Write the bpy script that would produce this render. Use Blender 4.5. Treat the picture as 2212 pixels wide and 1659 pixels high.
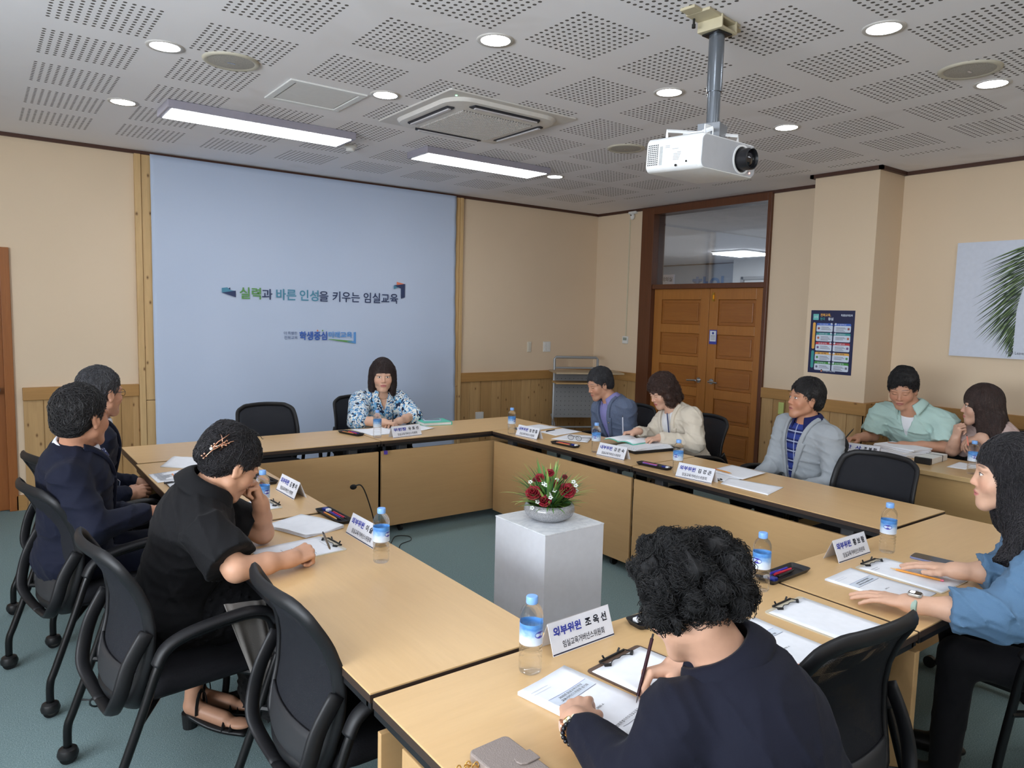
import bpy, bmesh, math, random
import numpy as np
from math import sin, cos, pi, radians
from mathutils import Vector, Matrix, noise
from mathutils.kdtree import KDTree

SC = bpy.context.scene
COL = SC.collection
for _o in list(bpy.data.objects):
    bpy.data.objects.remove(_o)

# ------------------------------------------------------------------ camera
CAM = Vector((-6.460, -6.924, 1.67))
_yaw, _pitch, _roll = -0.63976454, -0.09655593, 0.02507465
_fw = Vector((-sin(_yaw) * cos(_pitch), cos(_yaw) * cos(_pitch), sin(_pitch)))
_rt = Vector((cos(_yaw), sin(_yaw), 0))
_up = _rt.cross(_fw)
_r2 = _rt * cos(_roll) + _up * sin(_roll)
_u2 = -_rt * sin(_roll) + _up * cos(_roll)
cd = bpy.data.cameras.new('camera')
cd.sensor_width = 36
cd.lens = 1563.76 / 2212 * 36
cd.clip_start = 0.02
cam = bpy.data.objects.new('camera', cd)
cam.matrix_world = Matrix(((_r2.x, _u2.x, -_fw.x, CAM.x), (_r2.y, _u2.y, -_fw.y, CAM.y),
                           (_r2.z, _u2.z, -_fw.z, CAM.z), (0, 0, 0, 1)))
COL.objects.link(cam)
SC.camera = cam

# ------------------------------------------------------------------ world, exposure, daylight
W = bpy.data.worlds.new('world')
SC.world = W
W.use_nodes = True
W.node_tree.nodes['Background'].inputs[0].default_value = (0.80, 0.88, 1.0, 1)
W.node_tree.nodes['Background'].inputs[1].default_value = 0.35
SC.view_settings.view_transform = 'Standard'
SC.view_settings.look = 'None'
SC.view_settings.gamma = 1
SC.view_settings.use_curve_mapping = False
SC.view_settings.exposure = 0.62
SC.cycles.max_bounces = 6
SC.cycles.diffuse_bounces = 4
SC.cycles.glossy_bounces = 3
SC.cycles.transmission_bounces = 5
SC.cycles.adaptive_threshold = 0.06
SC.cycles.caustics_reflective = False
LAMP_DOWN = 20.0      # emission of the round downlights
LAMP_PANEL = 8.0      # emission of the long flat panels
wl = bpy.data.lights.new('window_daylight', 'AREA')
wl.shape = 'RECTANGLE'; wl.size = 1.4; wl.size_y = 3.8; wl.energy = 270; wl.color = (0.86, 0.93, 1.0)
wo = bpy.data.objects.new('window_daylight', wl)
wo.location = (-9.32, -6.2, 1.75)
wo.rotation_euler = (0, radians(-124), 0)  # tilted upward so the lamp of the unseen window brightens the ceiling
COL.objects.link(wo)

CEIL = 2.958
TT = 0.72

# ------------------------------------------------------------------ helpers: colour, materials
def lin(c):
    out = []
    for v in c[:3]:
        v = v / 255.0
        out.append(v / 12.92 if v <= 0.04045 else ((v + 0.055) / 1.055) ** 2.4)
    return (out[0], out[1], out[2], 1.0)

class NT:
    """tiny node builder"""
    def __init__(s, name):
        s.m = bpy.data.materials.new(name)
        s.m.use_nodes = True
        s.t = s.m.node_tree
        s.b = s.t.nodes['Principled BSDF']
        s.out = s.t.nodes['Material Output']
    def n(s, typ, **kw):
        nd = s.t.nodes.new(typ)
        for k, v in kw.items():
            if k.startswith('i_'):
                key = k[2:]
                key = int(key) if key.isdigit() else key.replace('_', ' ')
                s.plug(v, nd.inputs[key])
            else:
                setattr(nd, k, v)
        return nd
    def plug(s, v, sock):
        if isinstance(v, bpy.types.NodeSocket):
            s.t.links.new(v, sock)
        elif isinstance(v, bpy.types.Node):
            s.t.links.new(v.outputs[0], sock)
        else:
            sock.default_value = v
    def math(s, op, a, b=0.0, c=0.0):
        nd = s.t.nodes.new('ShaderNodeMath'); nd.operation = op
        s.plug(a, nd.inputs[0]); s.plug(b, nd.inputs[1]); s.plug(c, nd.inputs[2])
        return nd.outputs[0]
    def mix(s, f, a, b, blend='MIX'):
        nd = s.t.nodes.new('ShaderNodeMix'); nd.data_type = 'RGBA'; nd.blend_type = blend
        s.plug(f, nd.inputs[0]); s.plug(a, nd.inputs[6]); s.plug(b, nd.inputs[7])
        return nd.outputs[2]
    def ramp(s, f, stops):
        nd = s.t.nodes.new('ShaderNodeValToRGB')
        cr = nd.color_ramp
        while len(cr.elements) > 1: cr.elements.remove(cr.elements[-1])
        cr.elements[0].position = stops[0][0]; cr.elements[0].color = stops[0][1]
        for p, c in stops[1:]:
            e = cr.elements.new(p); e.color = c
        s.plug(f, nd.inputs[0])
        return nd.outputs[0]
    def coords(s, kind='Object', scale=(1, 1, 1), rot=(0, 0, 0), loc=(0, 0, 0)):
        tc = s.n('ShaderNodeTexCoord')
        mp = s.n('ShaderNodeMapping')
        s.t.links.new(tc.outputs[kind], mp.inputs[0])
        mp.inputs['Scale'].default_value = scale
        mp.inputs['Rotation'].default_value = rot
        mp.inputs['Location'].default_value = loc
        return mp.outputs[0]
    def wpos(s, scale=(1, 1, 1), rot=(0, 0, 0)):
        g = s.n('ShaderNodeNewGeometry')
        mp = s.n('ShaderNodeMapping')
        s.t.links.new(g.outputs['Position'], mp.inputs[0])
        mp.inputs['Scale'].default_value = scale
        mp.inputs['Rotation'].default_value = rot
        return mp.outputs[0]
    def noise(s, vec, scale=5, detail=3, rough=0.5, dist=0.0):
        nd = s.n('ShaderNodeTexNoise')
        s.plug(vec, nd.inputs['Vector'])
        nd.inputs['Scale'].default_value = scale
        nd.inputs['Detail'].default_value = detail
        nd.inputs['Roughness'].default_value = rough
        nd.inputs['Distortion'].default_value = dist
        return nd.outputs[0]
    def bump(s, h, strength=0.2, dist=0.01):
        nd = s.n('ShaderNodeBump')
        nd.inputs['Strength'].default_value = strength
        nd.inputs['Distance'].default_value = dist
        s.plug(h, nd.inputs['Height'])
        s.t.links.new(nd.outputs[0], s.b.inputs['Normal'])
    def set(s, col=None, rough=None, metal=None, spec=None, **kw):
        if col is not None: s.plug(col, s.b.inputs['Base Color'])
        if rough is not None: s.plug(rough, s.b.inputs['Roughness'])
        if metal is not None: s.plug(metal, s.b.inputs['Metallic'])
        if spec is not None: s.plug(spec, s.b.inputs['Specular IOR Level'])
        for k, v in kw.items():
            s.plug(v, s.b.inputs[k.replace('_', ' ')])
        return s.m

def plain(name, c, rough=0.6, metal=0.0, spec=0.5, nz=0.06, nscale=30, bump=0.0, bscale=200, **kw):
    """flat colour with a faint procedural variation"""
    s = NT(name)
    base = lin(c)
    v = s.noise(s.coords('Object'), nscale, 3)
    dark = tuple(x * (1 - nz) for x in base[:3]) + (1,)
    lite = tuple(min(1, x * (1 + nz)) for x in base[:3]) + (1,)
    s.set(s.mix(v, dark, lite), rough, metal, spec, **kw)
    if bump: s.bump(s.noise(s.coords('Object'), bscale, 2), bump, 0.002)
    return s.m

def emit(name, c, strength):
    s = NT(name)
    s.set((0.8, 0.8, 0.8, 1), 0.5)
    s.b.inputs['Emission Color'].default_value = c
    s.b.inputs['Emission Strength'].default_value = strength
    return s.m

# ------------------------------------------------------------------ helpers: objects
def tag(o, label=None, cat=None, group=None, kind=None):
    if label: o['label'] = label
    if cat: o['category'] = cat
    if group: o['group'] = group
    if kind: o['kind'] = kind
    return o

def empty(name, loc=(0, 0, 0), rz=0.0, label=None, cat=None, group=None, kind=None):
    o = bpy.data.objects.new(name, None)
    o.empty_display_size = 0.05
    COL.objects.link(o)
    o.location = loc
    o.rotation_euler = (0, 0, rz)
    return tag(o, label, cat, group, kind)

def copy_tree(o, parent=None):
    c = o.copy(); COL.objects.link(c)
    if parent is not None: c.parent = parent
    for ch in list(o.children): copy_tree(ch, c)
    return c

class MB:
    def __init__(s):
        s.v = []; s.f = []
    def add(s, vs, fs):
        n = len(s.v)
        s.v += [tuple(p) for p in vs]
        s.f += [tuple(n + i for i in f) for f in fs]
        return s
    def box(s, x0, x1, y0, y1, z0, z1, M=None):
        vs = [Vector((x, y, z)) for z in (z0, z1) for y in (y0, y1) for x in (x0, x1)]
        if M is not None: vs = [M @ v for v in vs]
        return s.add(vs, [(0, 2, 3, 1), (4, 5, 7, 6), (0, 1, 5, 4), (2, 6, 7, 3), (0, 4, 6, 2), (1, 3, 7, 5)])
    def cbox(s, c, d, M=None):
        x, y, z = c; a, b, e = d[0] / 2, d[1] / 2, d[2] / 2
        return s.box(x - a, x + a, y - b, y + b, z - e, z + e, M)
    def prism(s, poly, z0, z1, M=None):
        n = len(poly)
        vs = [Vector((p[0], p[1], z0)) for p in poly] + [Vector((p[0], p[1], z1)) for p in poly]
        if M is not None: vs = [M @ v for v in vs]
        fs = [tuple(reversed(range(n))), tuple(range(n, 2 * n))]
        fs += [(i, (i + 1) % n, n + (i + 1) % n, n + i) for i in range(n)]
        return s.add(vs, fs)
    def lathe(s, prof, seg=24, M=None, cap=True, sx=1, sy=1):
        vs = []; fs = []
        for r, z in prof:
            for k in range(seg):
                a = 2 * pi * k / seg
                vs.append(Vector((r * cos(a) * sx, r * sin(a) * sy, z)))
        m = len(prof)
        for i in range(m - 1):
            for k in range(seg):
                a = i * seg + k; b = i * seg + (k + 1) % seg
                fs.append((a, b, b + seg, a + seg))
        if cap:
            fs.append(tuple(reversed(range(seg))))
            fs.append(tuple(range((m - 1) * seg, m * seg)))
        if M is not None: vs = [M @ v for v in vs]
        return s.add(vs, fs)
    def cyl(s, p, q, r, r2=None, seg=16):
        p = Vector(p); q = Vector(q); d = q - p
        M = Matrix.Translation(p) @ d.to_track_quat('Z', 'Y').to_matrix().to_4x4()
        return s.lathe([(r, 0), (r if r2 is None else r2, d.length)], seg, M)
    def ball(s, c, r, seg=14, rings=8, sc=(1, 1, 1), M=None):
        prof = [(r * sin(pi * i / rings), -r * cos(pi * i / rings)) for i in range(rings + 1)]
        prof[0] = (1e-5, -r); prof[-1] = (1e-5, r)
        T = Matrix.Translation(Vector(c)) @ (M if M is not None else Matrix()) @ Matrix.Diagonal((*sc, 1))
        return s.lathe(prof, seg, T)
    def tube(s, pts, r, seg=8, closed=False, cap=True, flat=None, up=None):
        """sweep a circle (or an ellipse: flat=(a,b)) along pts; r may be a list"""
        P = [Vector(p) for p in pts]; n = len(P)
        T = []
        for i in range(n):
            if closed: d = P[(i + 1) % n] - P[i - 1]
            else: d = P[min(i + 1, n - 1)] - P[max(i - 1, 0)]
            T.append(d.normalized() if d.length > 1e-9 else Vector((0, 0, 1)))
        u = Vector(up) if up is not None else (Vector((0, 0, 1)) if abs(T[0].z) < 0.9 else Vector((1, 0, 0)))
        vs = []; fs = []
        for i in range(n):
            if up is not None: u = Vector(up)
            u = (u - T[i] * u.dot(T[i])).normalized()
            w = T[i].cross(u)
            ri = r[i] if isinstance(r, (list, tuple)) else r
            a, b = (ri, ri) if flat is None else (ri * flat[0], ri * flat[1])
            for k in range(seg):
                t = 2 * pi * k / seg
                vs.append(P[i] + u * (a * cos(t)) + w * (b * sin(t)))
        m = n if closed else n - 1
        for i in range(m):
            for k in range(seg):
                a = i * seg + k; b = i * seg + (k + 1) % seg
                c = ((i + 1) % n) * seg + (k + 1) % seg; d = ((i + 1) % n) * seg + k
                fs.append((a, d, c, b))
        if cap and not closed:
            fs.append(tuple(range(seg)))
            fs.append(tuple(reversed(range((n - 1) * seg, n * seg))))
        return s.add(vs, fs)
    def grid(s, fn, nu, nv, closed_u=False):
        vs = [fn(i / (nu if closed_u else nu - 1), j / (nv - 1)) for j in range(nv) for i in range(nu)]
        fs = []
        for j in range(nv - 1):
            for i in range(nu if closed_u else nu - 1):
                a = j * nu + i; b = j * nu + (i + 1) % nu
                fs.append((a, b, b + nu, a + nu))
        return s.add(vs, fs)
    def build(s, name, mat=None, parent=None, smooth=False, bevel=0, solid=0, sub=0, loc=None, rz=0):
        me = bpy.data.meshes.new(name)
        me.from_pydata(s.v, [], s.f)
        me.update()
        if smooth is True: me.shade_smooth()
        o = bpy.data.objects.new(name, me)
        COL.objects.link(o)
        if mat is not None: me.materials.append(mat)
        if parent is not None: o.parent = parent
        if loc is not None: o.location = loc
        if rz: o.rotation_euler = (0, 0, rz)
        if solid:
            md = o.modifiers.new('solid', 'SOLIDIFY'); md.thickness = abs(solid); md.offset = 0 if solid > 0 else -1
        if bevel:
            md = o.modifiers.new('bevel', 'BEVEL'); md.width = bevel; md.segments = 2; md.limit_method = 'ANGLE'
            md.angle_limit = radians(40)
        if sub:
            md = o.modifiers.new('sub', 'SUBSURF'); md.levels = sub; md.render_levels = sub
        if smooth == 'auto':
            me.shade_smooth()
            try: me.set_sharp_from_angle(angle=radians(35))
            except Exception: pass
        return o

def rrect(w, h, r, n=5, cx=0, cy=0):
    pts = []
    for (sx, sy, a0) in ((1, 1, 0), (-1, 1, 90), (-1, -1, 180), (1, -1, 270)):
        for k in range(n + 1):
            a = radians(a0 + 90 * k / n)
            pts.append((cx + sx * (w / 2 - r) + r * cos(a), cy + sy * (h / 2 - r) + r * sin(a)))
    return pts

def catmull(P, n=6, closed=False):
    P = [Vector(p) for p in P]; out = []
    m = len(P)
    rng = range(m if closed else m - 1)
    for i in rng:
        p0 = P[(i - 1) % m] if (closed or i > 0) else P[0]
        p1 = P[i]; p2 = P[(i + 1) % m]
        p3 = P[(i + 2) % m] if (closed or i + 2 < m) else P[-1]
        for k in range(n):
            t = k / n
            out.append(0.5 * ((2 * p1) + (-p0 + p2) * t + (2 * p0 - 5 * p1 + 4 * p2 - p3) * t * t + (-p0 + 3 * p1 - 3 * p2 + p3) * t ** 3))
    if not closed: out.append(P[-1])
    return out

_tc = {}
def text_mesh(body, bold=0.0):
    key = (body, bold)
    if key not in _tc:
        c = bpy.data.curves.new('lettering', 'FONT'); c.body = body; c.size = 1; c.offset = bold
        c.resolution_u = 3
        o = bpy.data.objects.new('lettering', c); COL.objects.link(o)
        bpy.context.view_layer.update()
        dg = bpy.context.evaluated_depsgraph_get()
        me = bpy.data.meshes.new_from_object(o.evaluated_get(dg))
        vs = [v.co.copy() for v in me.vertices]; fs = [tuple(p.vertices) for p in me.polygons]
        bpy.data.objects.remove(o); bpy.data.curves.remove(c); bpy.data.meshes.remove(me)
        _tc[key] = (vs, fs)
    return _tc[key]

def text(body, org, xd, yd, width=None, height=None, mat=None, parent=None, name='lettering', bold=0.01, bend=None, lift=0.0004, mb=None, center=False):
    """flat lettering whose box has its lower-left corner at org; xd, yd are unit directions"""
    vs, fs = text_mesh(body, bold)
    if not vs: return None
    x0 = min(v.x for v in vs); x1 = max(v.x for v in vs); y0 = min(v.y for v in vs); y1 = max(v.y for v in vs)
    kx = (width / (x1 - x0)) if width else None
    ky = (height / (y1 - y0)) if height else None
    if kx is None: kx = ky
    if ky is None: ky = kx
    org = Vector(org); xd = Vector(xd); yd = Vector(yd); nd = xd.cross(yd).normalized()
    if center: org = org - xd * (x1 - x0) * kx / 2
    out = []
    for v in vs:
        a = (v.x - x0) * kx; b = (v.y - y0) * ky
        if bend:   # wrap round a cylinder radius bend about its axis; org is the angle offset holder
            t = a / bend[0] + bend[1]
            out.append(Vector((bend[0] * cos(t), bend[0] * sin(t), org.z + b)))
        else:
            out.append(org + xd * a + yd * b + nd * lift)
    m = mb if mb is not None else MB()
    m.add(out, fs)
    if mb is None:
        return m.build(name, mat, parent)
    return m

def local_pts(parent, P):
    return P
# ------------------------------------------------------------------ materials of the room
def m_wallpaint():
    s = NT('cream_wall_paint')
    v = s.noise(s.wpos(), 1.3, 3)
    f = s.noise(s.wpos(), 160, 2)
    c = s.mix(v, lin((218, 197, 170)), lin((225, 204, 178)))
    c = s.mix(s.math('MULTIPLY', f, 0.12), c, lin((205, 182, 152)))
    s.set(c, 0.8, spec=0.25)
    s.bump(f, 0.12, 0.001)
    return s.m
def m_ceiling():
    s = NT('perforated_ceiling_board')
    p = s.wpos()
    sp = s.n('ShaderNodeSeparateXYZ'); s.plug(p, sp.inputs[0])
    masks = []; offs = []
    for k, (o, P) in enumerate(((-4.726, 0.6075), (-3.70, 0.592))):
        u = s.math('DIVIDE', s.math('SUBTRACT', sp.outputs[k], o), P)
        fr = s.math('FRACT', s.math('ADD', u, 100.5))
        loc = s.math('MULTIPLY', s.math('SUBTRACT', fr, 0.5), P)
        masks.append(s.math('LESS_THAN', s.math('ABSOLUTE', loc), 0.217))
        h = s.math('FRACT', s.math('ADD', s.math('DIVIDE', loc, 0.0361), 50.0))
        offs.append(s.math('MULTIPLY', s.math('SUBTRACT', h, 0.5), 0.0361))
    d = s.math('SQRT', s.math('ADD', s.math('MULTIPLY', offs[0], offs[0]), s.math('MULTIPLY', offs[1], offs[1])))
    hole = s.math('LESS_THAN', d, 0.0088)
    inside = s.math('LESS_THAN', sp.outputs[1], -0.42)
    inside = s.math('MULTIPLY', inside, s.math('LESS_THAN', sp.outputs[0], -0.62))
    hole = s.math('MULTIPLY', s.math('MULTIPLY', hole, inside), s.math('MULTIPLY', masks[0], masks[1]))
    v = s.noise(p, 1.1, 4, 0.6, 0.4)
    c = s.mix(v, lin((232, 230, 234)), lin((240, 238, 241)))
    st = s.ramp(s.noise(p, 0.9, 3, 0.5, 1.2), [(0.60, (0, 0, 0, 1)), (0.68, (1, 1, 1, 1))])
    c = s.mix(s.math('MULTIPLY', st, 0.10), c, lin((170, 158, 140)))
    c = s.mix(hole, c, lin((92, 88, 84)))
    s.set(c, 0.85, spec=0.2)
    return s.m
def m_carpet():
    s = NT('teal_grey_carpet')
    p = s.wpos()
    a = s.noise(p, 220, 2, 0.7); b = s.noise(p, 45, 3, 0.6); c2 = s.noise(p, 1.2, 3)
    c = s.ramp(a, [(0.3, lin((88, 108, 110))), (0.55, lin((124, 144, 146))), (0.75, lin((170, 186, 186)))])
    c = s.mix(s.math('MULTIPLY', b, 0.5), c, lin((104, 124, 128)))
    c = s.mix(s.math('MULTIPLY', c2, 0.25), c, lin((108, 126, 122)))
    s.set(c, 0.95, spec=0.15)
    s.bump(a, 0.5, 0.004)
    return s.m
def m_pine(name, planks=0.15, tone=((184, 144, 94), (214, 176, 124)), vertical=True, knots=0.4):
    s = NT(name)
    p = s.wpos()
    sp = s.n('ShaderNodeSeparateXYZ'); s.plug(p, sp.inputs[0])
    t = s.math('ADD', sp.outputs[0], sp.outputs[1])
    z = sp.outputs[2]
    if not vertical: t, z = z, t
    idx = s.math('FLOOR', s.math('DIVIDE', t, planks))
    cb = s.n('ShaderNodeCombineXYZ')
    s.plug(s.math('ADD', s.math('MULTIPLY', t, 22.0), s.math('MULTIPLY', idx, 3.7)), cb.inputs[0])
    s.plug(s.math('ADD', s.math('MULTIPLY', z, 1.6), s.math('MULTIPLY', idx, 7.3)), cb.inputs[1])
    g = s.noise(cb.outputs[0], 1.0, 5, 0.6, 1.3)
    wn = s.n('ShaderNodeTexWhiteNoise'); wn.noise_dimensions = '1D'; s.plug(idx, wn.inputs['W'])
    tone2 = s.mix(wn.outputs[0], lin(tone[0]), lin(tone[1]))
    c = s.mix(s.math('MULTIPLY', g, 0.75), tone2, tuple(x * 0.55 for x in lin(tone[0])[:3]) + (1,))
    # knots
    kb = s.n('ShaderNodeCombineXYZ')
    s.plug(s.math('ADD', s.math('MULTIPLY', t, 9.0), s.math('MULTIPLY', idx, 5.1)), kb.inputs[0])
    s.plug(s.math('MULTIPLY', z, 5.0), kb.inputs[1])
    vo = s.n('ShaderNodeTexVoronoi'); vo.voronoi_dimensions = '2D'; s.plug(kb.outputs[0], vo.inputs['Vector']); vo.inputs['Scale'].default_value = 1.0
    wv = s.n('ShaderNodeTexWhiteNoise'); wv.noise_dimensions = '3D'; s.plug(vo.outputs['Position'], wv.inputs['Vector'])
    on = s.math('LESS_THAN', wv.outputs[0], knots)
    kn = s.ramp(vo.outputs['Distance'], [(0.03, (1, 1, 1, 1)), (0.07, (0.4, 0.4, 0.4, 1)), (0.12, (0, 0, 0, 1))])
    c = s.mix(s.math('MULTIPLY', s.math('MULTIPLY', kn, on), 0.85), c, lin((92, 55, 24)))
    s.set(c, 0.5, spec=0.35)
    return s.m
def m_wood(name, ca, cb, axis=0, scale=(1.5, 26, 26), rough=0.42, world=False, streak=0.8, spec=0.45):
    s = NT(name)
    sc = [scale[1]] * 3; sc[axis] = scale[0]
    p = s.wpos(tuple(sc)) if world else s.coords('Object', tuple(sc))
    g = s.noise(p, 1.0, 6, 0.55, 0.8)
    g2 = s.noise(p, 5.0, 3, 0.6, 0.2)
    c = s.mix(g, lin(ca), lin(cb))
    c = s.mix(s.math('MULTIPLY', s.math('SUBTRACT', g2, 0.35), streak), c, tuple(x * 0.72 for x in lin(ca)[:3]) + (1,))
    s.set(c, rough, spec=spec)
    return s.m

M = {}
M['wall'] = m_wallpaint()
M['ceil'] = m_ceiling()
M['carpet'] = m_carpet()
M['pine'] = m_pine('knotty_pine_boarding')
M['pine_rail'] = m_pine('pine_rail', 0.5, ((186, 140, 84), (196, 152, 96)), False, 0.25)
M['pine_post'] = m_pine('pale_pine_post', 0.5, ((214, 176, 122), (226, 192, 142)), True, 0.55)
M['darktrim'] = plain('dark_brown_trim', (74, 46, 36), 0.45)
M['darkframe'] = m_wood('dark_stained_frame', (84, 50, 32), (112, 68, 44), 2, (1.2, 30), 0.35)
M['door'] = m_wood('amber_varnished_door', (142, 86, 36), (168, 108, 50), 1, (1.6, 22), 0.3)
M['door_rail'] = m_wood('amber_varnished_stile', (158, 100, 44), (180, 120, 58), 2, (1.4, 24), 0.3)
M['door_l'] = m_wood('brown_varnished_door', (140, 84, 42), (164, 102, 54), 2, (1.4, 24), 0.35)
M['white'] = plain('white_plastic', (222, 222, 220), 0.4)
M['offwhite'] = plain('offwhite_plastic', (212, 206, 192), 0.45)
M['black'] = plain('black_plastic', (22, 22, 24), 0.45)
M['blackmetal'] = plain('black_painted_metal', (18, 18, 20), 0.4)
M['chrome'] = plain('brushed_steel', (190, 190, 192), 0.25, 1.0)
M['paper'] = plain('white_paper', (236, 238, 244), 0.75, spec=0.2)
M['ink'] = plain('black_ink', (30, 30, 40), 0.8, spec=0.1)
M['inkgrey'] = plain('grey_ink', (110, 112, 122), 0.8, spec=0.1)

H = CEIL
def structure(o):
    o['kind'] = 'structure'; return o
def mbox(name, mat, boxes, bevel=0, parent=None, st=True):
    m = MB()
    for b in boxes: m.box(*b)
    o = m.build(name, mat, parent, bevel=bevel)
    if st and parent is None: structure(o)
    return o

XL, YB_ = -9.4, -10.2
mbox('floor', M['carpet'], [(XL - .2, 0.2, YB_ - .2, 0.2, -0.1, 0)])
mbox('ceiling', M['ceil'], [(XL - .2, 0.2, YB_ - .2, 0.2, H, H + 0.12)])
# back wall with the opening for the single door on the left
mbox('wall_back', M['wall'], [(-6.235, 0, 0, .16, 0, H), (XL, -7.17, 0, .16, 0, H), (-7.17, -6.235, 0, .16, 2.07, H)])
mbox('wall_left', M['wall'], [(XL - .16, XL, YB_, .16, 0, 0.95), (XL - .16, XL, YB_, .16, 2.5, H), (XL - .16, XL, YB_, -8.2, .95, 2.5), (XL - .16, XL, -4.2, .16, .95, 2.5)])
mbox('wall_front', M['wall'], [(XL, 0, YB_ - .16, YB_, 0, H)])
mbox('wall_right', M['wall'], [(0, .18, -0.80, 0, 0, H), (0, .18, YB_, -2.535, 0, H), (0, .18, -2.535, -.80, 2.93, H)])
mbox('wall_pillar', M['wall'], [(-.42, 0, -3.81, -3.235, 0, H)], bevel=.004)
# dark cornice strip along the ceiling
mbox('trim_cornice', M['darktrim'], [(XL, 0, -.022, 0, H - .028, H), (-.022, 0, -3.235, 0, H - .03, H), (-.45, 0, -3.235, -3.2, H - .03, H),
     (-.45, -.42, -3.84, -3.2, H - .03, H), (-.45, 0, -3.84, -3.81, H - .03, H), (-.022, 0, YB_, -3.81, H - .03, H)])
# pine wainscot
def planks(m, axis, a, b, fixed, d, z0, z1, w=.15, gap=.006):
    n = max(1, round((b - a) / w)); w = (b - a) / n
    for i in range(n):
        p, q = a + i * w + gap / 2, a + (i + 1) * w - gap / 2
        if axis == 'x': m.box(p, q, fixed - d, fixed, z0, z1)
        else: m.box(fixed - d, fixed, p, q, z0, z1)
        # recessed tongue behind the gap
        if axis == 'x': m.box(q, q + gap, fixed - d * .6, fixed, z0, z1)
        else: m.box(fixed - d * .6, fixed, q, q + gap, z0, z1)
m = MB(); planks(m, 'x', -6.17, -5.335, 0, .016, 0.0, .90); planks(m, 'x', -2.065, 0, 0, .016, 0, .90)
structure(m.build('trim_boarding_back', M['pine'], bevel=.002))
m = MB(); planks(m, 'y', -.795, -.016, 0, .016, 0, .90); planks(m, 'y', -3.235, -2.54, 0, .016, 0, .90)
planks(m, 'y', -3.83, -3.22, -.42, .016, 0, .90); planks(m, 'y', YB_, -3.83, 0, .016, 0, .90)
m.box(-.436, 0, -3.83, -3.812, 0, .9); m.box(-.436, 0, -3.235, -3.218, 0, .9)
structure(m.build('trim_boarding_right', M['pine'], bevel=.002))
mbox('trim_rail_back', M['pine_rail'], [(-6.17, -5.335, -.034, 0, .885, .988), (-2.065, 0, -.034, 0, .885, .988)], bevel=.004)
mbox('trim_rail_right', M['pine_rail'], [(-.034, 0, -.795, 0, .885, .988), (-.034, 0, -3.235, -2.54, .885, .988), (-.456, 0, -3.85, -3.2, .885, .99), (-.034, 0, YB_, -3.85, .885, .988)], bevel=.004)
mbox('trim_base_block', M['pine_rail'], [(-6.235, -6.165, -.03, 0, 0, .12)])
# posts flanking the banner
mbox('trim_post', M['pine_post'], [(-5.333, -5.285, -.045, 0, .0, H - .03), (-5.282, -5.20, -.03, 0, .845, H - .03), (-5.282, -5.20, -.03, 0, 0, .84)], bevel=.003)
mbox('trim_post', M['pine_post'], [(-2.10, -2.062, -.045, 0, 0, H - .03), (-2.21, -2.103, -.03, 0, .845, H - .03), (-2.21, -2.103, -.03, 0, 0, .84)], bevel=.003)

# single door at the left end of the back wall
d = empty('door_1'); structure(d)
mbox('door_frame', M['door_l'], [(-6.285, -6.222, -.03, .1, 0, 2.085), (-7.20, -7.13, -.03, .1, 0, 2.085), (-7.13, -6.285, -.03, .1, 2.03, 2.085)], .004, d)
mbox('door_leaf', M['door_l'], [(-7.128, -6.284, .02, .06, .004, 2.031)], .003, d)
m = MB(); m.cyl((-6.345, .02, .973), (-6.345, 0.0, .973), .034); m.cyl((-6.345, 0.0, .973), (-6.345, -.045, .973), .01); m.ball((-6.345, -.06, .973), .026)
m.build('door_handle', M['chrome'], d, smooth='auto')

# double door with transom in the right wall
d = empty('door_2'); structure(d)
FR = M['darkframe']
mbox('door_frame', FR, [(-.035, .17, -.985, -.796, 0, 2.945), (-.035, .17, -2.545, -2.50, 0, 2.945), (-.035, .17, -2.5, -.985, 2.865, 2.945), (-.02, .17, -2.5, -.985, 2.0, 2.055)], .005, d)
def leaf(y0, y1, name, hinge_l):
    """five-panel varnished leaf between y0 (far) and y1 (near); y decreases towards the camera"""
    e = empty(name); e.parent = d
    x0, x1 = .03, .07
    st = .115
    w0, w1 = y1 + st, y0 - st
    m = MB()
    m.box(x0, x1, y1, y1 + st, .01, 2.0); m.box(x0, x1, y0 - st, y0, .01, 2.0)
    rails = [(.01, .16), (.44, .54), (.80, .90), (1.14, 1.24), (1.50, 1.60), (1.88, 2.0)]
    for a, b in rails: m.box(x0, x1, w0, w1, a, b)
    m.build('door_stiles', M['door_rail'], e, bevel=.004)
    for i in range(5):
        a, b = rails[i][1], rails[i + 1][0]
        m = MB(); m.box(x0 + .016, x1 - .01, w0, w1, a, b)
        m.box(x0 + .006, x1 - .01, w0 + .035, w1 - .035, a + .035, b - .035)
        m.build('door_panel', M['door'], e, bevel=.006)
    return e
lf = leaf(-.987, -1.788, 'door_leaf', True)
rl = leaf(-1.793, -2.498, 'door_leaf', False)
for y, sgn, e in ((-1.70, 1, lf), (-1.875, -1, rl)):
    m = MB(); m.cyl((.03, y, .985), (.018, y, .985), .03); m.cyl((.018, y, .985), (-.03, y, .985), .011)
    m.tube([(-.03, y, .985), (-.036, y + sgn * .03, .985), (-.034, y + sgn * .12, .98)], .010)
    m.build('door_handle', M['chrome'], e, smooth='auto')
m = MB(); m.box(.018, .03, -1.86, -1.832, 1.86, 1.955); m.box(.006, .03, -1.853, -1.84, 1.885, 1.93)
m.build('door_bolt', plain('brass', (190, 150, 70), .3, 1.0), rl)
s = NT('transom_glass'); tr = s.n('ShaderNodeBsdfTransparent'); gl = s.n('ShaderNodeBsdfGlossy'); gl.inputs['Roughness'].default_value = .03
mx = s.n('ShaderNodeMixShader'); mx.inputs[0].default_value = .16; tr.inputs[0].default_value = (.86, .88, .90, 1)
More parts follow.
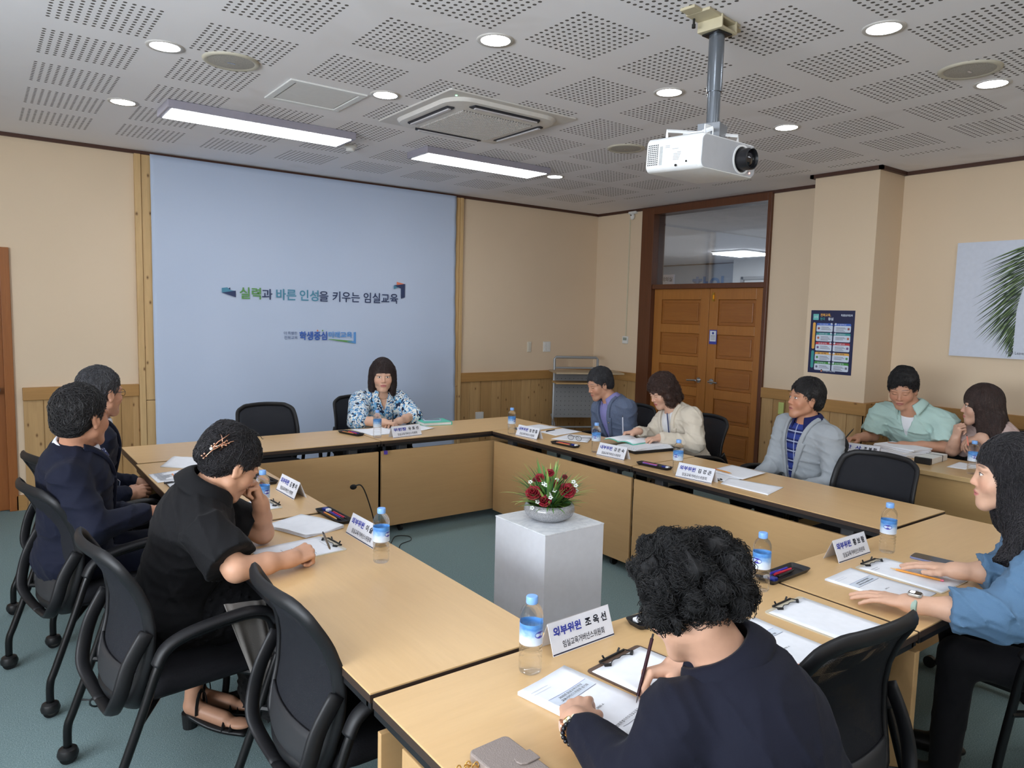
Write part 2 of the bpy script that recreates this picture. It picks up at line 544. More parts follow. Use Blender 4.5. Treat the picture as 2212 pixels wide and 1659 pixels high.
s.t.links.new(tr.outputs[0], mx.inputs[1]); s.t.links.new(gl.outputs[0], mx.inputs[2]); s.t.links.new(mx.outputs[0], s.out.inputs[0])
M['glass'] = s.m
mbox('transom_pane', M['glass'], [(.06, .066, -2.5, -.985, 2.055, 2.865)], 0, d)
# notice card on the door
c = MB().box(.0245, .028, -1.915, -1.815, 1.395, 1.55).build('door_notice', plain('notice_blue', (58, 66, 158), .5))
tag(c, 'small blue and white notice card stuck on the right leaf of the double door', 'notice')
MB().box(.0235, .0245, -1.906, -1.824, 1.425, 1.54).build('notice_sheet', plain('notice_white', (214, 218, 226), .6), c)
m = MB(); m.lathe([(.013, 0), (.013, .001)], 18, Matrix.Translation((.0233, -1.865, 1.515)) @ Matrix.Rotation(radians(-90), 4, 'Y'))
m.build('notice_emblem', M['ink'] if False else plain('emblem_blue', (40, 60, 150)), c)
m = MB()
for k in range(4): m.box(.0228, .0236, -1.895, -1.835, 1.445 + k * .014, 1.449 + k * .014)
m.build('notice_print', M['inkgrey'], c)

# hall beyond the double door
hallw = plain('hall_paint', (176, 182, 190), .8)
mbox('wall_hall', hallw, [(7.0, 7.1, -8, 9, 0, 2.92), (.18, 7, 8.9, 9, 0, 2.92), (.18, 7, -8, -7.9, 0, 2.92)])
mbox('ceiling_hall', plain('hall_ceiling', (208, 206, 210), .85), [(.18, 7.1, -8, 9, 2.92, 3.0)])
mbox('floor_hall', plain('hall_floor', (140, 140, 136), .4), [(.18, 7.1, -8, 9, -.05, 0.0)])
mbox('trim_hall', M['darktrim'], [(6.97, 7.0, -8, 9, 2.895, 2.92)])
m = mbox('wall_hall_column', plain('hall_white', (208, 208, 206), .7), [(6.5, 7.0, .6, 2.75, 0, 2.92)])
hl = empty('hall_ceiling_light', (5.02, 1.48, 2.86), 0, 'flat lit panel on the hall ceiling seen through the glass above the double door', 'ceiling light')
MB().box(-.42, .42, -.36, .36, .03, .055).build('light_housing', M['white'], hl)
MB().box(-.40, .40, -.34, .34, .0, .03).build('light_panel', emit('hall_glow', (.93, .96, 1, 1), 14), hl)
sg = MB().box(.45, .47, -.90, -.62, 2.075, 2.20).build('room_sign', plain('sign_white', (205, 208, 226), .5))
tag(sg, 'small white room sign in black Korean letters behind the glass above the double door', 'sign')
text('소회의실', (.449, -.645, 2.115), (0, -1, 0), (0, 0, 1), width=.235, height=.055, mat=M['ink'], parent=sg)
hs = MB().box(6.46, 6.49, .75, 2.45, 2.12, 2.42).build('hall_plaque', plain('plaque_white', (200, 200, 196), .6))
tag(hs, 'wide white plaque with black brush characters over the hall doorway', 'plaque')
text('外飾樣', (6.455, 2.25, 2.16), (0, -1, 0), (0, 0, 1), width=1.45, height=.22, mat=M['ink'], parent=hs, bold=.03)
fr = MB().box(6.44, 6.5, .7, 2.5, 2.5, 2.56).box(6.44, 6.5, 2.45, 2.52, 0, 2.56).build('trim_hall_doorway', plain('hall_frame', (150, 148, 144), .6)); structure(fr)
# blue wall lettering in the hall
hb = text('창의', (6.985, 4.25, 2.18), (0, -1, 0), (0, 0, 1), width=.9, height=.45, mat=plain('hall_blue', (92, 130, 178)), name='wall_lettering', bold=.03)
tag(hb, 'blue raised lettering on the far hall wall seen through the transom', 'lettering')
pl = bpy.data.lights.new('hall_fill', 'AREA'); pl.shape = 'RECTANGLE'; pl.size = 3; pl.size_y = 6; pl.energy = 170; pl.color = (.9, .94, 1)  # added fill lamp without a fixture, brightens the hall behind the transom
po = bpy.data.objects.new('hall_fill', pl); po.location = (3.6, 0, 2.9); COL.objects.link(po)

# window in the wall behind the left side (out of the frame): its daylight lamp is strengthened to brighten the ceiling
wn_ = empty('window_1'); structure(wn_)
m = MB()
for y in (-8.2, -7.2, -6.2, -5.2, -4.26): m.box(XL - .1, XL - .04, y, y + .06, .95, 2.5)
m.box(XL - .1, XL - .04, -8.2, -4.2, .95, 1.01); m.box(XL - .1, XL - .04, -8.2, -4.2, 2.44, 2.5)
m.build('window_frame', M['white'], wn_)
mbox('window_pane', M['glass'], [(XL - .075, XL - .069, -8.2, -4.2, 1.0, 2.45)], 0, wn_)

# ------------------------------------------------------------------ banner
s = NT('pale_blue_banner_fabric')
p = s.wpos()
c = s.mix(s.noise(p, 1.2, 2), lin((184, 198, 222)), lin((194, 206, 228)))
s.set(c, 0.85, spec=0.15)
s.bump(s.noise(s.wpos((1, 1, .35)), 3.0, 3), 0.25, 0.02)
M['banner'] = s.m
bn = empty('banner', (0, 0, 0), 0, 'pale blue fabric banner covering the back wall between two pine posts', 'banner')
def bfn(u, v):
    x = (-5.215) + u * (3.045 + .03 * (1 - v))
    z = .10 + v * 2.835
    y = -.052 - .004 * sin(u * 31 + v * 2) * (1 - v) - .006 * sin(v * 9 + u * 5) - (.004 * sin(v * 60) if u < .01 or u > .99 else 0)
    return Vector((x, y, z))
MB().grid(bfn, 90, 60).build('banner_cloth', M['banner'], bn, smooth=True, solid=.003)
GR = plain('banner_green', (98, 152, 88), .8); NV = plain('banner_navy', (50, 62, 98), .8); TL = plain('banner_teal', (82, 142, 168), .8); OR = plain('banner_orange', (226, 128, 98), .8)
BL1 = plain('banner_blue', (58, 96, 176), .8); BL2 = plain('banner_skyblue', (96, 152, 214), .8); GY = plain('banner_slate', (92, 108, 148), .8)
bx, by, bz = (1, 0, 0), (0, 0, 1), -.066
def btxt(t, x, z, w, h, mat, bold=.012):
    return text(t, (x, bz, z), bx, by, width=w, height=h, mat=mat, parent=bn, bold=bold)
zb = 1.745
btxt('실력', -4.493, zb, .194, .108, GR, .018); btxt('과', -4.290, zb, .098, .100, NV)
btxt('바른', -4.157, zb, .194, .106, TL, .018); btxt('인성', -3.930, zb, .189, .106, TL, .018); btxt('을', -3.735, zb, .095, .100, NV)
btxt('키우는', -3.597, zb, .291, .104, NV); btxt('임실교육', -3.265, zb, .390, .104, NV)
def poly(pts, mat, y=-.0665, name='emblem'):
    m = MB(); n = len(pts); m.add([(a, y, b) for a, b in pts], [tuple(range(n))]); return m.build(name, mat, bn)
poly([(-4.649, 1.80), (-4.575, 1.846), (-4.575, 1.815), (-4.60, 1.806)], NV); poly([(-4.649, 1.838), (-4.60, 1.845), (-4.575, 1.822), (-4.527, 1.815), (-4.649, 1.797)], TL, -.067)
poly([(-4.649, 1.797), (-4.527, 1.818), (-4.527, 1.758)], NV, -.0675)
poly([(-2.891, 1.973), (-2.891, 1.935), (-2.80, 1.955)], OR); poly([(-2.925, 1.935), (-2.925, 1.895), (-2.86, 1.925), (-2.795, 1.955)], TL, -.067)
poly([(-2.925, 1.935), (-2.795, 1.955), (-2.795, 1.815), (-2.841, 1.80), (-2.841, 1.905)], NV, -.0675)
btxt('더 특별한', -4.085, 1.418, .130, .030, GY, .008); btxt('전북교육', -4.083, 1.374, .132, .032, GY, .008)
btxt('학생중심', -3.934, 1.366, .280, .085, BL1, .03); btxt('미래교육', -3.640, 1.388, .253, .062, BL2, .03)
poly([(-3.64, 1.378), (-3.385, 1.358), (-3.385, 1.342), (-3.348, 1.329), (-3.64, 1.372)], GR)
poly([(-3.372, 1.445), (-3.347, 1.448), (-3.347, 1.329), (-3.45, 1.350), (-3.372, 1.356)], BL2, -.067)
for xx, mm in ((-3.752, OR), (-3.700, GR)):
    MB().lathe([(.0075, 0), (.0075, .001)], 16, Matrix.Translation((xx, -.0665, 1.459)) @ Matrix.Rotation(radians(90), 4, 'X')).build('emblem', mm, bn)

# ------------------------------------------------------------------ ceiling fixtures
M['glow'] = emit('downlight_glow', (.90, .95, 1.0, 1), LAMP_DOWN)
M['glow_panel'] = emit('panel_glow', (.92, .96, 1.0, 1), LAMP_PANEL)
M['rim'] = plain('downlight_rim', (196, 192, 188), .4)
xs = [-8.05, -6.85, -5.64, -4.425, -3.205, -2.04, -.85]; ys = [-1.575, -2.845, -3.99, -5.215, -6.42, -7.62, -8.82]
def downlight():
    e = empty('downlight')
    m = MB(); m.lathe([(.070, -.004), (.086, -.006), (.090, -.001), (.090, .002), (.070, .002)], 36, cap=False); m.build('rim', M['rim'], e, smooth=True)
    m = MB(); m.lathe([(.001, -.002), (.0705, -.003), (.0705, .001)], 36, cap=False); m.build('lamp_disc', M['glow'], e)
    return e
where = {(-5.64, -2.845): 'round lit downlight beside the left round ceiling speaker',
 (-5.64, -1.575): 'round lit downlight above the left end of the long light panel over the banner',
 (-4.425, -3.99): 'round lit downlight nearest above the stained ceiling tiles, in front of the air conditioner',
 (-4.425, -2.845): 'round lit downlight between the square ceiling hatch and the air conditioner',
 (-2.04, -1.575): 'small round lit downlight at the end of the right long light panel',
 (-3.205, -3.99): 'round lit downlight left of the projector pole',
 (-2.04, -3.99): 'round lit downlight right behind the projector mount arm, before the pillar',
 (-3.205, -5.215): 'largest round lit downlight, top right of the projector plate',
 (-2.04, -5.215): 'round lit downlight beside the grille speaker near the right edge of the ceiling'}
first = None; k = 0
for ix, x in enumerate(xs):
    for iy, y in enumerate(ys):
        if (x, y) in ((-3.205, -1.575), (-3.205, -2.845), (-2.04, -2.845), (-4.425, -1.575), (-.85, -1.575), (-.85, -2.845), (-.85, -3.99)): continue
        if first is None: e = first = downlight()
        else: e = copy_tree(first)
        e.location = (x, y, H)
        lab = where.get((x, y))
        tag(e, lab or 'round lit downlight in the ceiling outside the view', 'downlight', 'round downlights in the ceiling')
def flat_panel(x, y, L, label):
    e = empty('ceiling_light_panel', (x, y, H), 0, label, 'ceiling light', 'long flat light panels')
    MB().box(-L / 2, L / 2, -.165, .165, -.052, 0).build('housing', plain('panel_housing', (150, 146, 158), .4), e, bevel=.006)
    MB().box(-L / 2 + .03, L / 2 - .03, -.14, .14, -.055, -.05).build('diffuser', M['glow_panel'], e)
flat_panel(-4.80, -1.70, 1.27, 'long lit rectangular ceiling panel, the left of the two before the banner')
flat_panel(-2.95, -1.70, 1.25, 'long lit rectangular ceiling panel, the right of the two beside the air conditioner')
flat_panel(-4.80, -6.9, 1.27, 'long lit ceiling panel behind the camera')
flat_panel(-2.95, -6.9, 1.25, 'long lit ceiling panel behind the camera')

def speaker(x, y, label, col):
    e = empty('ceiling_speaker', (x, y, H), 0, label, 'speaker', 'round ceiling speakers')
    MB().lathe([(.115, -.006), (.132, -.012), (.142, -.006), (.145, .001)], 40, cap=False).build('speaker_ring', plain('speaker_ring', (190, 184, 168), .5), e, smooth=True)
    MB().lathe([(.001, -.011), (.06, -.011), (.118, -.006)], 40, cap=False).build('speaker_grille', col, e, smooth=True)
    MB().box(-.02, .02, -.006, .006, -.0125, -.010).build('badge', M['chrome'], e)
s = NT('speaker_mesh'); v = s.n('ShaderNodeTexVoronoi'); s.plug(s.coords('Object'), v.inputs['Vector']); v.inputs['Scale'].default_value = 260
s.set(s.mix(s.math('LESS_THAN', v.outputs[0], .3), lin((172, 168, 160)), lin((110, 106, 100))), .6); M['grille'] = s.m
speaker(-5.318, -2.843, 'round beige ceiling speaker next to a downlight at the left', M['grille'])
speaker(-2.364, -5.231, 'round grey ceiling speaker beside the rightmost downlight', M['grille'])
speaker(-2.387, -2.839, 'round ceiling speaker partly behind the white projector', M['grille'])

ht = empty('ceiling_hatch', (-4.741, -2.543, H), 0, 'square white access hatch with a framed edge in the ceiling', 'hatch')
m = MB()
for a, b, c_, d_ in ((-.235, .235, -.235, -.195), (-.235, .235, .195, .235), (-.235, -.195, -.195, .195), (.195, .235, -.195, .195)): m.box(a, b, c_, d_, -.010, 0)
m.build('hatch_frame', M['white'], ht, bevel=.003)
MB().box(-.185, .185, -.185, .185, -.006, 0).build('hatch_lid', plain('hatch_white', (222, 221, 220), .6), ht)

# cassette air conditioner
ac = empty('air_conditioner', (-3.72, -2.763, H), 0, 'white four-way cassette air conditioner set in the ceiling', 'air conditioner')
m = MB()
outer = rrect(.965, .94, .012, 3); m.prism(outer, -.012, 0)
m.build('trim_panel', plain('ac_white', (206, 202, 198), .4), ac, bevel=.004)
m = MB()
def acs(w, h, r, z): return [(px, py, z) for px, py in rrect(w, h, r, 6)]
rings = [acs(.86, .84, .16, -.012), acs(.83, .81, .15, -.032), acs(.60, .58, .05, -.045), acs(.001, .001, .0002, -.045)]
n = len(rings[0]); vv = [p for r in rings for p in r]
m.add(vv, [(i * n + k, (i + 1) * n + k, (i + 1) * n + (k + 1) % n, i * n + (k + 1) % n) for i in range(3) for k in range(n)])
m.build('face_panel', plain('ac_face', (214, 210, 206), .35), ac, smooth='auto')
m = MB()
for k in range(26):
    t = -.262 + k * .021
    m.box(-.27, .27, t, t + .008, -.052, -.046); m.box(t, t + .008, -.262, .27, -.051, -.046)
m.build('intake_grille', plain('ac_grille', (204, 200, 197), .5), ac)
for k in range(4):
    R_ = Matrix.Rotation(k * pi / 2, 4, 'Z')
    m = MB(); m.prism([(-.27, .335), (-.25, .375), (.25, .375), (.27, .335), (.25, .325), (-.25, .325)], -.046, -.030, R_)
    sl = m.build('air_slot', plain('ac_slot', (26, 26, 34), .5), ac)
    m = MB(); m.prism([(-.24, .34), (.24, .34), (.24, .362), (-.24, .362)], -.055, -.046, R_ @ Matrix.Rotation(radians(0), 4, 'X'))
    m.build('louvre_flap', plain('ac_flap', (196, 192, 196), .35), sl, bevel=.002)
MB().lathe([(.006, -.015), (.006, -.012)], 12, Matrix.Translation((-.40, -.395, 0))).build('status_lamp', emit('green_led', (.2, 1, .4, 1), 2.5), ac)
sd = MB(); sd.lathe([(.028, -.045), (.034, -.038), (.034, -.022), (.05, -.018), (.052, 0)], 28, Matrix.Translation((-4.02, -1.43, H)))
tag(sd.build('smoke_detector', M['white'], smooth='auto'), 'small white smoke detector on the ceiling at the end of the left light panel', 'smoke detector')
# ------------------------------------------------------------------ projector on its ceiling pole
pj = empty('projector_mount', (-3.814, -4.799, H), 0, 'grey telescopic pole with a beige ceiling plate carrying the projector', 'projector mount')
PLT = plain('beige_plate', (190, 180, 152), .5); PG = plain('grey_pole_metal', (120, 126, 134), .25, .75)
m = MB(); Rz = Matrix.Rotation(radians(8), 4, 'Z')
m.box(-.16, .10, -.055, .06, -.012, 0, Rz); m.box(-.06, .06, -.06, .06, -.055, -.045, Rz); m.box(-.065, -.055, -.06, .06, -.055, 0, Rz); m.box(.055, .065, -.06, .06, -.055, 0, Rz); m.box(-.22, -.16, -.02, .05, -.012, 0, Rz); m.box(.10, .15, -.03, .03, -.014, 0, Rz)
m.build('ceiling_plate', PLT, pj, bevel=.003)
m = MB()
for a, b in ((-.05, -.05), (-.12, .03), (.09, .0), (.04, .05)): m.cyl((a, b, -.035), (a, b, 0), .005); m.cyl((a, b, -.05), (a, b, -.035), .008)
m.build('screw', M['blackmetal'], pj)
MB().cyl((0, 0, -.30), (0, 0, -.05), .033, seg=28).build('upper_pole', PG, pj, smooth='auto')
MB().cyl((0, 0, -.46), (0, 0, -.29), .028, seg=28).build('lower_pole', PG, pj, smooth='auto')
m = MB(); m.box(-.045, .045, -.045, .045, -.062, -.056); m.build('pole_flange', M['blackmetal'], pj)
# heading of the projector: lens axis direction in plan
m = MB(); Q = Matrix.Rotation(radians(20), 4, 'Z')
m.box(-.052, -.047, -.05, .05, -.55, -.44, Q); m.box(.047, .052, -.05, .05, -.55, -.44, Q); m.box(-.05, .05, -.05, -.044, -.50, -.44, Q); m.box(-.05, .05, -.05, .05, -.452, -.446, Q)
m.build('tilt_bracket', plain('grey_bracket', (128, 132, 138), .4, .3), pj, bevel=.002)
m = MB()
for z in (-.475, -.515): m.cyl(Q @ Vector((-.052, 0, z)), Q @ Vector((-.064, 0, z)), .010, seg=10); m.cyl(Q @ Vector((-.064, 0, z)), Q @ Vector((-.07, 0, z)), .005, seg=8)
m.build('bracket_bolt', M['chrome'], pj)

# projector body, local frame: lens looks along -Y' before turning; origin at body centre
pr = empty('projector', (-3.855, -4.775, H - .590), 0, 'white video projector hanging under the ceiling, lens facing right', 'projector')
pr.rotation_euler = (radians(3), 0, radians(1.5))
PW = plain('projector_white', (232, 234, 236), .35); PF = plain('projector_front_grey', (176, 178, 184), .4)
Wd, Dp, Hh = .39, .30, .145     # width (x), depth (y), height (z); lens on +x side of the -y face
def shell(w, h, r, y0, y1, mat, name, inset=0.0, par=pr):
    P = rrect(w, h, r, 6); n = len(P); m = MB()
    Y = [y0, y0 + .012, y1 - .012, y1]; S_ = [.94, 1, 1, .94]
    vs = [(px * k, yy, pz * k) for yy, k in zip(Y, S_) for px, pz in P]
    fs = [(i * n + k, (i + 1) * n + k, (i + 1) * n + (k + 1) % n, i * n + (k + 1) % n) for i in range(3) for k in range(n)]
    fs += [tuple(range(n)), tuple(reversed(range(3 * n, 4 * n)))]
    m.add(vs, fs); return m.build(name, mat, par, smooth='auto')
shell(Wd, Hh, .028, -.150, .150, PW, 'projector_body')
m = MB(); P = rrect(Wd - .018, Hh - .016, .026, 6); m.add([(a, -.1525, b) for a, b in P], [tuple(range(len(P)))]); m.add([(a, -.1495, b) for a, b in P], [])
n = len(P); m.f += [(k, n + k, n + (k + 1) % n, (k + 1) % n) for k in range(n)]
m.build('front_panel', PF, pr)
lx = .085
m = MB(); Mx = Matrix.Translation((lx, -.150, -.002)) @ Matrix.Rotation(radians(90), 4, 'X')
m.lathe([(.062, -.004), (.062, .006), (.054, .006), (.054, -.02)], 40, Mx, cap=False); m.build('lens_surround', PW, pr, smooth='auto')
ln_ = MB().lathe([(.053, -.01), (.053, .003), (.046, .003), (.046, .055), (.041, .058), (.036, .040), (.001, .036)], 40, Mx, cap=False).build('lens_barrel', plain('lens_black', (24, 24, 28), .35), pr, smooth='auto')
MB().lathe([(.034, .040), (.022, .050), (.001, .053)], 30, Mx, cap=False).build('lens_glass', plain('lens_glass', (14, 12, 24), .05, spec=1.0), ln_, smooth=True)
MB().ball((.172, -.1525, .012), .009, sc=(1, .25, 1)).build('infrared_window', plain('ir_window', (36, 36, 70), .1), pr, smooth=True)
m = MB()
for rr_ in (.006, .011, .016, .021):
    m.tube([(.148 + rr_ * cos(t * pi / 10), -.1528, .0 + rr_ * 1.1 * sin(t * pi / 10)) for t in range(20)], .0007, 4, closed=True)
m.build('speaker_grille', plain('grille_grey', (150, 152, 158), .5), pr)
MB().ball((.150, -.153, -.05), .0035).build('status_lamp', emit('red_led', (1, .25, .15, 1), 3), pr)
m = MB()
for k in range(4): m.box(.112 + k * .011, .114 + k * .011, -.1535, -.1525, -.05, -.042)
m.build('indicator_marks', M['inkgrey'], pr)
# left side (-x): vents, rating labels
m = MB()
for r in range(11):
    for c in range(6): m.box(-Wd / 2 - .0012, -Wd / 2 + .002, .075 + c * .010, .081 + c * .010, -.044 + r * .0082, -.040 + r * .0082)
m.build('vent', M['black'], pr)
m = MB()
for i in range(14): m.box(-Wd / 2 - .0010, -Wd / 2, .050, .066, -.045 + i * .0056, -.0425 + i * .0056)
for i, (a, b) in enumerate(((.0, .03), (-.004, .03), (-.01, .03), (-.015, .028), (-.02, .028), (-.02, .01))): m.box(-Wd / 2 - .0010, -Wd / 2, -.04 + a * .5, -.04 + b, -.030 + i * .006, -.0285 + i * .006)
m.box(-Wd / 2 - .0010, -Wd / 2, -.035, -.003, .015, .0165); m.box(-Wd / 2 - .0010, -Wd / 2, .012, .036, .03, .0315); m.box(-Wd / 2 - .001, -Wd / 2, .012, .036, .024, .0255)
m.build('rating_label', plain('label_grey', (140, 146, 150), .6), pr)
m = MB(); m.cyl((-.201, -.085, -.042), (-.199, -.085, -.042), .004); m.cyl((-.201, -.03, -.054), (-.197, -.03, -.054), .005)
m.build('screw_hole', M['blackmetal'], pr)
m = MB()
for pts in ([(-.13, .09, .072), (-.13, .09, .112), (-.0, .02, .118), (.13, -.09, .112), (.13, -.09, .072)], [(.13, .10, .072), (.13, .10, .112), (.0, .02, .116), (-.06, -.10, .112), (-.06, -.10, .072)]):
    m.tube(pts, .006, 4, flat=(.5, 1.6))
m.box(-.05, .05, -.04, .07, .106, .112); m.box(-.045, .0, -.045, -.04, .085, .14); m.box(.01, .045, -.045, -.04, .085, .14)
m.build('mounting_arm', PW, pr, bevel=.001)
m = MB(); m.tube(catmull([(-.16, .12, .06), (-.13, .10, .085), (-.08, .08, .075), (-.03, .05, .07), (.0, .03, .10), (0, .0, .15)], 6), .004, 6)
m.build('cable', M['black'], pr, smooth=True)

# ------------------------------------------------------------------ wall fittings
def switch(x, w, h, mat, n, label):
    e = empty('light_switch', (x, 0, 1.278), 0, label, 'switch')
    MB().box(-w / 2, w / 2, -.010, 0, -h / 2, h / 2).build('switch_plate', mat, e, bevel=.004)
    for i in range(n):
        cx = (-.022 if i % 2 == 0 else .022) if n > 1 else 0
        cz = (.032 - (i // 2) * .032) if n > 1 else 0
        MB().box(cx - (.018 if n > 1 else .017), cx + (.018 if n > 1 else .017), -.014, -.008, cz - (.013 if n > 1 else .045), cz + (.013 if n > 1 else .045)).build('rocker', mat, e, bevel=.002)
switch(-1.065, .062, .125, M['offwhite'], 1, 'narrow cream switch plate on the back wall, left of the white six-gang one')
switch(-.79, .115, .125, M['white'], 6, 'white light switch plate with six rockers on the back wall near the corner')
th = empty('thermostat', (0, -.575, 1.385), 0, 'small white thermostat on the right wall beside the dark door frame', 'thermostat')
MB().box(-.02, 0, -.045, .045, -.045, .045).build('thermostat_body', M['white'], th, bevel=.004)
MB().box(-.0215, -.018, -.03, .03, -.005, .03).build('display', plain('lcd_grey', (150, 160, 150), .2), th)
m = MB(); m.box(-.012, 0, -.583, -.569, 1.42, 2.84); tag(m.build('cable_conduit', plain('conduit_cream', (206, 196, 172), .5)), 'thin cream cable conduit running from the thermostat up to the ceiling', 'conduit')
sn = empty('motion_sensor', (-.03, -.63, 2.875), 0, 'small white motion sensor on the right wall under the ceiling', 'sensor')
MB().box(-.01, .03, -.06, .06, .03, .06).build('sensor_bracket', M['white'], sn, bevel=.003)
MB().ball((0, 0, 0), .032, sc=(.8, 1, 1.3)).build('sensor_head', M['white'], sn, smooth=True)
MB().ball((-.024, 0, .012), .008).build('sensor_eye', M['ink'], sn)
so = MB().box(-.05, .05, -.03, 0, -.05, .05).build('wall_socket', M['white'], bevel=.004, loc=(-1.79, -.016, .48)); tag(so, 'white wall socket low on the pine boarding beside the banner', 'socket')
el = MB().box(-.012, 0, -.03, .03, -.06, .06).build('exit_lamp_switch', plain('yellow_green_plate', (190, 200, 120), .4), bevel=.003, loc=(-.02, -2.78, .80)); tag(el, 'small brass and green plate on the pine boarding right of the double door', 'wall plate')

# ------------------------------------------------------------------ poster on the pillar
po_ = empty('poster', (-.4215, -3.481, 1.492), 0, 'navy poster with ten white info boxes on the cream pillar', 'poster')
NVY = plain('poster_navy', (28, 34, 74), .45)
PWt = plain('poster_white', (206, 216, 232), .5)
MB().box(-.0012, 0, -.202, .202, -.278, .278).build('poster_sheet', NVY, po_)
def prect(y0, y1, z0, z1, mat, name='box', d=.0016, r=.01, par=po_):
    P = rrect(y1 - y0, z1 - z0, min(r, (z1 - z0) / 2.01, (y1 - y0) / 2.01), 4, (y0 + y1) / 2, (z0 + z1) / 2)
    m = MB(); m.add([(-d, -a, b) for a, b in P], [tuple(range(len(P)))]); return m.build(name, mat, par)
cols = [plain('poster_blue', (70, 110, 200)), plain('poster_teal', (60, 150, 150)), plain('poster_red', (190, 60, 66)), plain('poster_amber', (226, 172, 84)), plain('poster_green', (70, 150, 66))]
for r in range(5):
    zt = .165 - r * .084 - (.004 if r > 2 else 0)
    for c in range(2):
        y0 = -.142 if c == 0 else .022
        y1 = y0 + .152
        prect(y0, y1, zt - .03, zt, cols[r], 'heading', .0016)
        bxx = prect(y0, y1, zt - .076, zt - .020, PWt, 'info_box', .0018)
        prect((y1 - .022) if c == 0 else (y0 + .004), (y1 - .004) if c == 0 else (y0 + .022), zt - .015, zt + .003, PWt, 'number_disc', .0022, .009)
        m = MB()
        for q in range(3 + (r + c) % 2):
            a = y0 + (.045 if c == 0 else .018); b = a + .07 + .012 * ((q * 7 + r * 3 + c) % 3)
            m.add([(-.0024, -a, zt - .034 - q * .010), (-.0024, -b, zt - .034 - q * .010), (-.0024, -b, zt - .0375 - q * .010), (-.0024, -a, zt - .0375 - q * .010)], [(0, 1, 2, 3)])
        m.build('print', M['inkgrey'], bxx)
        ic = y0 + (.022 if c == 0 else .132)
        prect(ic - .010, ic + .010, zt - .056, zt - .036, plain('icon_%d%d' % (r, c), [(150, 90, 90), (190, 110, 90), (120, 90, 140), (90, 150, 90), (110, 110, 130)][r]), 'icon', .0022, .006)
hd = ['독서·인문교육', '수업혁신', '기초학력 신장', '학생해외연수', '진로교육', '기초생활 보장', 'IB 교육', '특수교육', '미래학교', '교육협력']
for i, t in enumerate(hd):
    r, c = divmod(i, 2); zt = .165 - r * .084 - (.004 if r > 2 else 0); y0 = (-.115 if c == 0 else .05)
    text(t, (-.0024, -y0, zt - .016), (0, -1, 0), (0, 0, 1), width=.08, height=.012, mat=PWt if r != 3 else NVY, parent=po_)
prect(-.178, -.152, -.065, .17, cols[3], 'side_band', .0016, .012); prect(-.178, -.152, -.235, -.080, cols[1], 'side_band', .0016, .012)
prect(-.180, -.128, .192, .245, plain('poster_mint', (110, 196, 190)), 'logo_square', .0016, .003)
text('10대', (-.0022, .172, .208), (0, -1, 0), (0, 0, 1), width=.036, height=.022, mat=PWt, parent=po_)
text('전북교육,', (-.0022, .112, .222), (0, -1, 0), (0, 0, 1), width=.098, height=.028, mat=cols[3], parent=po_, bold=.03)
text('한국', (-.0022, .112, .190), (0, -1, 0), (0, 0, 1), width=.045, height=.025, mat=cols[1], parent=po_, bold=.03)
text('중심', (-.0022, .038, .190), (0, -1, 0), (0, 0, 1), width=.048, height=.026, mat=PWt, parent=po_, bold=.04)
text('학생중심미래교육', (-.0022, -.078, .226), (0, -1, 0), (0, 0, 1), width=.105, height=.020, mat=PWt, parent=po_, bold=.03)
text('전북특별자치도교육청', (-.0022, .058, -.262), (0, -1, 0), (0, 0, 1), width=.115, height=.015, mat=PWt, parent=po_, bold=.02)
prect(-.078, -.064, -.265, -.243, plain('poster_peach', (226, 150, 120)), 'emblem', .0018, .004)

# ------------------------------------------------------------------ palm canvas on the right wall
cv = empty('palm_picture', (-.001, -4.285, 1.42), 0, 'unframed white canvas print of a green palm frond on the right wall', 'picture')
MB().box(-.028, 0, -1.25, 0, 0, .91).build('canvas', plain('canvas_white', (206, 212, 226), .8, spec=.15), cv)
rnd = random.Random(5)
# leaflets run from a curved midrib up to the left and down
m1 = MB(); m2 = MB()
def rib(t):   # t 0 (bottom) .. 1 (top right): returns local y (negative to the right), z
    return Vector((-.455 - .30 * max(0, t - .35) ** 1.5, .05 + .86 * t))
for i in range(64):
    t = .0 + i / 64.0
    for w in range(2):
        b = rib(min(1, t + rnd.uniform(-.006, .006)))
        ang = radians(198 + 52 * (1 - t) + rnd.uniform(-3, 3) + w * 6)
        L = (.06 + .36 * min(1, t * 2.0) + rnd.uniform(-.04, .03)) * (1 - .18 * w)
        dirv = Vector((-cos(ang), sin(ang)))
        # dirv.x positive -> to the left of the picture (+y)
        tip = b + dirv * L
        nrm = Vector((-dirv.y, dirv.x)) * .0042
        mid = b + dirv * L * .45 + Vector((0, .012))
        q = [b + nrm * .5, mid + nrm, tip, mid - nrm, b - nrm * .5]
        q = [(max(-1.245, min(-.005, p.x)), max(.006, min(.904, p.y))) for p in q]
        (m1 if (i + w) % 3 else m2).add([(-.0286 - .0002 * w - .00005 * (i % 5), y, z) for y, z in q], [(0, 1, 2, 3, 4)])
fr_ = m1.build('frond_leaflets', plain('frond_dark', (52, 66, 50), .8), cv); tag(fr_, None, None, None, 'stuff')
m2.build('frond_leaflets', plain('frond_green', (110, 132, 84), .8), cv)
text('Palm Leaves', (-.0288, -.41, .035), (0, -1, 0), (0, 0, 1), width=.13, height=.022, mat=M['inkgrey'], parent=cv)

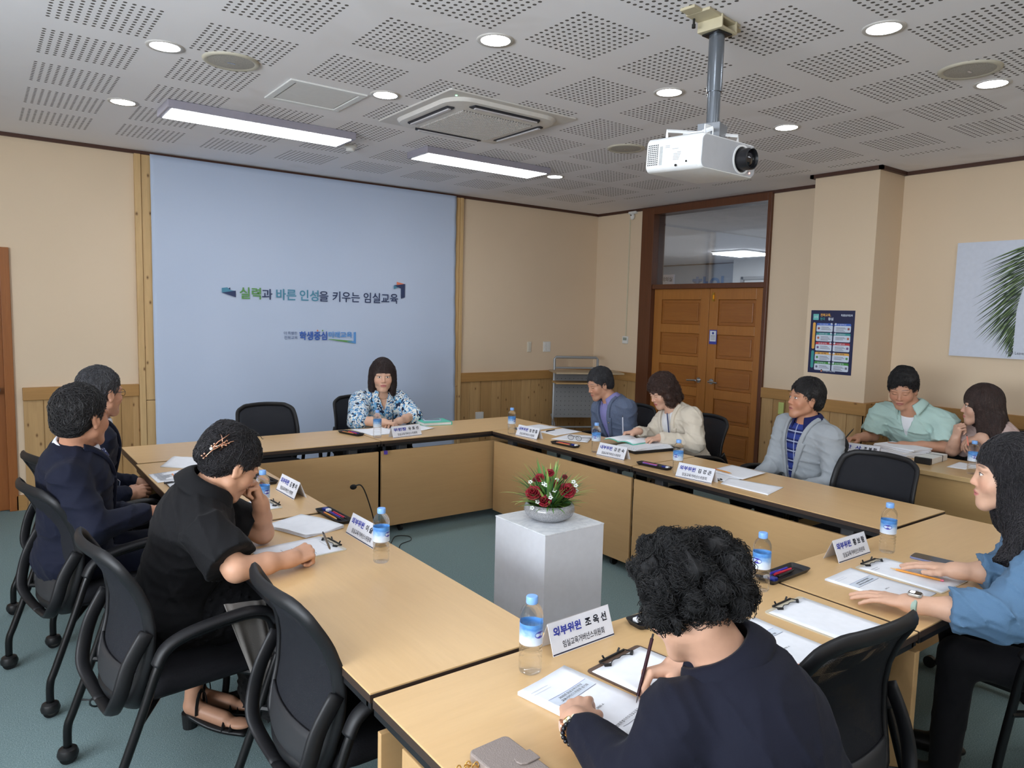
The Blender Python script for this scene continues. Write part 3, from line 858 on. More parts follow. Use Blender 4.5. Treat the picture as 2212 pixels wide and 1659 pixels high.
# ------------------------------------------------------------------ grey projector trolley in the back corner
tr_ = empty('equipment_trolley', (-.60, -.38, 0), radians(-28), 'grey metal trolley stand with wooden shelves and a pegboard in the back corner', 'trolley')
GM = plain('grey_tube', (150, 152, 154), .4, .2)
m = MB()
hw = .27
m.tube([(-hw, .10, .10), (-hw, .10, 1.14), (-hw + .02, .10, 1.16), (hw - .02, .10, 1.16), (hw, .10, 1.14), (hw, .10, .10)], .016, 8)
m.tube([(-hw, .10, 1.03), (hw, .10, 1.03)], .012, 8); m.tube([(-hw, .10, .30), (hw, .10, .30)], .012, 8)
m.build('tube_frame', GM, tr_, smooth='auto')
m = MB()
for sx in (-1, 1):
    m.tube([(sx * hw, .20, .44), (sx * hw, .02, .36), (sx * hw, -.28, .10)], .018, 6, flat=(1, .6))
m.build('foot_rail', GM, tr_, bevel=.002)
MB().box(-hw - .06, hw + .22, -.30, .14, .985, 1.005).build('top_shelf', plain('shelf_grey_wood', (176, 156, 128), .5), tr_, bevel=.002)
MB().box(-hw - .03, hw - .02, -.18, .10, .855, .875).build('lower_shelf', plain('shelf_wood', (186, 150, 100), .5), tr_, bevel=.002)
MB().box(-hw, hw, .085, .095, .42, .97).build('pegboard', plain('pegboard_grey', (134, 134, 136), .5), tr_)
m = MB()
for i in range(10):
    for j in range(9): m.cyl((-.235 + i * .052, .0835, .46 + j * .055), (-.235 + i * .052, .085, .46 + j * .055), .0045, seg=6)
m.build('peg_hole', M['black'], tr_)['kind'] = 'stuff'
for sx in (-1, 1):
    for yy in (-.28, .12):
        MB().cyl((sx * hw - .015, yy, .04), (sx * hw + .015, yy, .04), .04).build('caster', M['black'], tr_)
# ------------------------------------------------------------------ conference tables
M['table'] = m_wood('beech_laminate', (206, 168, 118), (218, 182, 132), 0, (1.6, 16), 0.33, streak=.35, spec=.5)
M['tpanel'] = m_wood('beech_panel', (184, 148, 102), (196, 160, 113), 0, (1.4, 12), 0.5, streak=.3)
M['tedge'] = plain('light_edge_band', (196, 160, 112), .5)
M['rail'] = plain('table_rail_black', (24, 24, 27), .4)
M['dgrey'] = plain('dark_grey_plastic', (52, 54, 58), .5)
M['edgeb'] = plain('dark_edge_band', (58, 44, 36), .45)
def make_table(L, D=.60, endp=False):
    """folding table: long axis x, the panelled inner side is -y; origin on the floor under the middle"""
    e = empty('conference_table')
    MB().box(-L / 2 + .003, L / 2 - .003, -D / 2 + .001, D / 2 - .001, TT - .005, TT).build('tabletop', M['table'], e, bevel=.001)
    MB().box(-L / 2 + .002, L / 2 - .002, -D / 2, D / 2, TT - .026, TT - .005).build('edge_band', M['edgeb'], e, bevel=.001)
    m = MB(); m.box(-L / 2 + .02, L / 2 - .02, -D / 2 + .004, -D / 2 + .03, TT - .046, TT - .026); m.box(-L / 2 + .02, L / 2 - .02, D / 2 - .03, D / 2 - .004, TT - .046, TT - .026)
    m.box(-L / 2 + .004, -L / 2 + .03, -D / 2 + .004, D / 2 - .004, TT - .044, TT - .026); m.box(L / 2 - .03, L / 2 - .004, -D / 2 + .004, D / 2 - .004, TT - .044, TT - .026)
    m.build('under_rail', M['rail'], e)
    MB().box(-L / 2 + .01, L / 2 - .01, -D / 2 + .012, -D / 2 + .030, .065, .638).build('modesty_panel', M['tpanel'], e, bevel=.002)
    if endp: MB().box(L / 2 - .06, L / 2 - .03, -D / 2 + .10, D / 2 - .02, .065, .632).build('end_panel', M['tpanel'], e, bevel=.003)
    for sx in (-1, 1):
        m = MB(); x = sx * (L / 2 - .20)
        m.box(x - .025, x + .025, -.03, .03, .05, TT - .03); m.box(x - .02, x + .02, -D / 2 + .10, D / 2 - .04, .03, .07)
        m.build('leg', M['blackmetal'], e, bevel=.004)
        m = MB(); m.box(x - .035, x + .035, -D / 2 + .032, -D / 2 + .085, TT - .13, TT - .03); m.build('hinge_block', M['dgrey'], e, bevel=.008)
        for sy in (-1, 1):
            m = MB(); yy = sy * (D / 2 - .07); m.cyl((x - .012, yy, .028), (x + .012, yy, .028), .028, seg=18); m.build('caster', M['black'], e)
    return e
def put_table(cx, cy, rz, L, label, D=.60):
    e = make_table(L, D, rz == 180); e.location = (cx, cy, 0); e.rotation_euler = (0, 0, radians(rz))
    return tag(e, label, 'table', 'beech folding tables set in a closed rectangle')
# back row (panel side faces -Y)
put_table(-4.90, -1.858, 0, 1.605, 'beech table before the banner and the empty chair, left one of the back row')
put_table(-3.293, -1.853, 0, 1.600, 'beech table where the woman in the blue and white patterned blouse sits')
# right row, panels face -X (local -y -> -X : rotate -90)
put_table(-2.795, -2.945, -90, 1.560, 'beech table of the man in the blue blazer and the woman in the cream blazer', .62)
put_table(-2.805, -4.540, -90, 1.610, 'beech table of the man in the light grey jacket, right row', .62)
# left row, panels face +X
put_table(-5.415, -2.955, 90, 1.545, 'beech table of the two men in navy suits on the left side')
put_table(-5.410, -4.548, 90, 1.600, 'large empty-ended beech table where the woman in black writes', .585)
# near row, panels face +Y (rotated 180)
put_table(-4.925, -5.661, 180, 1.565, 'beech table of the woman with curly black hair seen from behind', .585)
put_table(-3.345, -5.659, 180, 1.570, 'beech table of the woman in the denim-blue shirt, at the right edge', .585)
# secretary desk on the right
T2 = .75
sd_ = empty('side_desk', (-1.36, -4.66, 0), radians(-90), 'low panelled beech desk behind the right row where two people work with papers', 'desk')
MB().box(-.90, .95, -.30, .30, T2 - .03, T2).build('desktop', m_wood('desk_top_wood', (190, 158, 112), (204, 172, 124), 0, (1.4, 14), .3, streak=.4), sd_, bevel=.003)
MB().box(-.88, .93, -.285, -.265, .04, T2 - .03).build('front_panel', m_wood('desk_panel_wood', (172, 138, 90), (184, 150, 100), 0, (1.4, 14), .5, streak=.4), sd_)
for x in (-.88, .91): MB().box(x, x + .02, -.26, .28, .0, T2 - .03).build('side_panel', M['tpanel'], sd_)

# white flower pedestal
M['pedestal'] = plain('pedestal_white', (214, 216, 222), .35)
s = NT('pedestal_top'); v = s.noise(s.coords('Object'), 9, 5, .7, 2.5)
s.set(s.mix(s.ramp(v, [(.45, (0, 0, 0, 1)), (.6, (1, 1, 1, 1))]), lin((228, 230, 234)), lin((206, 210, 216))), .35)
pd = empty('pedestal', (-4.403, -4.467, 0), radians(.5), 'white square pedestal in the middle of the tables carrying the flower bowl', 'pedestal')
MB().box(-.170, .170, -.178, .178, 0, .745).build('pedestal_box', M['pedestal'], pd, bevel=.002)
MB().box(-.171, .171, -.179, .179, .745, .751).build('top_board', s.m, pd, bevel=.001)

# ------------------------------------------------------------------ mesh-back conference chair
M['chair_frame'] = plain('chair_frame_black', (20, 20, 23), .5, spec=.4)
M['chair_tube'] = plain('chair_tube_black', (16, 16, 18), .35, .3)
M['chair_seat'] = plain('chair_fabric_black', (24, 24, 28), .85, spec=.2, bump=.3)
def m_mesh(name, c, alpha):
    s = NT(name)
    s.set(plain_col(s, c), .75, spec=.2)
    tr = s.n('ShaderNodeBsdfTransparent'); mx = s.n('ShaderNodeMixShader')
    w = s.coords('Object', (1, 1, 1))
    sp = s.n('ShaderNodeSeparateXYZ'); s.plug(w, sp.inputs[0])
    f = s.math('MULTIPLY', s.math('LESS_THAN', s.math('FRACT', s.math('MULTIPLY', sp.outputs[0], 330.0)), .45), s.math('LESS_THAN', s.math('FRACT', s.math('MULTIPLY', sp.outputs[2], 330.0)), .45))
    s.plug(s.math('MULTIPLY', f, alpha), mx.inputs[0])
    s.t.links.new(s.b.outputs[0], mx.inputs[1]); s.t.links.new(tr.outputs[0], mx.inputs[2]); s.t.links.new(mx.outputs[0], s.out.inputs[0])
    return s.m
def plain_col(s, c):
    return s.mix(s.noise(s.coords('Object'), 6, 2), lin(c), tuple(x * 1.15 for x in lin(c)[:3]) + (1,))
M['chair_mesh'] = m_mesh('chair_mesh_charcoal', (34, 35, 40), .6)

# centre line of the back seen from the side: (y, z); the seat front is +y
BK = [(-.290, .882), (-.264, .842), (-.226, .78), (-.200, .71), (-.190, .64), (-.196, .56), (-.216, .48), (-.232, .42), (-.222, .375)]
BW = [.185, .218, .226, .230, .232, .228, .214, .190, .150]
def back_pt(u, t):
    """u in -1..1 across, t 0..1 from top to bottom"""
    k = t * (len(BK) - 1); i = min(int(k), len(BK) - 2); f = k - i
    y = BK[i][0] * (1 - f) + BK[i + 1][0] * f; z = BK[i][1] * (1 - f) + BK[i + 1][1] * f
    w = BW[i] * (1 - f) + BW[i + 1] * f
    return Vector((u * w, y - .035 * (1 - u * u) + .018, z + .012 * (1 - u * u) * (1 if t < .1 else 0)))
def make_chair():
    e = empty('conference_chair')
    # rim: loop round the back
    loop = []
    for t in np.linspace(.06, .96, 18): loop.append(back_pt(1.0, t))
    for u in np.linspace(.75, -.75, 7): loop.append(back_pt(u, 1.0))
    for t in np.linspace(.96, .06, 18): loop.append(back_pt(-1.0, t))
    for u in np.linspace(-.86, .86, 9): loop.append(back_pt(u, 0.0))
    nn = len(loop)
    rad = []
    for p in loop:
        rad.append(.019 if p.z > .5 else .019 + (.5 - p.z) * .10)
    bf = MB().tube(catmull(loop, 2, True), [rad[min(nn - 1, i // 2)] for i in range(2 * nn)], 8, closed=True, flat=(1.15, .62)).build('backrest_frame', M['chair_frame'], e, smooth=True)
    MB().grid(lambda u, v: back_pt((u * 2 - 1) * .97, .02 + v * .80), 15, 22).build('mesh_panel', M['chair_mesh'], e, smooth=True, solid=.003)
    # lower plastic shell of the back
    MB().grid(lambda u, v: back_pt((u * 2 - 1) * .96, .72 + v * .28) + Vector((0, -.008, 0)), 13, 8).build('lower_shell', plain('shell_plastic', (40, 40, 43), .55), e, smooth=True, solid=.008)
    # outer hooked arms of the back, joining the shell to the side frames
    for sx in (-1, 1):
        pts = [back_pt(sx, .50) + Vector((sx * .01, -.012, 0)), Vector((sx * .236, -.235, .55)), Vector((sx * .232, -.262, .46)), Vector((sx * .20, -.275, .40)), Vector((sx * .13, -.268, .36)), Vector((sx * .0, -.262, .345))]
        MB().tube(catmull(pts, 4), .019, 8, flat=(1.3, .55)).build('back_support', M['chair_frame'], e, smooth=True)
    # seat
    m = MB(); P = rrect(.48, .46, .09, 6, 0, .02); n = len(P)
    def ringz(k, z): return [(x * k, (y - .02) * k + .02, z - (.02 if y > .18 else 0)) for x, y in P]
    R = [ringz(.90, .405), ringz(.99, .415), ringz(1.0, .44), ringz(.97, .462), ringz(.86, .472), ringz(.5, .468), ringz(.01, .466)]
    m.add([p for r in R for p in r], [(i * n + k, i * n + (k + 1) % n, (i + 1) * n + (k + 1) % n, (i + 1) * n + k) for i in range(6) for k in range(n)] + [tuple(reversed(range(n)))])
    m.build('seat', M['chair_seat'], e, smooth=True)
    MB().box(-.20, .20, -.20, .20, .385, .408).build('seat_pan', M['chair_frame'], e, bevel=.012)
    for sx in (-1, 1):
        x = sx * .285
        # front leg, arm, rear leg in one bent tube
        pts = [(x, .255, .062), (x, .262, .16), (x * .98, .235, .40), (x, .210, .56), (x, .180, .612), (x, .11, .630), (x, -.06, .615), (x, -.13, .590), (x, -.165, .540), (x, -.215, .40), (x, -.29, .20), (x, -.312, .14), (x, -.315, .062)]
        MB().tube(catmull(pts, 5), .0145, 10).build('leg_frame', M['chair_tube'], e, smooth=True)
        pad = [(x, .218, .585), (x, .190, .626), (x, .12, .643), (x, 0, .636), (x, -.09, .620), (x, -.145, .592), (x, -.172, .545)]
        MB().tube(catmull(pad, 5), .021, 10, flat=(.75, 1.25)).build('armrest', M['chair_frame'], e, smooth=True)
        m = MB(); m.tube([(x, -.225, .37), (sx * .12, -.10, .385), (sx * .12, .10, .385), (x, .235, .38)], .012, 8); m.build('seat_bracket', M['chair_tube'], e, smooth='auto')
        for yy in (.255, -.315):
            c = MB(); c.cyl((x - .012, yy, .03), (x + .012, yy, .03), .030, seg=20)
            c.lathe([(.033, -.012), (.036, .0), (.030, .018), (.012, .026)], 16, Matrix.Translation((x, yy, .038)))
            cs = c.build('caster', M['black'], e, smooth='auto')
            MB().cyl((x + sx * .0125, yy, .03), (x + sx * .0145, yy, .03), .019, seg=20).build('wheel_cap', M['whc'], cs)
    return e
M['whc'] = plain('wheel_grey', (74, 72, 68), .4)
_ch = make_chair(); _chused = [False]
def chair(x, y, face, label):
    """face: heading in degrees of the seat front (0 = +X, 90 = +Y)"""
    if not _chused[0]: e = _ch; _chused[0] = True
    else: e = copy_tree(_ch)
    e.location = (x, y, 0); e.rotation_euler = (0, 0, radians(face - 90))
    return tag(e, label, 'chair', 'black mesh-back conference chairs')
chair(-4.62, -1.40, -92, 'empty black mesh-back chair in front of the banner, left of the seated woman')
chair(-3.72, -1.18, -88, 'black mesh-back chair of the woman in the patterned blouse')
chair(-2.06, -2.52, 178, 'black chair of the man in the blue blazer')
chair(-2.04, -3.24, 172, 'black chair of the woman in the cream blazer, nearest the double door')
chair(-2.02, -4.18, 168, 'black chair under the man in the light grey jacket')
chair(-2.48, -4.86, 180, 'empty black mesh-back chair before the side desk, behind the right row')
chair(-.60, -4.40, 180, 'black chair behind the side desk under the man in the mint shirt')
chair(-.60, -5.02, 170, 'black chair behind the side desk under the long-haired woman')
chair(-3.42, -6.30, 94, 'black chair under the woman in the denim-blue shirt, right edge')
chair(-4.60, -5.78, 86, 'empty black chair with its back to us, right of the curly-haired woman')
chair(-5.10, -6.40, 88, 'black chair under the curly-haired woman in navy')
chair(-5.90, -4.23, 6, 'black chair of the woman in black, its near armrest in full view')
chair(-6.02, -3.25, 12, 'black chair of the nearer man in a navy suit')
chair(-5.97, -2.55, 14, 'black chair of the man with glasses at the far left')
chair(-5.53, -4.93, 0, 'empty black chair at the bottom edge, behind the woman in black')
# ------------------------------------------------------------------ water bottles
def m_pet():
    s = NT('clear_water_bottle')
    s.set((.96, .98, 1, 1), .02, 0, .5)
    s.b.inputs['Transmission Weight'].default_value = 1.0
    s.b.inputs['IOR'].default_value = 1.22
    tr = s.n('ShaderNodeBsdfTransparent'); mx = s.n('ShaderNodeMixShader'); mx.inputs[0].default_value = .55
    s.t.links.new(s.b.outputs[0], mx.inputs[1]); s.t.links.new(tr.outputs[0], mx.inputs[2]); s.t.links.new(mx.outputs[0], s.out.inputs[0])
    return s.m
M['pet'] = m_pet()
M['cap'] = plain('sky_blue_cap', (128, 176, 240), .35)
s = NT('bottle_label_film')
sp = s.n('ShaderNodeSeparateXYZ'); s.plug(s.coords('Object'), sp.inputs[0])
nz = s.noise(s.coords('Object', (1, 1, 1.6)), 55, 3)
t = s.math('ADD', s.math('DIVIDE', s.math('SUBTRACT', sp.outputs[2], .083), .056), s.math('MULTIPLY', s.math('SUBTRACT', nz, .5), .5))
s.set(s.ramp(t, [(0.0, lin((214, 222, 234))), (.35, lin((196, 212, 232))), (.58, lin((140, 180, 222))), (.82, lin((70, 128, 200))), (1, lin((90, 150, 212)))]), .3)
M['label'] = s.m
M['oval'] = plain('label_purple_oval', (58, 52, 160), .3)
M['labelwhite'] = plain('label_white', (240, 242, 250), .4)
def make_bottle():
    e = empty('water_bottle')
    P = [(.012, .004), (.024, .0), (.0295, .004), (.031, .012), (.0312, .024)]
    z = .026
    while z < .070:
        P += [(.0312, z), (.0312, z + .006), (.0288, z + .0095), (.0312, z + .013)]; z += .0142
    P += [(.0312, .080), (.0305, .082), (.0305, .140), (.0312, .142), (.0312, .156), (.0300, .166), (.0245, .178), (.0165, .187), (.0125, .191), (.0122, .197)]
    MB().lathe(P, 40).build('bottle_body', M['pet'], e, smooth=True)
    MB().lathe([(.0150, .189), (.0158, .191), (.0158, .206), (.0145, .2085), (.001, .2088)], 28).build('cap', M['cap'], e, smooth='auto')
    MB().lathe([(.0314, .083), (.0314, .139)], 40, cap=False).build('label_band', M['label'], e, smooth=True)
    m = MB(); R = .0317
    N = 22; vs = [(0, 0)] + [(.0165 * cos(2 * pi * k / N), .0095 * sin(2 * pi * k / N)) for k in range(N)]
    vs3 = [(R * cos(a / R), R * sin(a / R), .112 + b) for a, b in vs]
    m.add(vs3, [(0, k + 1, (k + 1) % N + 1) for k in range(N)])
    ov = m.build('label_oval', M['oval'], e)
    text('아이시스', (0, 0, .1085), (0, 0, 1), (0, 0, 1), width=.026, height=.008, mat=M['labelwhite'], parent=ov, bold=.03, bend=(.0319, -.0130 / .0319))
    m = MB()
    for k in range(7):
        zz = .090 + k * .0048
        m.add([(.0317 * cos(a), .0317 * sin(a), q) for q in (zz, zz + .0022) for a in (1.9, 2.2, 2.5, 2.8)], [(0, 1, 5, 4), (1, 2, 6, 5), (2, 3, 7, 6)])
    m.build('small_print', M['inkgrey'], e)
    return e
_b = [None]
def bottle(x, y, z, face, label):
    if _b[0] is None: _b[0] = e = make_bottle()
    else: e = copy_tree(_b[0])
    e.location = (x, y, z); e.rotation_euler = (0, 0, radians(face))
    return tag(e, label, 'bottle', 'water bottles on the tables')
bottle(-5.422, -3.633, TT, -70, 'water bottle on the left table before the face of the woman in black')
bottle(-5.249, -4.491, TT, -62, 'water bottle standing in front of the nameplate of the woman in black')
bottle(-5.299, -5.477, TT, -80, 'large nearest water bottle beside the nearest nameplate, at the table joint')
bottle(-4.055, -2.013, TT, -60, 'water bottle in front of the woman in the patterned blouse')
bottle(-3.053, -2.356, TT, -80, 'water bottle in the far table corner beside the first nameplate of the right row')
bottle(-2.994, -3.269, TT, -150, 'water bottle before the blazer sleeve of the man in the blue blazer')
bottle(-3.015, -4.022, TT, -165, 'water bottle left of the nameplate of the man in the grey jacket')
bottle(-4.259, -5.467, TT, -175, 'water bottle right behind the curly-haired woman, by the pen tray')
bottle(-3.432, -5.505, TT, -160, 'water bottle behind the nameplate of the woman in the denim-blue shirt')
bottle(-1.50, -5.08, T2, -150, 'water bottle on the side desk before the long-haired woman')

# ------------------------------------------------------------------ nameplates
M['plate'] = plain('nameplate_white', (226, 228, 236), .25, spec=.6)
M['blueink'] = plain('nameplate_blue_ink', (42, 56, 158), .6)
M['stripe'] = plain('nameplate_navy_stripe', (34, 34, 58), .4)
def nameplate(bl, br, back, role, name, label, z=TT, h=.082, line2=True):
    """bl, br: lower corners of the lettered face; back: offset of the other foot"""
    bl = Vector((*bl, z)); br = Vector((*br, z)); bk = Vector((*back, 0))
    xd = (br - bl).normalized(); w = (br - bl).length
    top = Vector((bk.x / 2, bk.y / 2, h))
    yd = top.normalized(); L = top.length
    cen = (bl + br) / 2 + bk / 2
    e = empty('nameplate', cen, 0, label, 'nameplate', 'folded nameplates on the tables')
    o = bl - cen; th = xd.cross(yd).normalized() * .002
    def sheet(a, b, c, d, name_, par, t):
        m = MB(); q = [a, b, c, d]
        m.add(q + [p - t for p in q], [(0, 1, 2, 3), (7, 6, 5, 4), (0, 4, 5, 1), (1, 5, 6, 2), (2, 6, 7, 3), (3, 7, 4, 0)])
        return m.build(name_, M['plate'], par)
    f = sheet(o, o + xd * w, o + xd * w + top, o + top, 'front_face', e, th)
    sheet(o + bk, o + bk + top - bk * 1.0 if False else o + top, o + xd * w + top, o + xd * w + bk, 'rear_face', e, Vector((0, 0, -.002)))
    n = xd.cross(yd).normalized()
    m = MB(); q = [o + yd * .002 + n * .0006, o + xd * w + yd * .002 + n * .0006, o + xd * w + yd * .0055 + n * .0006, o + yd * .0055 + n * .0006]
    m.add(q, [(0, 1, 2, 3)]); m.build('edge_stripe', M['stripe'], f)
    text(role, o + xd * (w * .06) + yd * (L * .55), xd, yd, width=w * .44, height=L * .30, mat=M['blueink'], parent=f, bold=.035, lift=.0009, name='role_lettering')
    text(name, o + xd * (w * .57) + yd * (L * .55), xd, yd, width=w * .36, height=L * .29, mat=M['ink'], parent=f, bold=.028, lift=.0009, name='name_lettering')
    text('임실교육거버넌스위원회', o + xd * (w * .17) + yd * (L * .17), xd, yd, width=w * .68, height=L * .22, mat=M['ink'], parent=f, bold=.008, lift=.0009, name='committee_lettering')
    return e
nameplate((-3.967, -2.103), (-3.706, -2.072), (-.005, .068), '위원장', '유 효 선', 'white folded nameplate in front of the woman in the patterned blouse')
nameplate((-3.069, -2.427), (-3.051, -2.672), (.068, .004), '내부위원', '임 한 철', 'white folded nameplate nearest the far table corner, right row')
nameplate((-3.052, -3.335), (-3.029, -3.575), (.068, .004), '내부위원', '강 은 숙', 'white folded nameplate before the woman in the cream blazer')
nameplate((-3.101, -4.078), (-3.072, -4.322), (.068, .004), '외부위원', '김 경 곤', 'white folded nameplate before the man in the light grey jacket')
nameplate((-1.61, -4.295), (-1.57, -4.525), (.068, .008), '간  사', '조 봉 한', 'white folded nameplate on the side desk before the man in the mint shirt', T2)
nameplate((-3.746, -5.474), (-3.505, -5.475), (.0, .068), '외부위원', '황 보 람', 'white folded nameplate before the woman in the denim-blue shirt')
nameplate((-5.196, -5.452), (-4.953, -5.444), (.004, .068), '외부위원', '조 옥 선', 'nearest and largest white folded nameplate, beside the pedestal')
nameplate((-5.215, -4.085), (-5.212, -4.345), (.068, 0), '외부위원', '이 슬 비', 'white folded nameplate half behind a water bottle, before the woman in black')
nameplate((-5.219, -3.204), (-5.212, -3.447), (.068, 0), '외부위원', '김 평 이', 'white folded nameplate before the man in the nearer navy suit, left row')

# ------------------------------------------------------------------ pen trays and pens
M['tray'] = plain('tray_black', (26, 26, 30), .45)
PEN = {'red': plain('pen_red', (200, 40, 66), .3), 'blue': plain('pen_blue', (60, 54, 176), .3), 'black': plain('pen_black', (24, 24, 30), .3),
       'pencil': plain('pencil_orange', (226, 152, 62), .4), 'pinkpen': plain('pen_pink', (214, 96, 120), .3), 'violet': plain('pen_violet', (120, 90, 190), .3),
       'white': plain('eraser_white', (232, 232, 236), .6), 'sleeve': plain('eraser_sleeve_blue', (36, 50, 132), .4)}
M['penciltip'] = plain('pencil_wood', (206, 172, 128), .6)
def pen_mesh(kind, p, ang, where, z):
    """a pen lying at p with heading ang"""
    p = Vector((p[0], p[1], 0)); d = Vector((cos(ang), sin(ang), 0)); mat = PEN[kind]
    nm = 'pencil' if kind == 'pencil' else 'pen'
    colr = {'red': 'red', 'blue': 'blue', 'black': 'black', 'pencil': 'orange', 'pinkpen': 'pink', 'violet': 'violet'}[kind]
    e = MB().cyl((-.062, 0, .0042), (.05, 0, .0042), .0042, seg=8 if kind != 'pencil' else 6).build(nm, mat, smooth='auto')
    if kind == 'pencil':
        MB().cyl((.05, 0, .0042), (.066, 0, .0042), .004, .0008, seg=8).build('pencil_point', M['penciltip'], e)
        MB().cyl((-.070, 0, .0042), (-.062, 0, .0042), .0042, seg=8).build('rubber_end', PEN['pinkpen'], e)
    else:
        MB().cyl((.05, 0, .0042), (.064, 0, .0042), .004, .001, seg=8).build('pen_tip', M['blackmetal'], e)
        MB().box(-.058, -.018, -.0015, .0015, .0084, .0098).build('pen_clip', mat, e)
    e.location = (p.x, p.y, z); e.rotation_euler = (0, 0, ang)
    return tag(e, '%s %s %s' % (colr, nm, where), nm)
def tray(c, ang, items, where, label, L=.25, Wd_=.075, flip=False):
    e = empty('pen_tray', (c[0], c[1], TT), ang, label, 'pen tray', 'black pen trays')
    P = [rrect(L - .02, Wd_ - .02, .012, 4), rrect(L, Wd_, .016, 4), rrect(L - .006, Wd_ - .006, .014, 4), rrect(L - .024, Wd_ - .024, .01, 4)]
    Z = [0, .017, .017, .004]; n = len(P[0])
    m = MB(); m.add([(x, y, z) for q, z in zip(P, Z) for x, y in q], [(i * n + k, i * n + (k + 1) % n, (i + 1) * n + (k + 1) % n, (i + 1) * n + k) for i in range(3) for k in range(n)] + [tuple(reversed(range(n))), tuple(range(3 * n, 4 * n))])
    m.build('tray_dish', M['tray'], e, smooth='auto')
    MB().box(-L * .2, L * .2, -.003, .003, .0035, .009).build('tray_rib', M['tray'], e)
    R = Matrix.Rotation(ang, 4, 'Z')
    for kind, ox, oy, da in items:
        q = R @ Vector((ox, oy, 0)); pos = (c[0] + q.x, c[1] + q.y)
        if kind == 'eraser':
            er = MB().box(-.0, .022, -.011, .011, 0, .012).build('eraser', PEN['white'], bevel=.003)
            MB().box(-.026, .004, -.0115, .0115, -.0003, .0124).build('eraser_sleeve', PEN['sleeve'], er, bevel=.002)
            er.location = (pos[0], pos[1], TT + .0092); er.rotation_euler = (0, 0, ang + da)
            tag(er, 'white eraser in a blue sleeve ' + where, 'eraser')
        else: pen_mesh(kind, pos, ang + da, where, TT + .0092)
    return e
def PT(x): return radians(x)
tray((-4.165, -1.788), PT(-76), [('pencil', -.01, -.019, 0), ('red', .02, .004, PT(-3)), ('blue', .03, .018, PT(-6))], 'in the tray left of the chairwoman papers', 'black pen tray on the back table before the woman in the patterned blouse', .25)
tray((-3.013, -2.963), PT(-84), [('pencil', -.005, -.016, 0), ('red', -.01, .006, PT(4)), ('eraser', .085, .012, 0)], 'in the tray beside the eyeglasses', 'black pen tray beside the black eyeglasses, right row', .25)
tray((-3.003, -3.822), PT(-85), [('violet', -.02, -.014, 0), ('pinkpen', -.03, .006, PT(2)), ('eraser', .09, .0, PT(4))], 'in the tray before the cream blazer', 'black pen tray before the woman in the cream blazer, at the table joint')
tray((-4.065, -5.432), PT(2), [('blue', .01, .021, 0), ('red', .015, .007, 0), ('black', .005, -.010, PT(4)), ('eraser', -.095, -.004, PT(90))], 'in the tray right of the curly hair', 'black pen tray at the near table joint, right of the water bottle', .26, .085)
tray((-4.745, -5.445), PT(-4), [('pencil', .03, -.022, 0), ('red', .04, -.002, 0), ('violet', .045, .014, 0), ('eraser', -.085, .010, PT(184))], 'in the tray half hidden by the curly hair', 'black pen tray half hidden behind the curly hair', .25, .08)
tray((-5.166, -3.842), PT(-88), [('pencil', .01, -.020, PT(0)), ('blue', .01, .004, PT(2)), ('red', .02, .018, PT(2)), ('black', .03, -.008, PT(2)), ('eraser', -.09, .008, PT(10))], 'in the tray between the two left nameplates', 'black pen tray at the left table joint, beside the blank open booklet', .27)
tray((-5.205, -2.965), PT(-86), [('blue', .01, -.014, 0), ('red', .01, .006, 0), ('black', .0, .02, 0)], 'in the tray partly behind the face of the woman in black', 'black pen tray partly behind the face of the woman in black')

# ------------------------------------------------------------------ papers, booklets, clipboards
def quad_sheet(P, z, curl=None, name='sheet', mat=None, thick=.0012, parent=None, nx=10, ny=10):
    """sheet over four corners (ccw), curl(u,v)->extra height"""
    A, B, C_, D_ = [Vector((p[0], p[1], 0)) for p in P]
    def f(u, v):
        p = (A * (1 - u) + B * u) * (1 - v) + (D_ * (1 - u) + C_ * u) * v
        p.z = z + thick / 2 + (curl(u, v) if curl else 0)
        return p
    return MB().grid(f, nx, ny).build(name, mat or M['paper'], parent, smooth=True, solid=thick)
def on(P, u, v):
    A, B, C_, D_ = [Vector((p[0], p[1], 0)) for p in P]
    return (A * (1 - u) + B * u) * (1 - v) + (D_ * (1 - u) + C_ * u) * v
def lines(P, rows, z, mat=None, name='printed_lines', parent=None, curl=None, th=.010):
    """rows: (v, u0, u1) thin printed bars; u along A-B, v from A to D"""
    m = MB()
    for r in rows:
        v, u0, u1 = r[:3]; t = r[3] if len(r) > 3 else th
        seg = max(1, int((u1 - u0) * 8)) if curl else 1
        for k in range(seg):
            a = u0 + (u1 - u0) * k / seg; b = u0 + (u1 - u0) * (k + 1) / seg
            q = [on(P, a, v), on(P, b, v), on(P, b, v + t), on(P, a, v + t)]
            uv = [(a, v), (b, v), (b, v + t), (a, v + t)]
            m.add([(p.x, p.y, z + (curl(*c) if curl else 0)) for p, c in zip(q, uv)], [(0, 1, 2, 3)])
    return m.build(name, mat or M['inkgrey'], parent)
def reorigin(o):
    return o
RULE_B = plain('rule_blue', (70, 100, 170)); RULE_G = plain('rule_slate', (90, 96, 120)); SHADE = plain('title_shade', (214, 222, 234), .8)
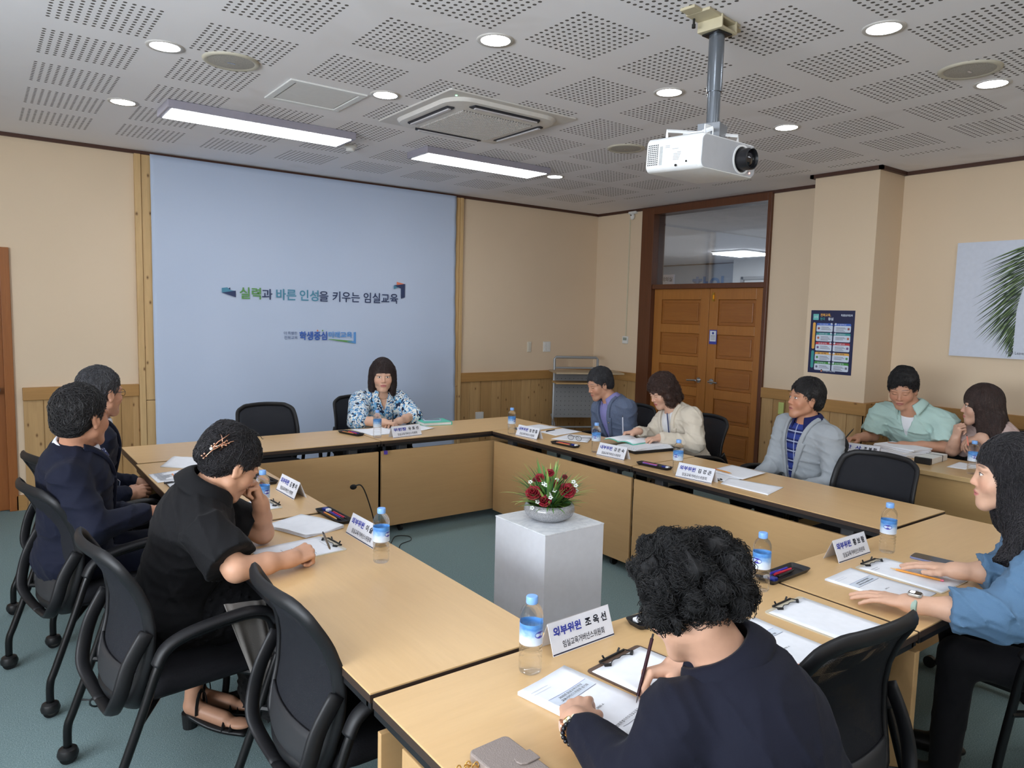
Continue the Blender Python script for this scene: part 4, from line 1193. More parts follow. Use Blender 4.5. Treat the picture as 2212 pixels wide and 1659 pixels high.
def cover(P, z, par, curl=None):
    """printed booklet cover: A top-left, B top-right, C bottom-right, D bottom-left as its reader sees it"""
    K = curl or (lambda u, v: 0)
    A, B, C_, D_ = [Vector((p[0], p[1], 0)) for p in P]
    xd = (B - A).normalized(); yd = (A - D_).normalized(); w = (B - A).length; h = (A - D_).length
    def pos(u, v): q = on(P, u, v); q.z = z + K(u, v); return q
    lines(P, [(.27, .10, .90, .105)], z + .0003, SHADE, 'title_field', par, curl)
    lines(P, [(.265, .10, .90, .004)], z + .0006, RULE_B, 'title_rule', par, curl)
    lines(P, [(.375, .10, .90, .004)], z + .0006, RULE_G, 'title_rule', par, curl)
    text('2025년 임실교육지원청', pos(.25, .315) + Vector((0, 0, .0006)), xd, yd, width=w * .48, height=h * .026, mat=M['ink'], parent=par)
    text('교육거버넌스위원회 정기회', pos(.22, .358) + Vector((0, 0, .0006)), xd, yd, width=w * .56, height=h * .028, mat=M['ink'], parent=par)
    lines(P, [(.10, .06, .42, .004), (.135, .06, .42, .004)], z + .0004, plain('faint_grey', (196, 198, 206)), 'faint_lines', par, curl)
    text('2025. 6.', pos(.42, .60) + Vector((0, 0, .0006)), xd, yd, width=w * .15, height=h * .018, mat=M['ink'], parent=par)
    text('전북특별자치도임실교육지원청', pos(.22, .86) + Vector((0, 0, .0006)), xd, yd, width=w * .6, height=h * .028, mat=M['ink'], parent=par)
    lines(P, [(.875, .30, .80, .004)], z + .0004, M['inkgrey'], 'small_lines', par, curl)
    lines(P, [(.835, .15, .20, .035)], z + .0005, plain('emblem_orange', (210, 120, 90)), 'emblem', par, curl)
def booklet(P, label, z=TT, n=3, curl=None, printed=True, cat='booklet'):
    c = on(P, .5, .5)
    e = empty('booklet', (c.x, c.y, z), 0, label, cat)
    Q = [(p[0] - c.x, p[1] - c.y) for p in P]
    for i in range(n):
        k = (lambda u, v, i=i: .0011 * i + (curl(u, v) * (i + 1) / n if curl else 0))
        o = quad_sheet(Q, 0, k, 'cover_sheet' if i == n - 1 else 'page', thick=.0009, parent=e)
    if printed: cover(Q, .0011 * n + .0002, o, (lambda u, v: curl(u, v)) if curl else None)
    return e
M['board_brown'] = plain('clipboard_brown', (92, 72, 60), .4)
M['board_clear'] = plain('clipboard_ivory', (206, 196, 176), .3)
M['board_grey'] = plain('clipboard_grey', (150, 140, 128), .4)
def clipboard(P, label, board, z=TT, rows=None, paper=True):
    """A-B is the clip edge"""
    c = on(P, .5, .5); e = empty('clipboard', (c.x, c.y, z), 0, label, 'clipboard', 'clipboards on the tables')
    Q = [(p[0] - c.x, p[1] - c.y) for p in P]
    m = MB()
    pts = []
    A, B, C_, D_ = [Vector((p[0], p[1], 0)) for p in Q]
    for (q, r, s_) in ((A, D_, B), (B, A, C_), (C_, B, D_), (D_, C_, A)):
        a = (r - q).normalized() * .012; b = (s_ - q).normalized() * .012
        pts += [q + a, q + a * .3 + b * .3, q + b]
    m.add([(p.x, p.y, 0) for p in pts] + [(p.x, p.y, .003) for p in pts], [tuple(reversed(range(12))), tuple(range(12, 24))] + [(k, (k + 1) % 12, 12 + (k + 1) % 12, 12 + k) for k in range(12)])
    m.build('board', board, e)
    if paper:
        Pq = [tuple(on(Q, u, v)[:2]) for u, v in ((.03, .05), (.97, .05), (.97, .985), (.03, .985))]
        sh = quad_sheet(Pq, .003, None, 'paper_sheet', thick=.001, parent=e)
        if rows: lines(Pq, rows, .0046, M['inkgrey'], 'printed_lines', sh)
    xd = (B - A).normalized(); yd = (D_ - A).normalized(); mid = (A + B) / 2
    m = MB()
    def L(a, b, zz): p = mid + xd * a + yd * b; return (p.x, p.y, zz)
    m.tube([L(-.055, -.002, .006), L(.055, -.002, .006)], .0035, 8)
    m.tube([L(-.058, .0, .006), L(-.058, .020, .009), L(-.045, .028, .007)], .0018, 6); m.tube([L(.058, .0, .006), L(.058, .020, .009), L(.045, .028, .007)], .0018, 6)
    m.tube(catmull([L(-.045, .028, .007), L(-.02, .018, .008), L(0, .022, .008), L(.02, .018, .008), L(.045, .028, .007)], 4), .0014, 6)
    m.build('wire_clip', M['blackmetal'], e)
    m = MB()
    for sx in (-1, 1): m.tube([L(sx * .062, .020, .007), L(sx * .046, .030, .007)], .0048, 8); m.tube([L(sx * .03, -.006, .006), L(sx * .038, -.006, .016)], .003, 6)
    m.build('clip_pad', M['black'], e)
    return e
rng = random.Random(3)
def para(v0, v1, n, u0=.08, u1=.92, th=.007):
    return [(v0 + (v1 - v0) * i / n, u0 + rng.random() * .04, u1 - rng.random() * .25, th) for i in range(n)]

# near row, curly-haired woman
cA = (-5.402, -5.558); cB = (-5.209, -5.512); cD = (-5.345, -5.872); cC = (-5.150, -5.823)
booklet([cA, cB, cC, cD], 'white printed booklet under the left hand of the curly-haired woman', n=4, curl=lambda u, v: .013 * max(0, (1 - u) - .55) * 2 * (.35 + v) + .002)
clipboard([(-5.176, -5.562), (-4.945, -5.530), (-4.900, -5.840), (-5.130, -5.872)], 'brown clipboard with blank paper under the pen of the curly-haired woman', M['board_brown'])
booklet([(-4.703, -5.612), (-4.492, -5.609), (-4.487, -5.905), (-4.698, -5.916)], 'white printed booklet right of the curly-haired woman, with nobody before it', n=3, curl=lambda u, v: .004 * max(0, u - .6) * v + .003 * (1 - v) ** 4)
clipboard([(-4.424, -5.594), (-4.196, -5.582), (-4.192, -5.886), (-4.418, -5.890)], 'ivory clipboard with a blank sheet before the empty chair, near row', M['board_clear'])
# woman in denim blue
booklet([(-3.976, -5.546), (-3.775, -5.535), (-3.752, -5.838), (-3.953, -5.846)], 'white printed booklet beneath the hand with the watch', n=3, curl=lambda u, v: .004 * (1 - v) ** 4)
clipboard([(-3.747, -5.534), (-3.524, -5.533), (-3.515, -5.850), (-3.744, -5.852)], 'ivory clipboard with an orange pencil lying on it, before the woman in denim blue', M['board_clear'], rows=[(.12, .1, .35, .005), (.16, .12, .3, .005)])
pc = pen_mesh('pencil', (-3.636, -5.713), radians(100), 'lying across the clipboard of the woman in denim blue', TT + .0055); pc.scale = (1.35, 1, 1)
ph = empty('smartphone', (-3.385, -5.665, TT), radians(-82), 'dark smartphone beyond the far hand of the woman in denim blue', 'phone')
MB().prism(rrect(.15, .075, .012, 4), 0, .008).build('phone_body', plain('phone_blue_edge', (120, 128, 170), .3), ph, bevel=.001)
MB().prism(rrect(.146, .071, .011, 4), .008, .0085).build('screen', plain('phone_screen', (26, 26, 32), .1), ph)
# woman in black
def tent(u, v): return .030 * (1 - abs(2 * u - 1)) ** .8 * (1 - .3 * v) if False else .018 * max(0, 1 - abs(u - .5) * 3.2) * (1 - v * .6) + .004
booklet([(-5.482, -3.819), (-5.278, -3.731), (-5.194, -4.021), (-5.386, -4.075)], 'blank white booklet lying face down between the two left nameplates', n=4, curl=lambda u, v: .022 * (abs(2 * u - 1) ** 1.6) * v * .0 + .016 * (1 - abs(2 * v - 1)) * (abs(2 * u - 1)) * .4 + .012 * max(0, abs(2 * u - 1) - .2) * (v > .001) * v + .002, printed=False)
clipboard([(-5.300, -4.300), (-5.318, -4.078), (-5.632, -4.107), (-5.614, -4.329)], 'ivory clipboard with a printed form under the writing hand of the woman in black', M['board_clear'], rows=para(.35, .95, 13, .08, .7, .006) + [(.10, .3, .7, .004)])
# nearer navy suit man
clipboard([(-5.305, -3.568), (-5.318, -3.372), (-5.60, -3.395), (-5.587, -3.590)], 'ivory clipboard behind the left water bottle, half hidden by the woman in black', M['board_clear'])
ph = empty('smartphone', (-5.515, -3.56, TT + .005), radians(8), 'grey phone with a peach edge on the clipboard behind the left bottle', 'phone')
MB().prism(rrect(.075, .15, .012, 4), 0, .009).build('phone_body', plain('phone_peach', (210, 150, 130), .3), ph, bevel=.001)
MB().prism(rrect(.071, .146, .011, 4), .009, .0095).build('phone_back', plain('phone_slate', (96, 104, 120), .2), ph)
booklet([(-5.610, -2.330), (-5.415, -2.100), (-5.250, -2.290), (-5.440, -2.500)], 'blank white booklet half open at the far left table corner', n=3, curl=lambda u, v: .035 * (1 - abs(2 * u - 1)) ** 1.2 * (1 - .4 * v), printed=False)
sh = quad_sheet([(-5.705, -2.515), (-5.43, -2.475), (-5.465, -2.715), (-5.700, -2.748)], TT + .001, lambda u, v: .004 * u, 'printed_sheet', thick=.0016); tag(sh, 'white sheet printed with grey lines and an orange box, left row far end', 'sheet')
Pq = [(-5.705, -2.515), (-5.43, -2.475), (-5.465, -2.715), (-5.700, -2.748)]
lines(Pq, para(.06, .92, 15, .05, .46, .02) + para(.06, .92, 15, .54, .96, .02), TT + .0055, M['inkgrey'], 'printed_lines', sh)
lines(Pq, [(.30, .40, .44, .5)], TT + .0058, plain('print_orange', (226, 160, 120)), 'printed_box', sh); lines(Pq, [(.30, .46, .50, .5)], TT + .0058, plain('print_blue', (110, 140, 200)), 'printed_box', sh)
clipboard([(-5.42, -2.95), (-5.42, -2.74), (-5.67, -2.72), (-5.67, -2.93)], 'brown clipboard corner under the printed sheet, before the man with glasses', M['board_brown'])
pen_mesh('black', (-5.62, -2.80), radians(10), 'on the brown clipboard under the printed sheet', TT + .0055)
# chairwoman
booklet([(-4.085, -1.60), (-3.86, -1.66), (-3.80, -1.93), (-4.06, -1.935)], 'white booklet under the hands of the woman in the patterned blouse', n=3, curl=lambda u, v: .003 + .012 * max(0, u - .6) * 2, printed=False)
sh = quad_sheet([(-3.80, -1.66), (-3.50, -1.60), (-3.47, -1.86), (-3.72, -1.93)], TT + .001, lambda u, v: .012 * max(0, u - .5) * (v), 'sheet', thick=.002); tag(sh, 'white sheet between the back nameplate and the mint notebook', 'sheet')
nb = empty('notebook', (-3.335, -1.62, TT), radians(-8), 'closed mint green notebook under a phone on the back table', 'notebook')
MB().box(-.125, .12, -.10, .10, .002, .024).build('page_block', M['paper'], nb, bevel=.002)
MINT = plain('mint_cover', (92, 200, 176), .4)
m = MB(); m.box(-.13, .125, -.105, .105, .024, .028); m.box(.118, .127, -.105, .105, 0, .028); m.box(-.13, .125, -.105, .105, -.0, .003)
m.build('notebook_cover', MINT, nb, bevel=.002)
ph = empty('smartphone', (-3.345, -1.605, TT + .028), radians(-20), 'silver framed phone lying on the mint green notebook', 'phone')
MB().prism(rrect(.155, .078, .012, 4), 0, .008).build('phone_body', plain('phone_silver', (180, 186, 206), .3), ph)
MB().prism(rrect(.13, .066, .004, 3), .008, .0085).build('screen', plain('phone_screen_grey', (104, 110, 122), .1), ph)
# blue blazer man
clipboard([(-2.905, -2.335), (-2.90, -2.13), (-2.55, -2.08), (-2.50, -2.30)], 'ivory clipboard with white paper at the far corner of the right row', M['board_clear'])
pen_mesh('black', (-2.69, -2.405), radians(15), 'at the edge of the clipboard before the man in the blue blazer', TT + .001)
sh = quad_sheet([(-2.80, -2.39), (-2.50, -2.345), (-2.495, -2.57), (-2.80, -2.60)], TT + .0008, lambda u, v: .004 * v * u, 'sheet', thick=.0014); tag(sh, 'faintly printed white sheet before the man in the blue blazer', 'sheet')
sh = quad_sheet([(-2.93, -2.70), (-2.66, -2.60), (-2.55, -2.77), (-2.80, -2.97)], TT + .0008, lambda u, v: .004 * v, 'sheet', thick=.0014); tag(sh, 'blank white sheet under the black eyeglasses', 'sheet')
gl_ = empty('eyeglasses', (-2.83, -2.86, TT + .006), radians(-75), 'black framed eyeglasses lying folded open on a sheet, right row', 'eyeglasses')
m = MB()
for sx in (-1, 1):
    m.tube([(sx * .036 + .026 * cos(t * pi / 8), 0, .020 + .018 * sin(t * pi / 8)) for t in range(16)], .0016, 6, closed=True)
    m.tube([(sx * .062, 0, .028), (sx * .066, .02, .026), (sx * .06, .12, .012), (sx * .055, .14, .0)], .0018, 6)
m.tube([(-.010, 0, .026), (0, -.003, .029), (.010, 0, .026)], .0016, 6)
m.build('glasses_frame', M['black'], gl_)
m = MB()
for sx in (-1, 1): m.add([(sx * .036 + .025 * cos(t * pi / 8), 0, .020 + .017 * sin(t * pi / 8)) for t in range(16)], [tuple(range(16))])
m.build('lens', M['glass'], gl_)
# cream blazer woman: open mint notebook on a pile
pl_ = empty('folder', (-2.60, -3.38, TT), radians(-8), 'black ring folder under papers before the woman in the cream blazer', 'folder')
MB().box(-.19, .19, -.11, .11, 0, .020).build('folder_body', M['black'], pl_, bevel=.003)
for i in range(4):
    sh = MB().box(-.185, .17, -.105, .10, 0, .003).build('sheet', M['paper'], None, loc=(-2.61 + .01 * i, -3.375 + .012 * i, TT + .0205 + .0035 * i), rz=radians(-8 + 5 * i)); tag(sh, ['lowest sheet on the black folder before the woman in the cream blazer', 'second sheet in the pile on the black folder', 'third sheet in the pile on the black folder', 'top sheet of the pile on the black folder'][i], 'sheet')
nb = empty('notebook', (-2.60, -3.19, TT + .036), radians(-86), 'open mint green notebook the woman in the cream blazer writes in', 'notebook')
def half(sx, h0): return lambda u, v: Vector((sx * u * .135, (v - .5) * .20, h0 + .020 * sin(u * pi * .8) - .012 * u))
for sx in (-1, 1):
    MB().grid(half(sx, .006), 10, 4).build('pages', M['paper'], nb, smooth=True, solid=.008)
    MB().grid(lambda u, v, s_=sx: Vector((s_ * u * .142, (v - .5) * .212, .0 + .018 * sin(u * pi * .8) - .012 * u)), 10, 4).build('notebook_cover', MINT, nb, smooth=True, solid=.003)
# grey jacket man
clipboard([(-2.97, -4.35), (-2.96, -4.13), (-2.69, -4.11), (-2.70, -4.34)], 'clipboard under sheets and a pencil before the man in the grey jacket', M['board_grey'])
sh = quad_sheet([(-2.80, -4.09), (-2.54, -4.07), (-2.55, -4.33), (-2.83, -4.36)], TT + .006, lambda u, v: .003 * u, 'sheet', thick=.0016); tag(sh, 'printed sheet nearest the lap of the man in the grey jacket', 'sheet')
pc = pen_mesh('pencil', (-2.77, -4.18), radians(-97), 'lying on the papers of the man in the grey jacket', TT + .0105)
sh = quad_sheet([(-3.02, -4.35), (-2.88, -4.30), (-2.78, -4.60), (-3.02, -4.66)], TT + .001, lambda u, v: .006 * (1 - v) * u, 'sheet', thick=.003); tag(sh, 'blank white folded booklet nearest the empty seat, right row', 'sheet')
# side desk
for i in range(5):
    sh = MB().box(-.15, .15, -.105, .105, 0, .010).build('paper_stack', M['paper'], None, bevel=.001, loc=(-1.20 + .006 * i, -4.50 - .004 * (i % 3), T2 + .0005 + .0112 * i), rz=radians(68 + [0, 4, -3, 6, 14][i]))
    tag(sh, ['bottom', 'second', 'third', 'fourth', 'top'][i] + ' layer of the white paper stack on the side desk', 'papers', 'paper stack on the side desk')
bd = empty('ring_binder', (-1.31, -4.755, T2), radians(4), 'white ring binder with a black band beside the paper stack on the side desk', 'binder')
MB().box(-.15, .15, -.05, .05, 0, .042).build('binder_body', M['white'], bd, bevel=.004)
MB().box(-.152, -.128, -.051, .051, -.0, .0425).build('binder_spine', M['black'], bd, bevel=.003)
MB().box(.055, .062, -.0515, .0515, -.0, .0435).build('elastic_band', M['black'], bd)
pen_mesh('black', (-1.52, -4.62), radians(-72), 'on the side desk in front of the paper stack', T2 + .0005)
sh = quad_sheet([(-1.30, -4.20), (-1.05, -4.20), (-1.04, -4.42), (-1.30, -4.44)], T2 + .001, None, 'sheet', thick=.002, mat=plain('pinkish_sheet', (232, 222, 226), .7)); tag(sh, 'pale pink sheet under the hands of the man in the mint shirt', 'sheet')
sh = quad_sheet([(-1.42, -3.86), (-1.12, -3.84), (-1.12, -4.05), (-1.42, -4.08)], T2 + .001, None, 'sheet', thick=.003); tag(sh, 'white sheets at the far end of the side desk behind the nameplate', 'sheet')
sh = quad_sheet([(-1.42, -4.90), (-1.18, -4.88), (-1.20, -5.05), (-1.40, -5.0)], T2 + .001, lambda u, v: .004 * u, 'sheet', thick=.002); tag(sh, 'small white sheet beside the bottle on the side desk', 'sheet')
# taupe phone wallet at the bottom edge
wt = empty('phone_wallet', (-5.592, -5.800, TT), radians(2), 'taupe leather phone wallet with a rounded clasp at the bottom edge', 'phone wallet')
TP = plain('taupe_leather', (140, 128, 122), .55, bump=.6, bscale=420)
MB().prism(rrect(.105, .19, .014, 5), .0, .020).build('wallet_body', TP, wt, bevel=.004)
m = MB(); m.prism([(.055, .018), (.02, .018), (.008, .012), (.004, 0), (.008, -.012), (.02, -.018), (.055, -.018)], .0205, .0245); m.build('clasp_tab', TP, wt, bevel=.0015)
m = MB()
for i in range(5): m.tube([(-.060 - .012 * i + .007 * cos(t * pi / 6), .055 + .012 * (i % 2) + .005 * sin(t * pi / 6), .012 + .004 * sin(t * pi / 3)) for t in range(12)], .0016, 6, closed=True)
m.build('metal_chain', plain('gold_metal', (210, 170, 100), .2, 1.0), wt)
m = MB()
for i in range(3): m.tube([(-.118, .062 + .005 * i, .010), (-.145, .066 + .007 * i, .008), (-.18, .07 + .008 * i, .004)], .002, 6)
m.build('grey_strap', plain('strap_grey', (70, 72, 80), .5), wt)

# ------------------------------------------------------------------ gooseneck microphone on the floor
mc = empty('microphone', (-4.24, -2.44, 0), 0, 'black gooseneck microphone rising from the floor before the back tables', 'microphone')
MB().lathe([(.07, 0), (.07, .012), (.05, .022), (.02, .03)], 28).build('base', M['black'], mc, smooth='auto')
MB().tube(catmull([(0, 0, .02), (-.03, 0, .15), (-.06, 0, .28), (-.10, .02, .42), (-.13, .03, .475), (-.165, .03, .478)], 6), .0045, 8).build('gooseneck', M['black'], mc, smooth=True)
MB().ball((-.185, .03, .470), .018, sc=(1.35, 1, 1)).build('foam_head', plain('foam_black', (20, 20, 22), .95), mc, smooth=True)
MB().tube(catmull([(.06, 0, .006), (.14, .10, .005), (.24, .22, .005), (.32, .17, .005), (.29, .08, .005), (.18, .03, .005), (.10, -.10, .005)], 6), .0028, 6).build('cable', M['black'], mc, smooth=True)

# ------------------------------------------------------------------ flower bowl
fb = empty('flower_bowl', (-4.398, -4.46, .751), 0, 'round speckled grey bowl holding the red rose arrangement', 'bowl')
s = NT('speckled_stone'); v = s.n('ShaderNodeTexVoronoi'); s.plug(s.coords('Object'), v.inputs['Vector']); v.inputs['Scale'].default_value = 420
s.set(s.mix(v.outputs['Color'], lin((112, 114, 118)), lin((172, 172, 174))), .12, spec=.7)
MB().lathe([(.06, 0), (.075, .003), (.105, .022), (.116, .045), (.112, .066), (.102, .076), (.095, .074), (.100, .062), (.10, .045), (.02, .04)], 48).build('bowl', s.m, fb, smooth=True)
MB().lathe([(.001, .064), (.099, .060)], 30, cap=False).build('moss', plain('dark_moss', (30, 34, 24), .9), fb)
fa = empty('flower_arrangement', (-4.398, -4.46, .81), 0, 'arrangement of dark red roses, white blossoms and long grass blades on the pedestal', 'flowers')
rnd = random.Random(11)
GRN = [plain('leaf_green', (92, 136, 66), .5), plain('leaf_lime', (150, 178, 92), .5), plain('leaf_deep', (58, 100, 58), .45)]
def blade(m, a, tilt, L, w, droop):
    d = Vector((cos(a), sin(a), 0)); side = Vector((-sin(a), cos(a), 0)); p = d * rnd.uniform(.0, .05); p.z = 0
    pts = []; th = tilt
    N = 9
    for i in range(N + 1):
        ww = w * (1 - (i / N) ** 1.8) * (.5 + min(1, i * .4)) + .0004
        pts += [p + side * ww, p + Vector((0, 0, -ww * .3)), p - side * ww]
        p = p + (d * sin(th) + Vector((0, 0, cos(th)))) * (L / N)
        th += droop / N
    m.add(pts, [(i * 3 + j, i * 3 + j + 1, i * 3 + j + 4, i * 3 + j + 3) for i in range(N) for j in range(2)])
for k in range(3):
    m = MB()
    for i in range([78, 62, 40][k]):
        a = rnd.uniform(0, 2 * pi); blade(m, a, rnd.uniform(.05, .95), rnd.uniform(.12, .225), rnd.uniform(.0035, .0062), rnd.uniform(.2, 1.0))
    for i in range(10): blade(m, rnd.uniform(0, 2 * pi), rnd.uniform(.9, 1.3), rnd.uniform(.09, .15), rnd.uniform(.004, .006), rnd.uniform(.3, .9))
    tag(m.build('grass_blades', GRN[k], fa, smooth=True), None, None, None, 'stuff')
m = MB()
for i in range(300):
    a = rnd.uniform(0, 2 * pi); blade(m, a, rnd.uniform(.5, 1.35), rnd.uniform(.05, .11), rnd.uniform(.0012, .0022), rnd.uniform(.1, .8))
tag(m.build('fern_sprigs', plain('sprig_green', (96, 138, 52), .5), fa), None, None, None, 'stuff')
for a, L in ((-2.3, .10), (-1.2, .09), (-.35, .10), (-1.9, .08)):
    m = MB(); d = Vector((cos(a), sin(a), 0)); sd = Vector((-sin(a), cos(a), 0)); th = .9; p = d * .03
    for i in range(9):
        ww = .020 * sin(pi * (i + .3) / 9.4); m.v += [tuple(p + sd * ww + Vector((0, 0, ww * .3))), tuple(p), tuple(p - sd * ww + Vector((0, 0, ww * .3)))]
        p = p + (d * sin(th) + Vector((0, 0, cos(th)))) * (L / 9); th += .09
    m.f += [(i * 3 + j, i * 3 + j + 1, i * 3 + j + 4, i * 3 + j + 3) for i in range(8) for j in range(2)]
    m.build('broad_leaf', GRN[2], fa, smooth=True)
ROSE = plain('rose_red', (136, 12, 34), .65); ROSE2 = plain('rose_dark', (104, 8, 28), .65)
toC = (Vector((-6.46, -6.92, 1.67)) - Vector((-4.398, -4.46, .9))).normalized(); rgt = Vector((.80, -.60, 0)); upv = Vector((0, 0, 1))
def rose(a, b, r, depth):
    c = rgt * a + upv * b + Vector((toC.x, toC.y, 0)) * depth
    ax = (toC * .8 + upv * .5 + rgt * a * 2).normalized()
    Q = ax.to_track_quat('Z', 'Y').to_matrix().to_4x4()
    m = MB(); n = 0
    for ring, (rr, tilt, cnt, hgt) in enumerate(((.25, .15, 3, .9), (.45, .35, 4, .8), (.7, .6, 5, .62), (.95, .9, 6, .35))):
        for k in range(cnt):
            a0 = 2 * pi * k / cnt + ring * .7
            def f(u, v):
                an = a0 + (u - .5) * (2 * pi / cnt) * 1.35
                rad = r * (rr * .35 + (rr * .72) * v ** .8) * (1 - .12 * (abs(2 * u - 1)) ** 2)
                z = r * (hgt * v * (1 - tilt * .45 * v)) - r * .2
                return c + Q.to_3x3() @ Vector((rad * cos(an), rad * sin(an), z + .06 * r * sin(u * 9 + ring)))
            m.grid(f, 7, 5)
    m.build('rose', ROSE if r > .017 else ROSE2, fa, smooth=True, solid=.0012)
    MB().tube([c - ax * r * .3, Vector((c.x * .4, c.y * .4, .0))], .002, 5).build('rose_stem', GRN[2], fa)
for a, b, r, dp in ((-.073, .075, .036, .07), (-.022, .045, .031, .085), (.078, .085, .038, .05), (-.048, .135, .022, .03), (-.002, .150, .020, -.01), (.016, .115, .021, .055), (.065, .135, .013, 0), (-.068, .120, .012, .0)):
    rose(a, b, r, dp)
WF = plain('blossom_white', (236, 240, 236), .6)
for a, b, dp in ((-.075, .012, .09), (-.052, .04, .09), (-.004, .075, .09), (.004, .062, .095), (-.028, .115, .06), (-.018, .11, .065), (.01, .10, .06), (.03, .125, .02), (.105, .12, .03), (.115, .105, .035), (.118, .078, .02), (-.088, .112, .02), (.02, .088, .07)):
    c = rgt * a + upv * b + Vector((toC.x, toC.y, 0)) * dp; m = MB()
    Q = (toC + upv * .3).normalized().to_track_quat('Z', 'Y').to_matrix()
    for k in range(5):
        t = 2 * pi * k / 5; m.ball(c + Q @ Vector((.0065 * cos(t), .0065 * sin(t), 0)), .0055, 8, 4, sc=(1, 1, .6))
    m.build('white_blossom', WF, fa, smooth=True)

cb = MB().tube(catmull([(-6.16, -3.52, .004), (-6.05, -3.60, .004), (-5.98, -3.74, .10), (-6.06, -3.82, .16), (-6.14, -3.74, .10), (-6.10, -3.62, .004), (-5.90, -3.55, .004), (-5.6, -3.5, .004)], 6), .004, 6)
tag(cb.build('floor_cable', M['black'], smooth=True), 'thin black cable looped on the carpet behind the chair of the woman in black', 'cable')

bc = MB().box(-.012, .012, -.006, .010, -.012, .016).build('binder_clip', plain('clip_purple', (84, 64, 160), .35), bevel=.002, loc=(-4.06, -2.166, .630))
tag(bc, 'small purple binder clip on the top edge of the back modesty panel', 'clip')
MB().tube([(.012, -.004, .004), (.026, -.004, .008), (.026, -.004, -.004), (.012, -.004, -.002)], .001, 5).build('clip_wire', M['chrome'], bc)
# ------------------------------------------------------------------ implicit surfaces -> meshes (surface nets)
F4 = np.float32
def V3(p): return np.array([p[0], p[1], p[2]], dtype=F4)
def unit(v): v = np.asarray(v, dtype=np.float64); return v / (np.linalg.norm(v) + 1e-12)
class Pr:
    def __init__(s, f, lo, hi): s.f = f; s.lo = np.asarray(lo, F4); s.hi = np.asarray(hi, F4)
def cone(a, b, ra, rb=None):
    """round cone"""
    rb = ra if rb is None else rb
    a = V3(a); b = V3(b); ab = b - a; L2 = float(ab @ ab) + 1e-12
    def f(P):
        t = np.clip(((P - a) @ ab) / L2, 0, 1)
        return np.linalg.norm(P - a - t[:, None] * ab, axis=1) - (ra + (rb - ra) * t)
    R = max(ra, rb)
    return Pr(f, np.minimum(a, b) - R, np.maximum(a, b) + R)
def fcone(a, b, ra, rb):
    """cone with flat ends"""
    a = V3(a); b = V3(b); ab = b - a; L = float(np.linalg.norm(ab)); d = ab / L
    def f(P):
        h = (P - a) @ d; r = np.linalg.norm(P - a - h[:, None] * d, axis=1)
        t = np.clip(h / L, 0, 1)
        return np.maximum(r - (ra + (rb - ra) * t), np.abs(h - L / 2) - L / 2)
    R = max(ra, rb)
    return Pr(f, np.minimum(a, b) - R, np.maximum(a, b) + R)
def ell(c, r, M=None):
    """ellipsoid; M: 3x3 with the local axes as columns"""
    c = V3(c); r = V3(r); M = np.eye(3, dtype=F4) if M is None else np.asarray(M, F4)
    def f(P):
        q = (P - c) @ M
        k0 = np.linalg.norm(q / r, axis=1); k1 = np.linalg.norm(q / (r * r), axis=1)
        return k0 * (k0 - 1) / (k1 + 1e-9)
    R = np.abs(M) @ r
    return Pr(f, c - R, c + R)
def group(prims, k=.02):
    lo = np.min([p.lo for p in prims], axis=0); hi = np.max([p.hi for p in prims], axis=0)
    def f(P):
        d = np.full(len(P), .5, F4)
        for p in prims:
            kk = getattr(p, 'k', k)
            m = np.all((P > p.lo - .07) & (P < p.hi + .07), axis=1)
            if not m.any(): continue
            q = p.f(P[m]); a = d[m]
            if getattr(p, 'sub', False):
                q = -q; h = np.clip(.5 - .5 * (a - q) / kk, 0, 1)
                d[m] = a * (1 - h) + q * h + kk * h * (1 - h)
            else:
                h = np.clip(.5 + .5 * (a - q) / kk, 0, 1)
                d[m] = a * (1 - h) + q * h - kk * h * (1 - h)
        return d
    return Pr(f, lo, hi)
def S(p, k=.01): p.sub = True; p.k = k; return p
def K(p, k): p.k = k; return p
def xform(p, H, R, s):
    """place a local primitive: columns of R are the world axes of the local frame"""
    H = V3(H); R = np.asarray(R, F4)
    def f(P): return p.f(((P - H) @ R) / s) * s
    c = (p.lo + p.hi) / 2; e = (p.hi - p.lo) / 2
    C = H + R @ (c * s); E = np.abs(R) @ (e * s)
    q = Pr(f, C - E, C + E)
    if getattr(p, 'sub', False): q.sub = True
    if hasattr(p, 'k'): q.k = p.k * s
    return q
def folds(P, f, seed=0):
    r = np.random.RandomState(seed); v = np.zeros(len(P), F4)
    for i in range(4):
        a = r.normal(size=3).astype(F4); a /= np.linalg.norm(a); b = r.normal(size=3).astype(F4)
        w = np.sin(P @ (a * f * (1 + .5 * i)) + 1.7 * np.sin(P @ (b * f * .45)) + i * 2.1)
        v += (1 - np.abs(w)) ** 3 / (1 + .45 * i)
    return (v - .8) * 1.25
